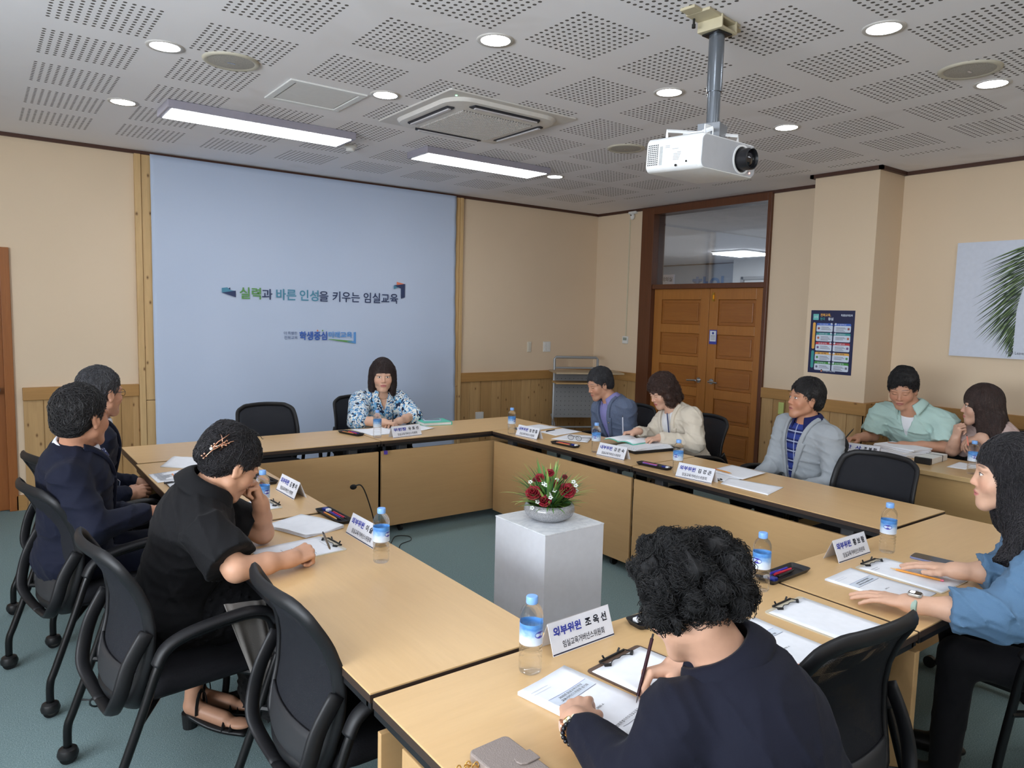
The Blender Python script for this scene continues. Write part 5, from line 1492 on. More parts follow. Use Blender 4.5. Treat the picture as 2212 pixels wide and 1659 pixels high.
def surf(prim, res, name, mat, parent, disp=None, attr=None, smooth=1):
    lo = prim.lo - 3 * res; hi = prim.hi + 3 * res
    c = 4
    n = np.maximum(np.ceil((hi - lo) / res).astype(int), 4); n = ((n + c - 1) // c) * c
    cs = n // c
    ax = [lo[i] + (np.arange(cs[i]) + .5) * c * res for i in range(3)]
    G = np.stack(np.meshgrid(*ax, indexing='ij'), -1).reshape(-1, 3).astype(F4)
    def F(P):
        d = prim.f(P)
        if disp is not None: d = d + disp(P)
        return d
    D = np.concatenate([F(G[i:i + 400000]) for i in range(0, len(G), 400000)]).reshape(cs)
    act = np.abs(D) < c * res * 1.75
    V = np.repeat(np.repeat(np.repeat(D, c, 0), c, 1), c, 2)
    idx = np.argwhere(act)
    off = np.stack(np.meshgrid(*[np.arange(c)] * 3, indexing='ij'), -1).reshape(-1, 3)
    I = (idx[:, None, :] * c + off[None]).reshape(-1, 3)
    P = (lo + (I + .5) * res).astype(F4)
    vals = np.concatenate([F(P[i:i + 500000]) for i in range(0, len(P), 500000)])
    V[I[:, 0], I[:, 1], I[:, 2]] = vals
    V[0] = V[-1] = 1; V[:, 0] = V[:, -1] = 1; V[:, :, 0] = V[:, :, -1] = 1
    ins = V < 0
    a = ins[:-1, :-1, :-1]; s_ = np.zeros(a.shape, np.int8)
    sh = [(i, j, k) for i in (0, 1) for j in (0, 1) for k in (0, 1)]
    N = V.shape
    for i, j, k in sh: s_ += ins[i:N[0] - 1 + i, j:N[1] - 1 + j, k:N[2] - 1 + k]
    cells = np.argwhere((s_ > 0) & (s_ < 8))
    if len(cells) == 0: return None
    cid = -np.ones(a.shape, np.int32); cid[cells[:, 0], cells[:, 1], cells[:, 2]] = np.arange(len(cells))
    cv = {o: V[cells[:, 0] + o[0], cells[:, 1] + o[1], cells[:, 2] + o[2]] for o in sh}
    acc = np.zeros((len(cells), 3), F4); cnt = np.zeros(len(cells), F4)
    for o in sh:
        for ax_ in range(3):
            if o[ax_] == 1: continue
            o2 = list(o); o2[ax_] = 1; o2 = tuple(o2)
            v0, v1 = cv[o], cv[o2]; m = (v0 < 0) != (v1 < 0)
            t = np.where(m, v0 / np.where(m, v0 - v1, 1), 0)
            p = np.array(o, F4)[None].repeat(len(cells), 0); p[:, ax_] += t
            acc += p * m[:, None]; cnt += m
    vert = lo + (cells + .5 + acc / np.maximum(cnt, 1)[:, None]) * res
    faces = []
    for ax_ in range(3):
        o = [slice(None)] * 3; o2 = [slice(None)] * 3
        o[ax_] = slice(0, -1); o2[ax_] = slice(1, None)
        e = ins[tuple(o)] != ins[tuple(o2)]
        E = np.argwhere(e)
        u, w = (ax_ + 1) % 3, (ax_ + 2) % 3
        E = E[(E[:, u] > 0) & (E[:, w] > 0) & (E[:, 0] < N[0] - 1) & (E[:, 1] < N[1] - 1) & (E[:, 2] < N[2] - 1)]
        flip = ins[E[:, 0], E[:, 1], E[:, 2]]
        du = np.zeros(3, int); du[u] = 1; dw = np.zeros(3, int); dw[w] = 1
        q = [E, E - du, E - du - dw, E - dw]
        q = [cid[x[:, 0], x[:, 1], x[:, 2]] for x in q]
        Q = np.stack(q, 1)
        Q[~flip] = Q[~flip][:, ::-1]
        faces.append(Q[(Q >= 0).all(1)])
    faces = np.concatenate(faces)
    # light laplacian smoothing keeps the grid from showing
    for _ in range(smooth):
        sm = np.zeros_like(vert); ct = np.zeros(len(vert), F4)
        for k in range(4):
            A, B = faces[:, k], faces[:, (k + 1) % 4]
            for x, y in ((A, B), (B, A)):
                for dd in range(3): sm[:, dd] += np.bincount(x, weights=vert[y, dd], minlength=len(vert))
                ct += np.bincount(x, minlength=len(vert))
        vert = vert * .5 + .5 * sm / np.maximum(ct, 1)[:, None]
    return vert.astype(F4), faces

def to_mesh(parts, name, mat, parent, org, attr=None):
    vs = []; fs = []; at = []; n = 0
    for v, f, a in parts:
        vs.append(v - np.array(org, F4)); fs.append(f + n); at.append(a); n += len(v)
    v = np.concatenate(vs); f = np.concatenate(fs).astype(np.int32)
    me = bpy.data.meshes.new(name)
    me.vertices.add(len(v)); me.vertices.foreach_set('co', v.astype(F4).ravel())
    me.loops.add(len(f) * 4); me.loops.foreach_set('vertex_index', f.ravel())
    me.polygons.add(len(f)); me.polygons.foreach_set('loop_start', np.arange(0, len(f) * 4, 4, dtype=np.int32))
    me.polygons.foreach_set('loop_total', np.full(len(f), 4, dtype=np.int32))
    me.update(calc_edges=True)
    me.shade_smooth()
    A = me.attributes.new('hl', 'FLOAT_VECTOR', 'POINT')
    A.data.foreach_set('vector', np.concatenate(at).astype(F4).ravel())
    o = bpy.data.objects.new(name, me); COL.objects.link(o)
    if mat: me.materials.append(mat)
    if parent: o.parent = parent
    return o

# ------------------------------------------------------------------ people materials
def m_skin(name, c, lip=(176, 104, 96), eye='open', brow=(44, 36, 34)):
    c = (c[0] * .95, c[1] * .93, c[2] * .91)
    s = NT(name)
    at = s.n('ShaderNodeAttribute'); at.attribute_name = 'hl'
    sp = s.n('ShaderNodeSeparateXYZ'); s.plug(at.outputs['Vector'], sp.inputs[0])
    x, y, z = sp.outputs; ax = s.math('ABSOLUTE', x)
    front = s.math('GREATER_THAN', y, .045)
    def el(cx, cz, a, b, xx=ax):
        u = s.math('DIVIDE', s.math('SUBTRACT', xx, cx), a); w = s.math('DIVIDE', s.math('SUBTRACT', z, cz), b)
        return s.math('ADD', s.math('MULTIPLY', u, u), s.math('MULTIPLY', w, w))
    def mask(v, soft=.25):
        r = s.n('ShaderNodeMapRange'); s.plug(v, r.inputs[0]); r.inputs[1].default_value = 1 - soft; r.inputs[2].default_value = 1 + soft; r.inputs[3].default_value = 1; r.inputs[4].default_value = 0
        return s.math('MULTIPLY', r.outputs[0], front)
    nz = s.noise(s.coords('Object'), 40, 3)
    base = s.mix(nz, lin(c), tuple(v * .86 for v in lin(c)[:3]) + (1,))
    rosy = tuple(lin(c)[i] * (1.0, .80, .78)[i] for i in range(3)) + (1,)
    base = s.mix(s.math('MULTIPLY', mask(el(.040, -.025, .026, .022), .8), .5), base, rosy)
    base = s.mix(s.math('MULTIPLY', mask(el(0, -.020, .014, .016, x), .6), .35), base, rosy)
    base = s.mix(s.math('MULTIPLY', mask(el(0, -.057, .024, .0098, x), .25), .85), base, lin(lip))
    base = s.mix(mask(el(0, -.0572, .021, .0011, x), .5), base, lin((90, 44, 44)))
    # brow: arched
    zb = s.math('ADD', .0385, s.math('MULTIPLY', s.math('MULTIPLY', s.math('SUBTRACT', ax, .030), s.math('SUBTRACT', ax, .030)), -9.0))
    bm = s.math('ADD', s.math('POWER', s.math('ABSOLUTE', s.math('DIVIDE', s.math('SUBTRACT', ax, .031), .020)), 4.0), s.math('POWER', s.math('ABSOLUTE', s.math('DIVIDE', s.math('SUBTRACT', z, zb), .0026)), 2.0))
    base = s.mix(s.math('MULTIPLY', mask(bm, .6), .6), base, lin(brow))
    if eye == 'open':
        base = s.mix(s.math('MULTIPLY', mask(el(.031, .0105, .0165, .0085), .3), .2), base, tuple(v * .55 for v in lin(c)[:3]) + (1,))  # socket shade around the eye, painted into the skin colour
        ev = mask(el(.031, .0105, .0140, .0048), .12)
        base = s.mix(ev, base, lin((226, 220, 216)))
        base = s.mix(s.math('MULTIPLY', ev, mask(el(.031, .0108, .0058, .0060), .15)), base, lin((34, 24, 22)))
        up = s.math('SUBTRACT', mask(el(.031, .0115, .0150, .0058), .1), mask(el(.031, .0098, .0145, .0056), .1))
        base = s.mix(s.math('MAXIMUM', up, 0.0), base, lin((40, 28, 26)))
    else:
        up = s.math('SUBTRACT', mask(el(.031, .0085, .0150, .0055), .12), mask(el(.031, .0100, .0150, .0050), .12))
        base = s.mix(s.math('MAXIMUM', up, 0.0), base, lin((52, 36, 32)))
        base = s.mix(s.math('MULTIPLY', mask(el(.031, .020, .016, .0012), .4), .35), base, tuple(v * .5 for v in lin(c)[:3]) + (1,))
    s.set(base, .48, spec=.4)
    s.bump(s.noise(s.coords('Object'), 350, 2), .06, .001)
    return s.m
def m_hair(name, c, c2, rough=.38, streak=1.0, kx=55, kz=9):
    s = NT(name)
    at = s.n('ShaderNodeAttribute'); at.attribute_name = 'hl'
    sp = s.n('ShaderNodeSeparateXYZ'); s.plug(at.outputs['Vector'], sp.inputs[0])
    an = s.math('ARCTAN2', sp.outputs[0], s.math('SUBTRACT', sp.outputs[1], -.02))
    cb = s.n('ShaderNodeCombineXYZ'); s.plug(s.math('MULTIPLY', an, kx / 3.0), cb.inputs[0]); s.plug(s.math('MULTIPLY', sp.outputs[2], kz), cb.inputs[1])
    n1 = s.noise(cb.outputs[0], 1.6, 5, .7, .6)
    col = s.ramp(n1, [(.35, lin(c)), (.75, lin(c2))])
    s.set(col, rough, spec=.55)
    s.b.inputs['Anisotropic'].default_value = .5
    s.bump(n1, .8 * streak, .006)
    return s.m
def m_cloth(name, c, rough=.85, weave=900, wb=.25, var=.12, big=8, c2=None, sheen=.03):
    s = NT(name)
    p = s.coords('Object')
    n1 = s.noise(p, big, 3); n2 = s.noise(p, weave * .35, 2)
    b = lin(c); d = lin(c2) if c2 else tuple(v * (1 - var) for v in b[:3]) + (1,)
    col = s.mix(n2 if c2 else n1, b, d)
    s.set(col, rough, spec=.2)
    s.b.inputs['Sheen Weight'].default_value = sheen
    s.bump(s.math('ADD', n2, s.math('MULTIPLY', n1, .5)), wb, .002)
    return s.m
def m_pattern(name):
    """blue, sky and navy brush marks on white"""
    s = NT(name); p = s.coords('Object')
    w = s.noise(p, 9, 2, .5)
    a = s.noise(s.coords('Object', (1, 1, .75), (0, .5, 0)), 27, 2, .45, 2.2)
    b = s.noise(s.coords('Object', (1, 1.2, .8), (.4, 0, .7), (3, 1, 2)), 24, 2, .45, 2.4)
    c = s.noise(s.coords('Object', (1, 1, .8), (0, .9, 1.2), (7, 5, 1)), 24, 1.5, .4, 1.8)
    st = lambda lo, hi: [(lo, (0, 0, 0, 1)), (hi, (1, 1, 1, 1))]
    col = s.mix(s.ramp(a, st(.52, .54)), lin((226, 228, 224)), lin((112, 172, 214)))
    col = s.mix(s.ramp(b, st(.57, .585)), col, lin((70, 126, 182)))
    col = s.mix(s.ramp(c, st(.585, .60)), col, lin((26, 40, 66)))
    s.set(col, .75, spec=.25)
    return s.m
def m_plaid(name):
    s = NT(name); p = s.coords('Object'); sp = s.n('ShaderNodeSeparateXYZ'); s.plug(p, sp.inputs[0])
    def band(v, per, wd, ph=0.0): return s.math('LESS_THAN', s.math('FRACT', s.math('ADD', s.math('MULTIPLY', v, 1 / per), ph + 10)), wd)
    h = s.math('ADD', sp.outputs[0], s.math('MULTIPLY', sp.outputs[1], .3))
    c = s.mix(band(sp.outputs[2], .065, .5), lin((26, 34, 86)), lin((44, 60, 130)))
    c = s.mix(s.math('MULTIPLY', band(sp.outputs[2], .065, .12, .3), .8), c, lin((176, 186, 210)))
    c = s.mix(s.math('MULTIPLY', band(sp.outputs[1], .075, .09, .1), .7), c, lin((176, 186, 210)))
    s.set(c, .7, spec=.25); return s.m
def m_tie(name):
    s = NT(name); v = s.n('ShaderNodeTexVoronoi'); s.plug(s.coords('Object'), v.inputs['Vector']); v.inputs['Scale'].default_value = 110
    s.set(s.mix(s.math('LESS_THAN', v.outputs[0], .32), lin((40, 52, 100)), lin((188, 196, 214))), .5); return s.m

# ------------------------------------------------------------------ anatomy
def frame(face, pitch=0, roll=0):
    a, p = radians(face), radians(pitch)
    fw = np.array([cos(a) * cos(p), sin(a) * cos(p), -sin(p)]); rt = unit(np.cross(fw, [0, 0, 1])); up = np.cross(rt, fw)
    r = radians(roll); rt2 = rt * cos(r) + up * sin(r); up2 = up * cos(r) - rt * sin(r)
    return np.stack([rt2, fw, up2], 1)
def head_prims(jaw=1.0, nose=1.0, child=0):
    e = ell
    P = [e((0, -.018, .042), (.075, .094, .083)), e((0, .020, -.002), (.067, .069, .088)),
         cone((.050, .002, -.052), (.016, .060, -.092), .022 * jaw, .019), cone((-.050, .002, -.052), (-.016, .060, -.092), .022 * jaw, .019),
         K(e((0, .064, -.092), (.022, .020, .020)), .02),
         K(e((.036, .052, -.024), (.030, .028, .030)), .02), K(e((-.036, .052, -.024), (.030, .028, .030)), .02),
         K(e((0, .070, -.055), (.028, .019, .024)), .02),
         K(e((.030, .073, .028), (.024, .013, .008)), .015), K(e((-.030, .073, .028), (.024, .013, .008)), .015)]
    for sx in (1, -1):
        P.append(S(e((sx * .031, .0975, .010), (.0165, .015, .0125)), .014))
        P.append(K(e((sx * .031, .0735, .0095), (.0150, .0125, .0105)), .004))
    P += [K(cone((0, .080, .016), (0, .0985 * nose, -.022), .0075, .0105), .010), K(e((.0115, .087, -.027), (.0078, .010, .0075)), .006), K(e((-.0115, .087, -.027), (.0078, .010, .0075)), .006),
          K(e((0, .0865, -.0520), (.0215, .0085, .0058)), .005), K(e((0, .0850, -.0625), (.0185, .0085, .0068)), .005), S(e((0, .0960, -.0573), (.022, .0080, .0011)), .003)]
    for sx in (1, -1):
        M_ = np.array([[1, 0, 0], [0, .96, .26], [0, -.26, .96]]).T
        P.append(K(e((sx * .0765, -.006, .000), (.0085, .019, .032), M_), .006))
        P.append(S(e((sx * .0870, -.001, .003), (.0065, .0115, .020), M_), .004))
        P.append(K(e((sx * .0785, -.008, -.026), (.007, .009, .010)), .005))
    return P
def hand_prims(side, pose):
    """right hand (side=1) palm down: y to the fingers, z dorsal, thumb towards -x; side=-1 mirrors"""
    P = []
    def mx(v): return (v[0] * side, v[1], v[2])
    P.append(ell((0, .045, -.002), (.038, .052, .0155)))
    P.append(cone((0, -.02, 0), (0, .02, 0), .024, .026))
    kn = [(-.029, .088, .002), (-.0095, .093, .004), (.0105, .089, .003), (.029, .078, -.001)]
    Ls = [(.043, .026, .021), (.048, .030, .022), (.044, .028, .022), (.034, .021, .020)]
    for i, k in enumerate(kn):
        P.append(K(cone(mx((k[0] * .55, .02, 0)), mx(k), .012, .0105), .010))
        c = pose['f'][i]; spread = pose.get('spread', 1.0) * (-.10, -.02, .06, .14)[i]
        p = np.array(k, float); th = 0.0
        for j, (l, cc) in enumerate(zip(Ls[i], c)):
            th += radians(cc)
            d = np.array([sin(spread) * cos(th), cos(spread) * cos(th), -sin(th)])
            q = p + d * l
            r0 = (.0098, .0088, .0080)[j] * (1 if i < 3 else .88); r1 = (.0090, .0082, .0072)[j] * (1 if i < 3 else .88)
            P.append(K(cone(mx(p), mx(q), r0, r1), .0035))
            p = q
    th = pose['t']
    rr = [.0145, .0125, .0105, .0088]
    for j in range(3): P.append(K(cone(mx(th[j]), mx(th[j + 1]), rr[j], rr[j + 1]), .006 if j else .012))
    return P
POSE = {
 'flat': dict(f=[(8, 10, 6), (7, 10, 6), (8, 10, 6), (10, 12, 8)], t=[(-.020, .018, -.004), (-.044, .044, -.008), (-.056, .070, -.010), (-.062, .094, -.012)]),
 'relax': dict(f=[(24, 28, 14), (28, 34, 16), (32, 38, 18), (36, 40, 20)], t=[(-.020, .018, -.006), (-.042, .044, -.016), (-.046, .070, -.026), (-.040, .092, -.034)], spread=.6),
 'pen': dict(f=[(48, 44, 22), (58, 62, 30), (66, 72, 40), (70, 76, 42)], t=[(-.020, .018, -.008), (-.040, .042, -.024), (-.040, .070, -.038), (-.026, .092, -.050)], spread=.4),
 'fist': dict(f=[(66, 84, 46), (70, 88, 48), (72, 88, 48), (74, 86, 46)], t=[(-.020, .018, -.008), (-.040, .044, -.022), (-.034, .068, -.036), (-.012, .082, -.044)], spread=.3),
 'droop': dict(f=[(20, 18, 10), (30, 26, 14), (38, 34, 18), (44, 38, 20)], t=[(-.020, .018, -.006), (-.040, .046, -.014), (-.044, .074, -.024), (-.036, .096, -.032)], spread=.8),
}
def ik(Sp, Wp, a, b, pole):
    Sp = np.array(Sp, float); Wp = np.array(Wp, float); d = Wp - Sp; L = np.linalg.norm(d)
    if L > (a + b) * .999:
        s = L / ((a + b) * .999); a *= s; b *= s
    x = (a * a - b * b + L * L) / (2 * L); h = math.sqrt(max(a * a - x * x, 0))
    u = d / L; pv = np.array(pole, float); pv = pv - u * (pv @ u); pv = unit(pv)
    return Sp + u * x + pv * h

def hl_of(v, H, R, s): return ((v - V3(H)) @ np.asarray(R, F4)) / s
FAR = np.array([0, -5, 0], F4)

def strands(name, mat, parent, org, base, H, R, s, n, L, flow, rad=.0011, curl=0.0, lift=.002, seed=0, cond=None, steps=9, seg=3):
    """fine hair tubes crawling over a hair surface; flow(pos_local, normal_local) -> direction (local)"""
    v, f = base[0], base[1]
    rs = random.Random(seed)
    loc = hl_of(v, H, R, s)
    # vertex normals by face
    q = v[f]; fn = np.cross(q[:, 2] - q[:, 0], q[:, 3] - q[:, 1]); vn = np.zeros_like(v)
    for k in range(4):
        for d in range(3): vn[:, d] += np.bincount(f[:, k], weights=fn[:, d], minlength=len(v))
    vn /= np.linalg.norm(vn, axis=1)[:, None] + 1e-9
    nl = vn @ np.asarray(R, F4)
    kd = KDTree(len(v))
    for i, p in enumerate(loc): kd.insert(Vector([float(c) for c in p]), i)
    kd.balance()
    m = MB(); Rm = np.asarray(R)
    for _ in range(n):
        for _t in range(20):
            i = rs.randrange(len(v)); p = Vector([float(c) for c in loc[i]])
            if cond is None or cond(p): break
        pts = []; ll = L * rs.uniform(.5, 1.2) / steps; nn = Vector([float(c) for c in nl[i]])
        ph = rs.uniform(0, 6.28); fr = rs.uniform(.8, 1.5); lf = lift * rs.uniform(.2, 1.6); up = curl * rs.uniform(.5, 1.3)
        jit = Vector((rs.gauss(0, .25), rs.gauss(0, .25), rs.gauss(0, .25)))
        for k in range(steps + 1):
            d = flow(p, nn) + jit; d = d - nn * d.dot(nn)
            if d.length < 1e-6: break
            d.normalize(); sd = nn.cross(d)
            w = p + nn * lf
            if curl: w = w + sd * (up * sin(ph + k * fr)) + nn * (up * .8 * (1 + cos(ph + k * fr)))
            pts.append(w)
            p2 = p + d * ll; co, j, dist = kd.find(p2)
            if co.y > .050 and co.z < .042 and abs(co.x) < .075: break
            if dist > ll * 2.5 + .01: break
            p = co.copy() if True else p2; nn = (nn + Vector([float(c) for c in nl[j]])).normalized()
        if len(pts) < 3: continue
        W_ = [Vector((Rm @ (np.array(x) * s) + np.array(H) - np.array(org)).tolist()) for x in pts]
        rr = [rad * (1 - .75 * (t / (len(W_) - 1)) ** 2) for t in range(len(W_))]
        m.tube(W_, rr, seg, cap=False)
    o = m.build(name, mat, parent, smooth=True)
    A = o.data.attributes.new('hl', 'FLOAT_VECTOR', 'POINT')
    vv = np.array(m.v, F4) + np.array(org, F4)
    A.data.foreach_set('vector', hl_of(vv, H, R, s).astype(F4).ravel())
    return o

def person(sp):
    T0 = np.array
    s = sp.get('s', 1.04); H = T0(sp['H'], float); Rh = frame(*sp['hf']); N = T0(sp['N'], float); P = T0(sp['P'], float); N = N + (H - N) * sp.get('nr', .17)
    org = (float(P[0]), float(P[1]), 0.0)
    e = empty('person', org, 0, sp['label'], 'person')
    up = unit(N - P); a = radians(sp['tf']); fw0 = T0([cos(a), sin(a), 0]); rt = unit(np.cross(fw0, up)); fw = np.cross(up, rt)
    TF = np.stack([rt, fw, up], 1); L = np.linalg.norm(N - P)
    w = sp.get('w', 1.0); sh = sp.get('sh', .175) * w
    def t(x, y, z): return P + TF @ T0([x * w, y, z])
    SR = T0(sp['SR']) if 'SR' in sp else t(sh / w, -.005, L - .085); SL = T0(sp['SL']) if 'SL' in sp else t(-sh / w, -.005, L - .085)
    g = sp.get('g', .0)
    def torso(o, k=.04):
        r = TF
        m1 = t(0, 0, .03); m2 = t(0, 0, L * .40); m3 = t(0, .005, L * .70)
        return [K(ell(m1, (.168 * w + o, .125 + o + g, .12 + o), r), .05), K(ell(m2, (.142 * w + o + g * .6, .108 + o + g, .17 + o), r), .05), K(ell(m3, (.162 * w + o, .112 + o + g * .5, .165 + o), r), .05),
                K(cone(SR * .88 + SL * .12, SL * .88 + SR * .12, .060 + o), .045), K(cone(t(0, -.015, L - .058), SR, .050 + o, .054 + o), .03), K(cone(t(0, -.015, L - .058), SL, .050 + o, .054 + o), .03),
                K(ell(t(0, -.035, L * .78), (.13 * w + o, .085 + o, .14 + o), r), .04)]
    arms = []
    for key, Sh, sd in (('R', SR, 1), ('L', SL, -1)):
        A = sp[key]; Wp = T0(A['w'], float); El = ik(Sh, Wp, .29, .245, A.get('pole', (0, 0, -1)))
        if 'el' in A: El = T0(A['el'], float)
        arms.append((Sh, El, Wp, sd, A))
    # ---- body: one mesh (head, neck, chest, arms, hands)
    parts = []
    hp = [xform(p, H, Rh, s) for p in head_prims(sp.get('jaw', 1), sp.get('nose', 1))]
    nk0 = H + Rh @ T0([0, -.028, -.045]) * s
    hp += [K(cone(nk0, N + up * .01, .053 * sp.get('nk', 1), .059 * sp.get('nk', 1)), .022), K(ell(N - up * .05, (.11, .075, .07), TF), .04)]
    if sp.get('far') != 2: pass
    v, f = surf(group(hp, .03), sp.get('res', .0036), '', None, None, smooth=1)
    parts.append((v, f, hl_of(v, H, Rh, s)))
    for Sh, El, Wp, sd, A in arms:
        d = unit(A['d']); nz = unit(A['n']); nz = unit(nz - d * (nz @ d)); x = np.cross(d, nz)
        Rw = np.stack([x, d, nz], 1)
        hps = [xform(p, Wp, Rw, A.get('hs', 1.0)) for p in hand_prims(sd, POSE[A.get('pose', 'relax')])]
        fore = [K(cone(Wp - unit(Wp - El) * .0, Wp + unit(Wp - El) * .012, .0265, .024), .015), K(cone(El, El * .45 + Wp * .55, .043 * sp.get('arm', 1), .036 * sp.get('arm', 1)), .02), K(cone(El * .45 + Wp * .55, Wp, .036 * sp.get('arm', 1), .0255), .02),
                K(cone(Sh * .3 + El * .7, El, .044, .040), .02)]
        v, f = surf(group(hps + fore, .012), sp.get('hres', .0034), '', None, None, smooth=1)
        parts.append((v, f, np.repeat(FAR[None], len(v), 0)))
    up_arm = []
    for Sh, El, Wp, sd, A in arms: up_arm.append(cone(Sh, Sh * .2 + El * .8, .046, .040))
    v, f = surf(group(torso(-.012) + up_arm, .04), .014, '', None, None)
    parts.append((v, f, np.repeat(FAR[None], len(v), 0)))
    to_mesh(parts, 'body', m_skin('skin', sp.get('skin', (216, 172, 144)), sp.get('lip', (178, 108, 100)), sp.get('eye', 'open'), sp.get('brow', (48, 40, 38))), e, org)
    # ---- clothing
    C_ = sp['cloth']; fd = sp.get('fold', .0045); ff = sp.get('ffreq', 26)
    FL = lambda amp, fq=ff, seed=1: (lambda P_: -amp * folds(P_, fq, seed))
    vz = sp.get('vz', None)
    def wedge(P_, zb, wt, zt=None, y0=.0):
        """signed distance-like value: negative inside the V opening of a jacket"""
        q = (P_ - V3(P)) @ np.asarray(TF, F4)
        zt_ = L + .02 if zt is None else zt
        hw = wt * np.clip((q[:, 2] - zb) / (zt_ - zb), 0, 1.4)
        return np.where((q[:, 2] > zb) & (q[:, 1] > y0), np.abs(q[:, 0]) - hw, .2)
    def sleeves(o, kind):
        out = []
        for Sh, El, Wp, sd, A in arms:
            if kind == 'long':
                e1 = Wp - unit(Wp - El) * sp.get('cuff', .028)
                out += [K(cone(Sh, El, .062 + o, .050 + o), .035), K(cone(El, e1, .050 + o, .033 + o), .02)]
            elif kind == 'elbow':
                m = El * .86 + Wp * .14
                out += [K(cone(Sh, El, .072 + o, .066 + o), .035), K(fcone(El * .98 + Sh * .02, m, .070 + o, .060 + o), .015)]
            elif kind == 'rolled':
                m = El * .42 + Wp * .58
                out += [K(cone(Sh, El, .068 + o, .060 + o), .035), K(fcone(El, m, .062 + o, .050 + o), .02), K(fcone(El * .50 + Wp * .50, m, .056 + o, .054 + o), .006)]
            elif kind == 'short':
                m = Sh * .16 + El * .84
                out += [K(fcone(Sh, m, .066 + o, .078 + o), .03)]
        return out
    neckcut = S(cone(N - up * .002, N + up * .16 + (H - N) * .3, .060, .080), .012)
    if 'neck_open' in C_: neckcut = S(cone(N - up * .0 + fw * .02, N + up * .16, C_['neck_open'], .085), .012)
    def hem(P_):
        q = (P_ - V3(P)) @ np.asarray(TF, F4); return q
    def garment(name, o, kind, mat, disp=None, cut=None, res=.0065, extra=None, smooth=1, cutneck=True):
        prims = torso(o) + sleeves(o, kind) + (extra or []) + ([neckcut] if cutneck else [])
        G = group(prims, .035)
        if cut is not None:
            G0 = G; G = Pr(lambda P_: np.maximum(G0.f(P_), cut(P_)), G0.lo, G0.hi)
        v, f = surf(G, res, '', None, None, disp=disp, smooth=smooth)
        return to_mesh([(v, f, np.repeat(FAR[None], len(v), 0))], name, mat, e, org)
    if C_.get('inner'):
        vzc = C_.get('tee_v')
        garment('inner_shirt', .004, 'none', C_['inner'], FL(.0015), None, .007)
    if C_['kind'] == 'jacket':
        zb = C_.get('zb', .10); wt = C_.get('wt', .085)
        garment('jacket', .018, 'long', C_['mat'], FL(fd), lambda P_: -wedge(P_, zb, wt), .0065)
        # lapels: a raised band along both sides of the opening
        base = group(torso(.018), .035)
        def lap(P_):
            wd = wedge(P_, zb, wt); q = (P_ - V3(P)) @ np.asarray(TF, F4)
            width = C_.get('lw', .042) * np.clip((q[:, 2] - zb) / (L * .72 - zb), .05, 1) * np.where(q[:, 2] > L * .76, .62, 1.0)
            band = np.maximum(-wd - .001, wd - width)
            band = np.where(wd > .15, .2, band)
            return np.maximum(np.abs(base.f(P_) - .003) - .0085, band)
        c0 = t(0, .10, L * .6)
        lp = Pr(lap, np.minimum(c0 - .22, t(0, .1, zb) - .05), np.maximum(c0 + .22, N + .06))
        r = surf(lp, .0045, '', None, None)
        if r: to_mesh([(r[0], r[1], np.repeat(FAR[None], len(r[0]), 0))], 'lapels', C_['mat'], e, org)
    elif C_['kind'] in ('short', 'elbow', 'rolled', 'long'):
        vo = C_.get('v')
        cut = (lambda P_: -wedge(P_, L - C_.get('vd', .10), vo, y0=.0)) if vo else None
        garment('shirt' if C_.get('name') is None else C_['name'], C_.get('o', .014), C_['kind'], C_['mat'], FL(fd), cut, .0065 if not sp.get('near') else .006)
    # collar
    def collar(mat, r0=.066, hgt=.040, spread=.030, gap=34, drop=.030, tip=.020, name='collar', th=.0035, dn=0.0):
        ax = unit(nk0 - N) * .6 + up * .4; ax = unit(ax); f2 = unit(fw - ax * (fw @ ax)); r2 = np.cross(f2, ax)
        c0 = N + ax * (dn + .004)
        def fn(u, vv):
            th_ = radians(gap + (360 - 2 * gap) * u); fr = max(0, cos(th_))
            dirv = f2 * cos(th_) + r2 * sin(th_)
            if vv < .45:
                k = vv / .45; r = r0 + .004 - .004 * k; z = -.012 + (hgt + .012) * k
            else:
                k = (vv - .45) / .55; r = r0 + spread * k ** .8 + .002; z = hgt - (hgt + drop * (.35 + .65 * fr) + tip * fr ** 3) * k + .006 * sin(pi * k)
            p = c0 + dirv * r * (1 + .10 * abs(sin(th_))) + ax * (z - .016 * fr) + f2 * (.010 * fr)
            return Vector((p - T0(org)).tolist())
        return MB().grid(fn, 40, 13).build(name, mat, e, smooth=True, solid=th)
    for cc in C_.get('collars', []): collar(**cc)
    # trousers or skirt with legs
    lg = []
    kz = sp.get('kz', .50); fx = T0([cos(a), sin(a), 0.0]); rx = T0([sin(a), -cos(a), 0.0])
    legs = []
    for i, sx in enumerate((1, -1)):
        hpnt = P + rx * (.085 * sx) + T0([0, 0, -.01]); kn = hpnt + fx * .41 + rx * (.03 * sx); kn[2] = kz
        fo = kn + fx * (sp.get('foot', (.02, .02))[i]); fo[2] = .09
        legs.append((hpnt, kn, fo))
        lo_ = .012
        lg += [K(cone(hpnt, kn, .088, .064), .05), K(cone(kn, fo, .064, .050), .03)]
    if C_.get('bottom') == 'skirt':
        kn = (legs[0][1] + legs[1][1]) / 2; lg = [K(cone(P, kn, .17, .14), .05), K(cone(kn, kn + T0([.0, 0, -.30]), .145, .16), .05)]
        disp = FL(.010, 60, 4)
    else: disp = FL(.004, 24, 3)
    v, f = surf(group(lg, .04), .010, '', None, None, disp=disp)
    to_mesh([(v, f, np.repeat(FAR[None], len(v), 0))], 'skirt' if C_.get('bottom') == 'skirt' else 'trousers', C_['low'], e, org)
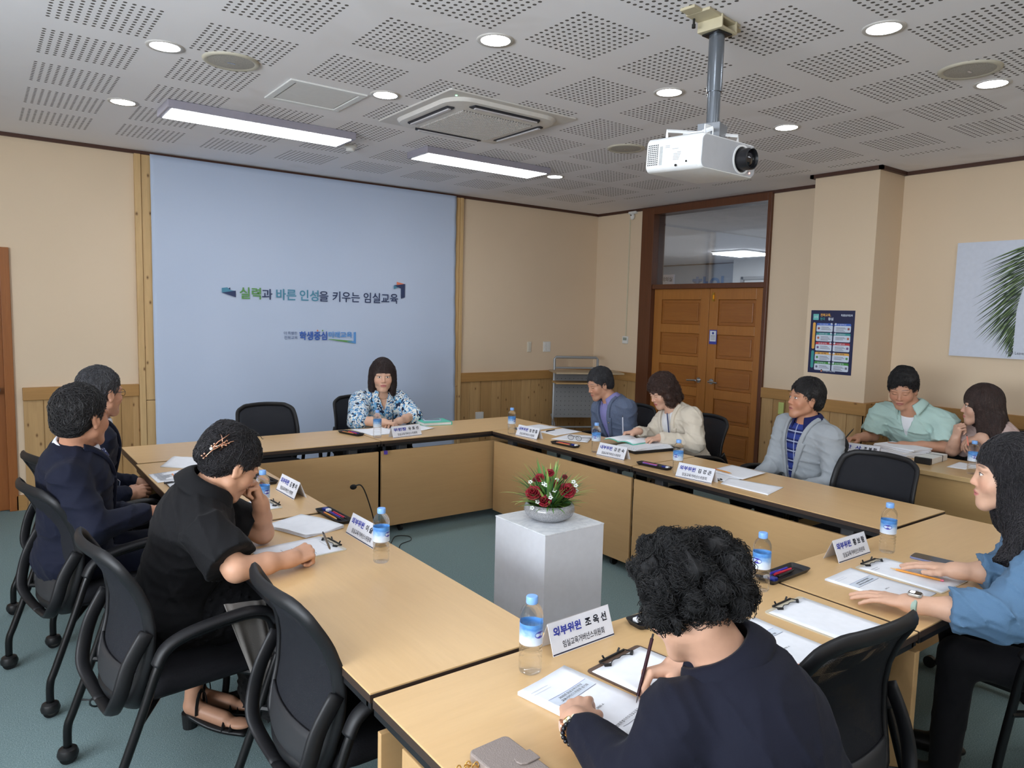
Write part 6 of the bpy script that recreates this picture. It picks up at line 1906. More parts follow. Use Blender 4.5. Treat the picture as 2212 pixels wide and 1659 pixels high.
    for (hpnt, kn, fo) in legs:
        if C_.get('bottom') == 'skirt' and sp.get('sandals'): continue
        m = [ell(fo + T0([0, 0, -.055]) + fx * .05, (.045, .13, .035), frame(sp['tf'])), ell(fo + T0([0, 0, -.03]), (.042, .05, .05), frame(sp['tf']))]
        v, f = surf(group(m, .02), .008, '', None, None); v[:, 2] = np.maximum(v[:, 2], .002)
        to_mesh([(v, f, np.repeat(FAR[None], len(v), 0))], 'shoe', M['black'], e, org)
    # ---- hair
    hs = sp['hair']; hp = []; t_ = hs.get('t', .014)
    hp.append(ell((0, -.020, .046), (.0755 + t_ * (.6 if hs['style'] in ('short', 'updo') else 1), .094 + t_ * .8, .083 + t_ * 1.25)))
    st = hs['style']
    if st in ('bob', 'long', 'wavy'):
        bl = hs.get('len', .09)
        for sx in (1, -1): hp.append(K(ell((sx * (.068 + t_ * .5), -.008, -.03 - bl * .25), (.024 + t_ * .5, .046, .05 + bl)), .03))
        hp.append(K(ell((0, -.066, -.02 - bl * .3), (.078 + t_ * .6, .040 + t_, .06 + bl)), .03))
    for c_, r_ in hs.get('extra', []): hp.append(K(ell(c_, r_), .02))
    if st == 'wavy':
        rs = random.Random(8)
        for i in range(46):
            th_ = rs.uniform(radians(35), radians(325)); zz = rs.uniform(-.095, .05)
            c_ = (-sin(th_) * (.084 + t_ * .5), -.02 + cos(th_) * (.086 + t_ * .5), zz)
            if c_[1] > .03 and zz < .03: continue
            hp.append(K(ell(c_, (rs.uniform(.016, .026),) * 3), .012))
    if st == 'perm':
        rs = random.Random(4)
        for i in range(90):
            th_ = rs.uniform(0, 2 * pi); zz = rs.uniform(-.62, 1)
            rr = math.sqrt(1 - zz * zz); c_ = (rr * cos(th_) * (.088 + t_), -.028 + rr * sin(th_) * (.100 + t_), .040 + zz * (.088 + t_))
            if c_[1] > .045 and c_[2] < .055: continue
            hp.append(K(ell(c_, (rs.uniform(.018, .030),) * 3), .010))
    if st == 'short': fc, fr = (0, .118, -.020), (.088, .082, .082 + hs.get('fringe', 0))
    elif st == 'perm': fc, fr = (0, .125, -.035), (.072, .080, .095)
    elif st == 'updo': fc, fr = (0, .118, -.025), (.078, .090, .098)
    else: fc, fr = (0, .118, -.048), (.060 + hs.get('fw', 0), .083, .088 + hs.get('fringe', 0))
    hp.append(S(ell(fc, fr), .010))
    if st in ('short', 'updo'): hp.insert(1, K(ell((0, -.062, -.012), (.068 + t_ * .4, .042 + t_ * .4, .052)), .03))
    if st == 'short':
        for sx in (1, -1): hp.append(S(ell((sx * .095, .042, -.046), (.036, .036, .052)), .008)); hp.append(S(ell((sx * .100, -.004, -.020), (.026, .022, .032)), .006))
        hp.append(S(ell((0, -.06, -.134 + hs.get('nape', 0)), (.12, .09, .075)), .012))
    if hs.get('part'): hp.append(S(ell((hs['part'] * .022, .112, .036), (.050, .052, .042)), .012))
    if st == 'updo':
        for sx in (1, -1): hp.append(S(ell((sx * .094, .030, -.040), (.034, .052, .058)), .010)); hp.append(S(ell((sx * .096, -.008, -.020), (.026, .024, .040)), .006))
        hp.append(S(ell((0, -.075, -.150), (.12, .09, .072)), .012))
    if st == 'perm': hp.append(S(ell((0, -.02, -.150), (.12, .10, .060)), .012))
    if st == 'bob' or st == 'wavy': hp.append(S(ell((0, .02, -.20 + hs.get('cutz', 0)), (.14, .12, .075)), .012))
    G = [xform(p, H, Rh, s) for p in hp]
    for a_, b_, ra, rb in hs.get('locks', []): G.insert(len(G) - (1 if st in ('long', 'bob') else 0), K(cone(a_, b_, ra, rb), .03))
    G = group(G, .015)
    hd = hs.get('disp', .0026); hf = hs.get('hfreq', 70)
    Hh, RR = V3(H), np.asarray(Rh, F4)
    def hdisp(P_):
        q = ((P_ - Hh) @ RR) / s; an = np.arctan2(q[:, 0], q[:, 1] + .02)
        return -hd * (np.sin(an * hf * .7 + 2.5 * np.sin(q[:, 2] * 23 + an * 2)) * .25 + folds(q, 40, 7) * hs.get('lump', 1.1))
    base = surf(G, hs.get('res', .0042), '', None, None, disp=hdisp, smooth=1)
    hm = m_hair('hair', hs['c'], hs['c2'], hs.get('rough', .45), 1.0, hs.get('kx', 60), hs.get('kz', 8))
    ho = to_mesh([(base[0], base[1], hl_of(base[0], H, Rh, s))], 'hair', hm, e, org)
    ns = hs.get('n', 0)
    if st == 'short':
        hs.setdefault('lift', .0035); hs['rad'] = .0015; ns = int(ns * 1.5); hs['curl'] = .0012
    if ns:
        flowk = hs.get('flow', 'down')
        def flow(p, n):
            if flowk == 'down': return Vector((p.x * .8, (p.y + .02) * .8 if p.z > .06 else -.02, -.10))
            if flowk == 'side': return Vector((.12, -.02 if p.y < .03 else .05, -.03 - (.08 if p.z < .05 else 0)))
            if flowk == 'back': return Vector((p.x * .4 - .02 * (1 if p.x > 0 else -1), -.14, .02 - (.10 if p.y < -.05 else .0)))
            return Vector((sin(p.z * 60 + p.x * 40), cos(p.x * 70), sin(p.y * 55 + 1)))
        o2 = strands('hair_strands', hm, ho, org, base, H, Rh, s, ns, hs.get('L', .09), flow, hs.get('rad', .0011), hs.get('curl', 0), hs.get('lift', .0015), seed=hs.get('seed', 1), steps=hs.get('steps', 8))
        o2['kind'] = 'stuff'
    return dict(e=e, org=org, H=H, Rh=Rh, s=s, N=N, P=P, TF=TF, t=t, L=L, arms=arms, fw=fw, up=up, rt=rt)
def hl2w(D, p): return Vector((D['H'] + D['Rh'] @ np.array(p) * D['s'] - np.array(D['org'])).tolist())
def wl(D, p): return Vector((np.array(p, float) - np.array(D['org'])).tolist())

def glasses(D, mat):
    m = MB()
    for sx in (-1, 1):
        m.tube([hl2w(D, (sx * .033 + .024 * cos(k * pi / 8), .096 - .006 * abs(cos(k * pi / 8)) * (1 if cos(k * pi / 8) * sx > 0 else 0), .006 + .017 * sin(k * pi / 8))) for k in range(16)], .0013, 6, closed=True)
        m.tube([hl2w(D, (sx * .057, .092, .012)), hl2w(D, (sx * .073, .06, .012)), hl2w(D, (sx * .080, .0, .014)), hl2w(D, (sx * .080, -.012, .002))], .0014, 6)
    m.tube([hl2w(D, (-.010, .098, .010)), hl2w(D, (0, .101, .013)), hl2w(D, (.010, .098, .010))], .0012, 6)
    o = m.build('eyeglasses', mat); o.location = D['org']
    return o
def held_pen(p, tip, kind, label, r=.0042):
    p = Vector(p); tip = Vector(tip); d = (tip - p)
    o = MB().cyl((0, 0, 0), d * .90, r, seg=10).build('pen' if kind != 'pencil' else 'pencil', PEN.get(kind, kind) if isinstance(kind, str) else kind, smooth='auto'); o.location = p
    MB().cyl(d * .90, d, r * .8, r * .2, seg=8).build('pen_tip', M['chrome'], o)
    MB().cyl(-d.normalized() * .012, (0, 0, 0), r * .6, seg=8).build('push_button', M['black'], o)
    return tag(o, label, 'pen')
def band(D, c, ax, r, th, mat, name, flat=(1, 1), seg=24, squash=.82, upv=(0, 0, 1)):
    """loop round a limb centred at world point c with axis ax"""
    ax = Vector(ax).normalized(); u = Vector(upv); u = (u - ax * u.dot(ax)).normalized(); v = ax.cross(u); c = wl(D, c)
    return MB().tube([c + v * (r * cos(2 * pi * k / seg)) + u * (r * squash * sin(2 * pi * k / seg)) for k in range(seg)], th, 6, closed=True, flat=flat, up=ax).build(name, mat, D['e'], smooth=True)

# ------------------------------------------------------------------ the eleven people
BLK = ((18, 16, 18), (46, 42, 44)); BRN = ((34, 24, 24), (74, 54, 50)); GRY = ((44, 44, 48), (112, 112, 118))
NAVY = m_cloth('navy_suit_wool', (18, 22, 40), .8); NAVY2 = m_cloth('navy_jersey', (18, 20, 34), .85)
# 1 chairwoman
D = person(dict(label='woman with a brown bob in a blue and white patterned blouse before the banner',
  H=(-3.682, -1.345, 1.108), hf=(-112, 3), s=1.08, N=(-3.675, -1.29, .950), P=(-3.68, -1.18, .50), tf=-93, sh=.178, skin=(224, 184, 162), lip=(188, 106, 108),
  R=dict(w=(-3.815, -1.63, .768), d=(.6, -.35, -.05), n=(-.2, 0, 1), pose='pen', el=(-3.985, -1.50, .775)), L=dict(w=(-3.665, -1.62, .765), d=(-.8, -.25, .0), n=(0, -.1, 1), pose='relax', el=(-3.46, -1.475, .775)),
  cloth=dict(kind='elbow', mat=m_pattern('brush_pattern_blouse'), v=.055, vd=.13, o=.018, low=m_cloth('black_skirt', (22, 22, 26)), collars=[dict(mat=m_pattern('brush_pattern_collar'), gap=38, r0=.064, hgt=.030, spread=.034, drop=.035, tip=.03)]),
  fold=.005, hair=dict(style='bob', t=.017, len=.075, c=BRN[0], c2=(66, 44, 42), fringe=.004, fw=.010, cutz=-.01, lump=.3, n=1100, L=.12, curl=.0012, lift=.003, rad=.0014, res=.0045)))
held_pen((-3.74, -1.655, .83), (-3.765, -1.70, .735), 'black', 'black pen in the hand of the woman in the patterned blouse')
nl = MB().tube([wl(D, D['N'] + D['rt'] * (.058 * sin(k)) + D['fw'] * (.048 + .03 * cos(k)) + D['up'] * (-.004 - .035 * max(0, cos(k)))) for k in np.linspace(-1.7, 1.7, 16)], .0009, 5).build('necklace', plain('gold_chain', (212, 180, 120), .25, 1.0), D['e'])
# 2 blue blazer
LAV = m_cloth('lavender_shirt', (138, 136, 190), .7)
D = person(dict(label='man in a blue blazer and lavender shirt looking down beside the trolley',
  H=(-2.225, -2.475, 1.088), hf=(165, 18), s=1.04, N=(-2.15, -2.565, .945), P=(-2.02, -2.62, .50), tf=176, skin=(206, 158, 132), eye='down', brow=(60, 56, 56),
  R=dict(w=(-2.36, -2.50, .60), d=(-.8, -.2, -.1), n=(0, .1, 1)), L=dict(w=(-2.34, -2.80, .61), d=(-.8, .3, -.1), n=(0, 0, 1)),
  cloth=dict(kind='jacket', mat=m_cloth('blue_melange_wool', (112, 124, 148), .85, 700, .3, c2=(66, 76, 100)), inner=LAV, zb=.06, wt=.070, low=m_cloth('grey_trousers', (60, 64, 74)), collars=[dict(mat=LAV, gap=26, r0=.062, hgt=.034, spread=.026, drop=.030, tip=.035)]),
  hair=dict(style='short', t=.017, c=(30, 30, 34), c2=(76, 76, 82), n=600, L=.08, flow='side', part=-1, rad=.0012)))
pn = MB().lathe([(.008, 0), (.006, .002)], 10, Matrix.Translation(wl(D, D['t'](-.085, .155, D['L'] * .70)))).build('lapel_pin', plain('pin_gold', (200, 160, 80), .3, 1.0), D['e'])
# 3 cream blazer
CRM = m_cloth('cream_linen', (214, 204, 188), .85, 800, .35)
D = person(dict(label='woman with short wavy brown hair in a cream blazer writing in a mint notebook',
  H=(-2.205, -3.155, 1.092), hf=(163, 24), s=1.0, N=(-2.14, -3.24, .945), P=(-2.02, -3.36, .50), tf=168, sh=.180, w=.98, skin=(222, 180, 158), eye='down', lip=(184, 92, 96),
  R=dict(w=(-2.425, -3.115, .800), d=(-.62, .55, -.15), n=(.1, .2, 1), pose='pen', el=(-2.22, -3.06, .735)), L=dict(w=(-2.43, -3.36, .790), d=(-.8, .35, -.1), n=(0, 0, 1), pose='relax', el=(-2.25, -3.54, .76)),
  cloth=dict(kind='jacket', mat=CRM, inner=m_cloth('white_tee', (230, 230, 232), .8), zb=.02, wt=.085, low=m_cloth('cream_trousers', (200, 190, 176))),
  fold=.006, hair=dict(style='wavy', t=.024, len=.045, c=(44, 30, 28), c2=(96, 66, 56), cutz=.03, fringe=-.004, n=1300, L=.09, curl=.005, lift=.003, rad=.0015, lump=1.6, disp=.003, flow='down')))
held_pen((-2.500, -3.03, .905), (-2.498, -3.040, .765), plain('clear_pen', (196, 200, 214), .2), 'clear pen upright in the hand of the woman in the cream blazer')
MB().tube([wl(D, D['t'](-.045, .10, D['L'] - .0)), wl(D, D['t'](-.050, .145, D['L'] * .75)), wl(D, D['t'](-.035, .155, D['L'] * .45)), wl(D, D['t'](-.02, .15, D['L'] * .2))], .006, 6, flat=(.25, 1)).build('lanyard', plain('lanyard_blue', (44, 56, 96), .6), D['e'])
# 4 grey jacket
PLD = m_plaid('navy_plaid_shirt')
D = person(dict(label='man in a light grey jacket over a navy plaid shirt, head raised, right row',
  H=(-2.150, -4.315, 1.160), hf=(152, -5), s=1.04, N=(-2.115, -4.335, 1.012), P=(-2.08, -4.30, .50), tf=166, sh=.185, w=1.03, skin=(198, 146, 118), lip=(164, 98, 92),
  R=dict(w=(-2.40, -4.12, .60), d=(-.8, -.3, -.1), n=(0, 0, 1)), L=dict(w=(-2.36, -4.40, .62), d=(-.8, .4, -.1), n=(0, 0, 1), pole=(0, -.6, -1)),
  cloth=dict(kind='jacket', mat=m_cloth('light_grey_wool', (158, 164, 170), .85, 800, .25), inner=PLD, zb=.04, wt=.085, low=m_cloth('dark_trousers', (46, 50, 60)), collars=[dict(mat=m_cloth('navy_collar', (28, 34, 84)), gap=30, r0=.063, hgt=.034, spread=.028, drop=.030, tip=.035)]),
  fold=.005, hair=dict(style='short', t=.016, c=BLK[0], c2=BLK[1], n=600, L=.08, flow='side', part=1, fringe=-.006, rad=.0012)))
# 5 mint shirt
MNT = m_cloth('mint_cotton', (178, 206, 200), .8, 800, .3)
D = person(dict(label='man with thick black hair in a pale mint short-sleeved shirt writing at the side desk',
  H=(-.985, -4.385, 1.185), hf=(194, 22), s=1.13, jaw=1.15, N=(-.915, -4.435, 1.035), P=(-.64, -4.40, .52), tf=183, sh=.20, w=1.14, g=.02, nk=1.12, skin=(208, 158, 132), eye='down', res=.004,
  R=dict(w=(-1.085, -4.135, .800), d=(-.75, .35, -.1), n=(.1, .3, 1), pose='pen', el=(-.93, -4.16, .80)), L=dict(w=(-1.10, -4.47, .795), d=(-.45, .85, 0), n=(0, 0, 1), pose='relax', el=(-.93, -4.68, .80)),
  cloth=dict(kind='short', mat=MNT, v=.062, vd=.17, o=.020, inner=m_cloth('white_undershirt', (226, 228, 234)), low=m_cloth('beige_trousers', (120, 116, 108)), collars=[dict(mat=MNT, gap=42, r0=.070, hgt=.036, spread=.036, drop=.038, tip=.035)]),
  fold=.006, hair=dict(style='short', t=.020, c=(16, 15, 18), c2=(40, 38, 42), fringe=-.012, part=-1, n=700, L=.08, flow='side', rad=.0013, lump=1.6, disp=.0036)))
held_pen((-1.135, -4.11, .86), (-1.20, -4.06, .755), 'black', 'dark pen in the hand of the man in the mint shirt')
# 6 long brown hair
D = person(dict(label='woman with long dark brown hair in a dusty pink top at the side desk',
  H=(-.88, -4.865, 1.105), hf=(118, 3), s=1.08, N=(-.86, -4.985, .955), P=(-.68, -4.99, .50), tf=140, sh=.18, w=1.02, skin=(218, 178, 158), lip=(190, 96, 100),
  R=dict(w=(-.985, -4.765, .875), d=(-.1, -.15, .9), n=(-.7, .5, 0), pose='fist', el=(-.945, -4.735, .79)), L=dict(w=(-1.0, -4.93, .915), d=(.05, .9, -.35), n=(-.3, .3, .9), pose='droop', el=(-1.02, -5.07, .80)),
  cloth=dict(kind='short', mat=m_cloth('dusty_pink_knit', (196, 172, 166), .85), o=.014, low=m_cloth('dark_skirt', (50, 44, 48))),
  hair=dict(style='long', t=.024, len=.10, fw=-.006, fringe=-.014, c=(34, 24, 24), c2=(80, 56, 50), n=1200, L=.14, rad=.0013, lump=.5, disp=.002,
    locks=[((-.83, -4.93, 1.06), (-.80, -5.00, .86), .075, .07), ((-.90, -4.97, 1.04), (-.93, -4.99, .88), .06, .05), ((-.80, -4.86, 1.10), (-.76, -4.90, .90), .05, .05)])))
held_pen((-1.045, -4.86, .915), (-1.11, -4.90, .855), plain('coral_pen', (226, 130, 112), .4), 'coral pen hanging from the hand of the long-haired woman')
# 7 denim blue
DEN = m_cloth('denim_blue_linen', (92, 124, 156), .9, 700, .4, .2, 14)
D = person(dict(label='woman with long black hair in a denim-blue shirt wearing a smartwatch, right edge',
  H=(-3.635, -5.985, 1.155), hf=(119, 2), s=1.04, N=(-3.565, -6.06, .980), P=(-3.43, -6.24, .50), nose=.975, tf=112, sh=.185, w=1.14, g=.01, skin=(226, 184, 160), lip=(196, 112, 112), near=1, res=.003, hres=.003, arm=1.05,
  R=dict(w=(-3.585, -5.835, .770), d=(-.10, .95, -.06), n=(.0, .0, 1), pose='flat', el=(-3.48, -5.98, .78)), L=dict(w=(-4.045, -5.885, .765), d=(-.22, .96, -.03), n=(0, 0, 1), pose='flat', el=(-3.93, -6.11, .775), hs=1.0),
  cloth=dict(kind='rolled', mat=DEN, o=.022, low=m_cloth('black_trousers', (24, 24, 28)), collars=[dict(mat=DEN, gap=40, r0=.070, hgt=.030, spread=.036, drop=.04, tip=.03)]),
  fold=.008, ffreq=22, hair=dict(style='long', t=.015, len=.10, fringe=.006, c=(20, 18, 22), c2=(52, 48, 54), n=2600, L=.18, curl=.0012, lift=.0025, rad=.0012, steps=14, lump=.25, disp=.0016, res=.0038,
    locks=[((-3.60, -6.06, 1.12), (-3.66, -6.13, .92), .065, .06), ((-3.66, -6.05, 1.08), (-3.745, -6.075, .985), .050, .036), ((-3.745, -6.075, .985), (-3.795, -6.06, .925), .034, .022), ((-3.795, -6.06, .925), (-3.84, -6.04, .920), .018, .006), ((-3.55, -6.05, 1.10), (-3.48, -6.12, .86), .06, .05)])))
wc = Vector((-4.048, -5.868, .765)); 
band(D, (-4.043, -5.893, .765), (-.22, .96, 0), .0315, .006, plain('sage_watch_strap', (156, 178, 166), .5), 'watch_strap', flat=(1.9, .35), squash=.92)
Wm = Matrix.Translation(wl(D, (-4.046, -5.893, .796))) @ Matrix.Rotation(radians(14), 4, 'Z')
ws = MB().prism(rrect(.036, .042, .010, 5), 0, .009, Wm).build('watch_case', plain('watch_silver', (206, 204, 200), .25, .6), D['e'], bevel=.002)
MB().prism(rrect(.031, .037, .008, 5), .009, .0102, Wm).build('watch_screen', plain('watch_screen', (30, 30, 36), .08), ws)
MB().prism(rrect(.024, .015, .005, 4, 0, .008), .0102, .0106, Wm).build('watch_dial', emit('watch_dial_glow', (.9, .93, 1, 1), .8), ws)
# 8 curly-haired woman from behind
D = person(dict(label='woman with short curly black hair in a navy shirt, her back to us',
  H=(-5.292, -5.982, 1.078), hf=(88, 28), s=.92, N=(-5.222, -6.060, .935), P=(-5.17, -6.33, .50), tf=98, sh=.18, w=.94, g=.0, SL=(-5.370, -6.040, .872), SR=(-5.090, -6.085, .832), skin=(214, 170, 146), near=1, res=.0032, hres=.0028, cuff=.045,
  R=dict(w=(-5.045, -5.770, .785), d=(-.85, .38, -.12), n=(.25, .35, .9), pose='pen', el=(-4.945, -5.985, .775)), L=dict(w=(-5.432, -5.812, .782), d=(.62, .74, -.06), n=(-.25, .1, 1), pose='relax', el=(-5.475, -6.045, .775), hs=1.0),
  cloth=dict(kind='long', mat=NAVY2, o=.016, low=m_cloth('black_trousers_b', (22, 22, 26)), collars=[dict(mat=NAVY2, gap=42, r0=.068, hgt=.040, spread=.034, drop=.026, tip=.03, dn=.010)]),
  fold=.0045, ffreq=20, hair=dict(style='perm', t=.022, c=(9, 8, 10), c2=(20, 19, 22), n=6000, L=.055, rad=.0008, curl=.0055, steps=9, flow='perm', lift=.002, lump=1.5, disp=.004, res=.0042, rough=.85)))
held_pen((-5.100, -5.722, .855), (-5.195, -5.765, .732), plain('dark_red_pen', (52, 24, 32), .2, .3), 'slim dark pen in the writing hand of the curly-haired woman', .0046)
Lw = (-5.445, -5.83, .780); La = (.50, .80, 0)
gm = plain('gold_metal_b', (214, 170, 96), .2, 1.0)
band(D, (-5.440, -5.822, .782), (.55, .80, 0), .0325, .0030, gm, 'gold_bracelet')
m = MB(); rs = random.Random(2)
ax = Vector((.5, .85, 0)).normalized(); u_ = Vector((0, 0, 1)); v_ = ax.cross(u_)
cols8 = [plain('bead_cream', (206, 204, 176), .3), plain('bead_green', (140, 160, 70), .3), plain('bead_black', (24, 26, 34), .2)]
for ringi, (off, mt) in enumerate(((.012, 0), (.022, 2))):
    mm = MB(); mg = MB()
    for k in range(20):
        a_ = 2 * pi * k / 20; c_ = wl(D, (-5.440, -5.822, .782)) - ax * off + v_ * (.036 * cos(a_)) + u_ * (.032 * sin(a_))
        (mg if (mt == 0 and k in (5, 13)) else mm).ball(c_, .0052, 8, 5)
    mm.build('bead_bracelet', cols8[mt], D['e'], smooth=True)
    if mt == 0: mg.build('bead', cols8[1], D['e'], smooth=True)
wM = Matrix.Translation(wl(D, (-5.440, -5.822, .782)) - ax * .005 - v_ * .036 + u_ * .006) @ (-v_).to_track_quat('Z', 'Y').to_matrix().to_4x4()
wt_ = MB().lathe([(.013, -.003), (.0135, .002), (.012, .004)], 22, wM).build('wristwatch', plain('rose_gold', (214, 150, 122), .25, 1.0), D['e'], smooth='auto')
MB().lathe([(.0105, .004), (.0105, .0045)], 20, wM).build('watch_dial', plain('dial_pink', (226, 196, 186), .2), wt_)
# 9 woman in black
BK9 = m_cloth('black_crepe', (17, 17, 20), .8, 700, .25)
D = person(dict(label='woman in a black short-sleeved dress, black hair pinned up with a gold clip',
  H=(-5.708, -4.172, 1.074), hf=(6, 34), s=1.0, N=(-5.808, -4.140, .972), P=(-5.94, -4.15, .54), tf=-2, sh=.18, w=1.04, g=.015, nr=.10, SR=(-5.845, -4.315, .900), SL=(-5.815, -3.965, .910), skin=(212, 164, 136), eye='down', near=1, res=.003, hres=.0028, arm=1.0,
  R=dict(w=(-5.575, -4.425, .772), d=(.90, .32, .10), n=(-.15, -.45, .85), pose='fist', el=(-5.775, -4.468, .785)), L=dict(w=(-5.585, -4.125, .905), d=(-.30, -.05, .95), n=(.95, .1, .25), pose='fist', el=(-5.560, -4.060, .77)),
  cloth=dict(kind='short', mat=BK9, o=.016, bottom='skirt', low=BK9, collars=[dict(mat=BK9, gap=40, r0=.072, hgt=.050, spread=.044, drop=.030, tip=.035, dn=.018)]),
  sandals=1, fold=.005, ffreq=18, hair=dict(style='updo', t=.010, c=(18, 16, 20), c2=(46, 42, 48), n=2600, L=.12, lump=.5, curl=.003, lift=.003, flow='back', rad=.0012, steps=9,
    extra=[((0, -.115, .050), (.045, .035, .060)), ((.0, -.085, .110), (.045, .045, .030)), ((.02, -.06, .125), (.04, .04, .02)), ((0, -.12, .0), (.035, .025, .035))], res=.0036)))
held_pen((-5.445, -4.41, .84), (-5.385, -4.33, .745), plain('grey_pen', (110, 112, 120), .3), 'grey pen in the right fist of the woman in black')
MB()
clm = MB(); gold = plain('rose_gold_clip', (226, 176, 150), .2, 1.0)
for sx in (-1, 1):
    clm.tube([hl2w(D, (.055 + .026 * cos(k), -.112 + .014 * sin(k) * sx, .055 + .026 * sin(k))) for k in np.linspace(0, 2 * pi, 14)], .0018, 6)
clm.tube([hl2w(D, (.062, -.128, .02)), hl2w(D, (.060, -.120, .055)), hl2w(D, (.058, -.098, .098))], .0024, 6)
clm.tube([hl2w(D, (.060, -.134, -.02)), hl2w(D, (.066, -.124, .02)), hl2w(D, (.068, -.105, .05))], .0024, 6)
clm.tube([hl2w(D, (.066, -.11, .04)), hl2w(D, (.072, -.085, .075)), hl2w(D, (.066, -.055, .10))], .0016, 6)
for c_ in ((.066, -.102, .052), (.070, -.095, .064), (.064, -.138, -.012), (.062, -.126, .034)):
    for k in range(4):
        a_ = k * pi / 2 + .4; clm.ball(hl2w(D, (c_[0], c_[1] + .008 * cos(a_), c_[2] + .008 * sin(a_))), .0042, 8, 4, sc=(1, 1, 1))
clm.build('hair_clip', gold, D['e'], smooth=True)
MB().ball(hl2w(D, (.064, -.130, .022)), .006).build('clip_pearl', plain('pearl', (236, 232, 226), .2), D['e'], smooth=True)
# ruffles of loose curls on the crown
mm = MB(); rs = random.Random(9)
for k in range(26):
    c0 = Vector((rs.uniform(-.03, .045), rs.uniform(-.10, .0), 0)); r_ = rs.uniform(.010, .020); ph = rs.uniform(0, 6)
    zz = .046 + .098 * math.sqrt(max(.05, 1 - (c0.x / .085) ** 2 - ((c0.y + .02) / .104) ** 2))
    mm.tube([hl2w(D, (c0.x + r_ * .8 * cos(ph + t_ * .5), c0.y + r_ * sin(t_ * .5 + ph) + .004 * t_, zz + .004 + r_ * .7 * abs(sin(t_ * .45)))) for t_ in range(9)], .0011, 4)
o_ = mm.build('loose_curls', bpy.data.objects['hair'].data.materials[0] if False else m_hair('hair_curls', BLK[0], BLK[1]), D['e'], smooth=True)
# light grey pleated layer hanging at the knee side of the chair, and the sandals
m = MB()
def plt(u, v):
    x = -5.82 + .15 * u + .10 * v - .05 * u * v; y = -4.475 + .04 * u - .06 * v + .007 * sin(u * 15 + v * 3 + 2 * sin(u * 7)) * (.3 + .7 * v); z = .675 - .03 * u - .33 * v
    return wl(D, (x, y, z))
m.grid(plt, 60, 14).build('pleated_skirt_layer', m_cloth('light_grey_pleats', (118, 114, 110), .7), D['e'], smooth=True, solid=.003)
skm = bpy.data.materials['skin.008'] if 'skin.008' in bpy.data.materials else None
for i, (tx, ty, hx, hy) in enumerate(((-5.66, -4.155, -5.82, -3.99), (-5.60, -4.03, -5.78, -3.90))):
    toe = np.array((tx, ty, .028)); heel = np.array((hx, hy, .085)); d_ = unit(toe - heel)
    pr_ = [cone(heel + np.array((0, 0, .015)), heel + np.array((.02, .01, .16)), .030, .036), cone(heel, heel * .4 + toe * .6, .030, .030), K(ell(toe - d_ * .03 + np.array((0, 0, .006)), (.034, .05, .018), frame(math.degrees(math.atan2(d_[1], d_[0])))), .02),
            cone(heel + np.array((.02, .01, .16)), np.array((hx + .06, hy + .03, .42)), .036, .052)]
    v, f = surf(group(pr_, .02), .0045, '', None, None)
    to_mesh([(v, f, np.repeat(FAR[None], len(v), 0))], 'foot', m_skin('foot_skin', (196, 150, 124)), D['e'], D['org'])
    m = MB(); a_ = math.atan2(d_[1], d_[0]); Rz = Matrix.Translation(wl(D, heel * .5 + toe * .5)) @ Matrix.Rotation(a_, 4, 'Z')
    def sole(u, v): 
        x = (u - .5) * .245; z = -.050 + (.052 * (1 - u) ** 1.6) ; return Rz @ Vector((x, (v - .5) * .078 * (.75 + .35 * sin(pi * min(1, u * 1.1))), z + .004))
    sl_ = m.grid(sole, 14, 5).build('sandal', M['black'], D['e'], smooth=True, solid=.012)
    hq = wl(D, heel - d_ * .012); MB().lathe([(.026, 0), (.030, .062)], 16, Matrix.Translation(Vector((hq.x, hq.y, 0)))).build('sandal_heel', M['black'], sl_)
    m = MB()
    for k_, (f_, hh) in enumerate(((.80, .040), (.66, .052), (.18, .115))):
        c_ = wl(D, heel * (1 - f_) + toe * f_ + np.array((0, 0, 0))); sd_v = Vector((-sin(a_), cos(a_), 0))
        m.tube([Vector((c_.x, c_.y, 0)) + sd_v * (.036 * cos(q)) + Vector((0, 0, .022 + hh * .75 * max(0, sin(q)) + (.05 if k_ == 2 else 0))) for q in np.linspace(0, pi, 9)], .005, 6, flat=(.5, 1.6))
    m.build('sandal_strap', M['black'], sl_)
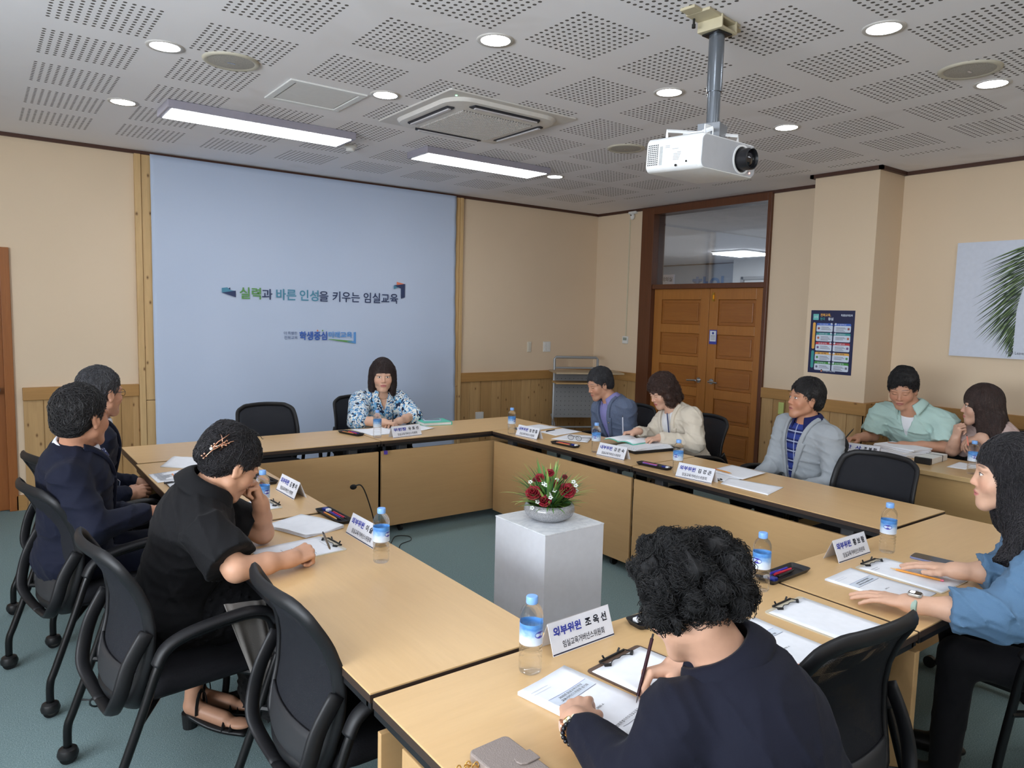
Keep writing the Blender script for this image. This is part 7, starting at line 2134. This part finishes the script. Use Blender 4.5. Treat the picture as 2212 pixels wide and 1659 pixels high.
# 10 nearer navy suit
WSH = m_cloth('white_dress_shirt', (222, 226, 236), .7)
D = person(dict(label='black-haired man in a navy suit and white shirt with a patterned tie',
  H=(-6.095, -3.300, 1.166), hf=(35, 0), s=1.09, jaw=1.1, N=(-6.125, -3.262, 1.010), P=(-6.14, -3.24, .52), tf=10, sh=.195, w=1.12, g=.02, nk=1.12, SR=(-6.165, -3.445, .925), SL=(-6.085, -3.075, .935), skin=(206, 152, 124), near=1, res=.0034,
  R=dict(w=(-5.875, -3.455, .755), d=(.95, .2, 0), n=(0, -.3, 1), pose='relax', el=(-6.09, -3.56, .745)), L=dict(w=(-5.83, -3.14, .66), d=(.9, -.3, 0), n=(0, 0, 1), pole=(0, .5, -1)),
  cloth=dict(kind='jacket', mat=NAVY, inner=WSH, zb=.05, wt=.080, low=NAVY, collars=[dict(mat=WSH, gap=24, r0=.070, hgt=.038, spread=.020, drop=.022, tip=.03), dict(mat=NAVY, gap=62, r0=.080, hgt=.022, spread=.022, drop=.030, tip=.0, name='jacket_collar', dn=-.006)]),
  fold=.006, ffreq=18, hair=dict(style='short', t=.013, c=(20, 18, 20), c2=(50, 46, 48), n=1100, L=.07, flow='side', rad=.0011, res=.0036)))
TF_, L_ = D['TF'], D['L']
MB().grid(lambda u, v: wl(D, D['t'](((u - .5) * (.030 + .05 * v)), .150 + .012 * sin(v * 3) - .03 * (1 - v), L_ * .93 - v * .36)), 5, 14).build('necktie', m_tie('patterned_tie'), D['e'], smooth=True, solid=.006)
MB().tube([wl(D, D['t'](.0, .10, L_ * .96)), wl(D, D['t'](0, .125, L_ * .90))], [.018, .013], 8, flat=(1, 1.2)).build('tie_knot', m_tie('tie_knot_fabric'), D['e'], smooth=True)
# 11 man with glasses
D = person(dict(label='grey-haired man with glasses in a navy suit at the far left',
  H=(-5.925, -2.52, 1.185), hf=(30, 1), s=1.07, N=(-5.965, -2.49, 1.020), P=(-6.04, -2.50, .52), tf=4, sh=.185, w=1.04, skin=(206, 156, 130), brow=(110, 108, 110),
  R=dict(w=(-5.83, -2.66, .655), d=(.85, .35, .05), n=(.1, -.7, .5), pose='relax'), L=dict(w=(-5.75, -2.42, .66), d=(.8, -.5, 0), n=(0, 0, 1)),
  cloth=dict(kind='jacket', mat=NAVY, inner=WSH, zb=.05, wt=.080, low=m_cloth('charcoal_trousers', (34, 36, 44)), collars=[dict(mat=WSH, gap=24, r0=.064, hgt=.036, spread=.020, drop=.022, tip=.03), dict(mat=NAVY, gap=62, r0=.074, hgt=.020, spread=.022, drop=.030, tip=.0, name='jacket_collar', dn=-.006)]),
  hair=dict(style='short', t=.013, c=(34, 34, 38), c2=(104, 104, 110), part=1, n=800, L=.06, flow='side', rad=.0011)))
tag(glasses(D, M['black']), 'dark-rimmed eyeglasses worn by the grey-templed man at the far left', 'eyeglasses')
MB().grid(lambda u, v: wl(D, D['t'](.02 + u * .055, .150, L_ * .42 - v * .085)), 3, 3).build('name_badge', plain('badge_clear', (150, 164, 190), .2), D['e'], solid=.003)
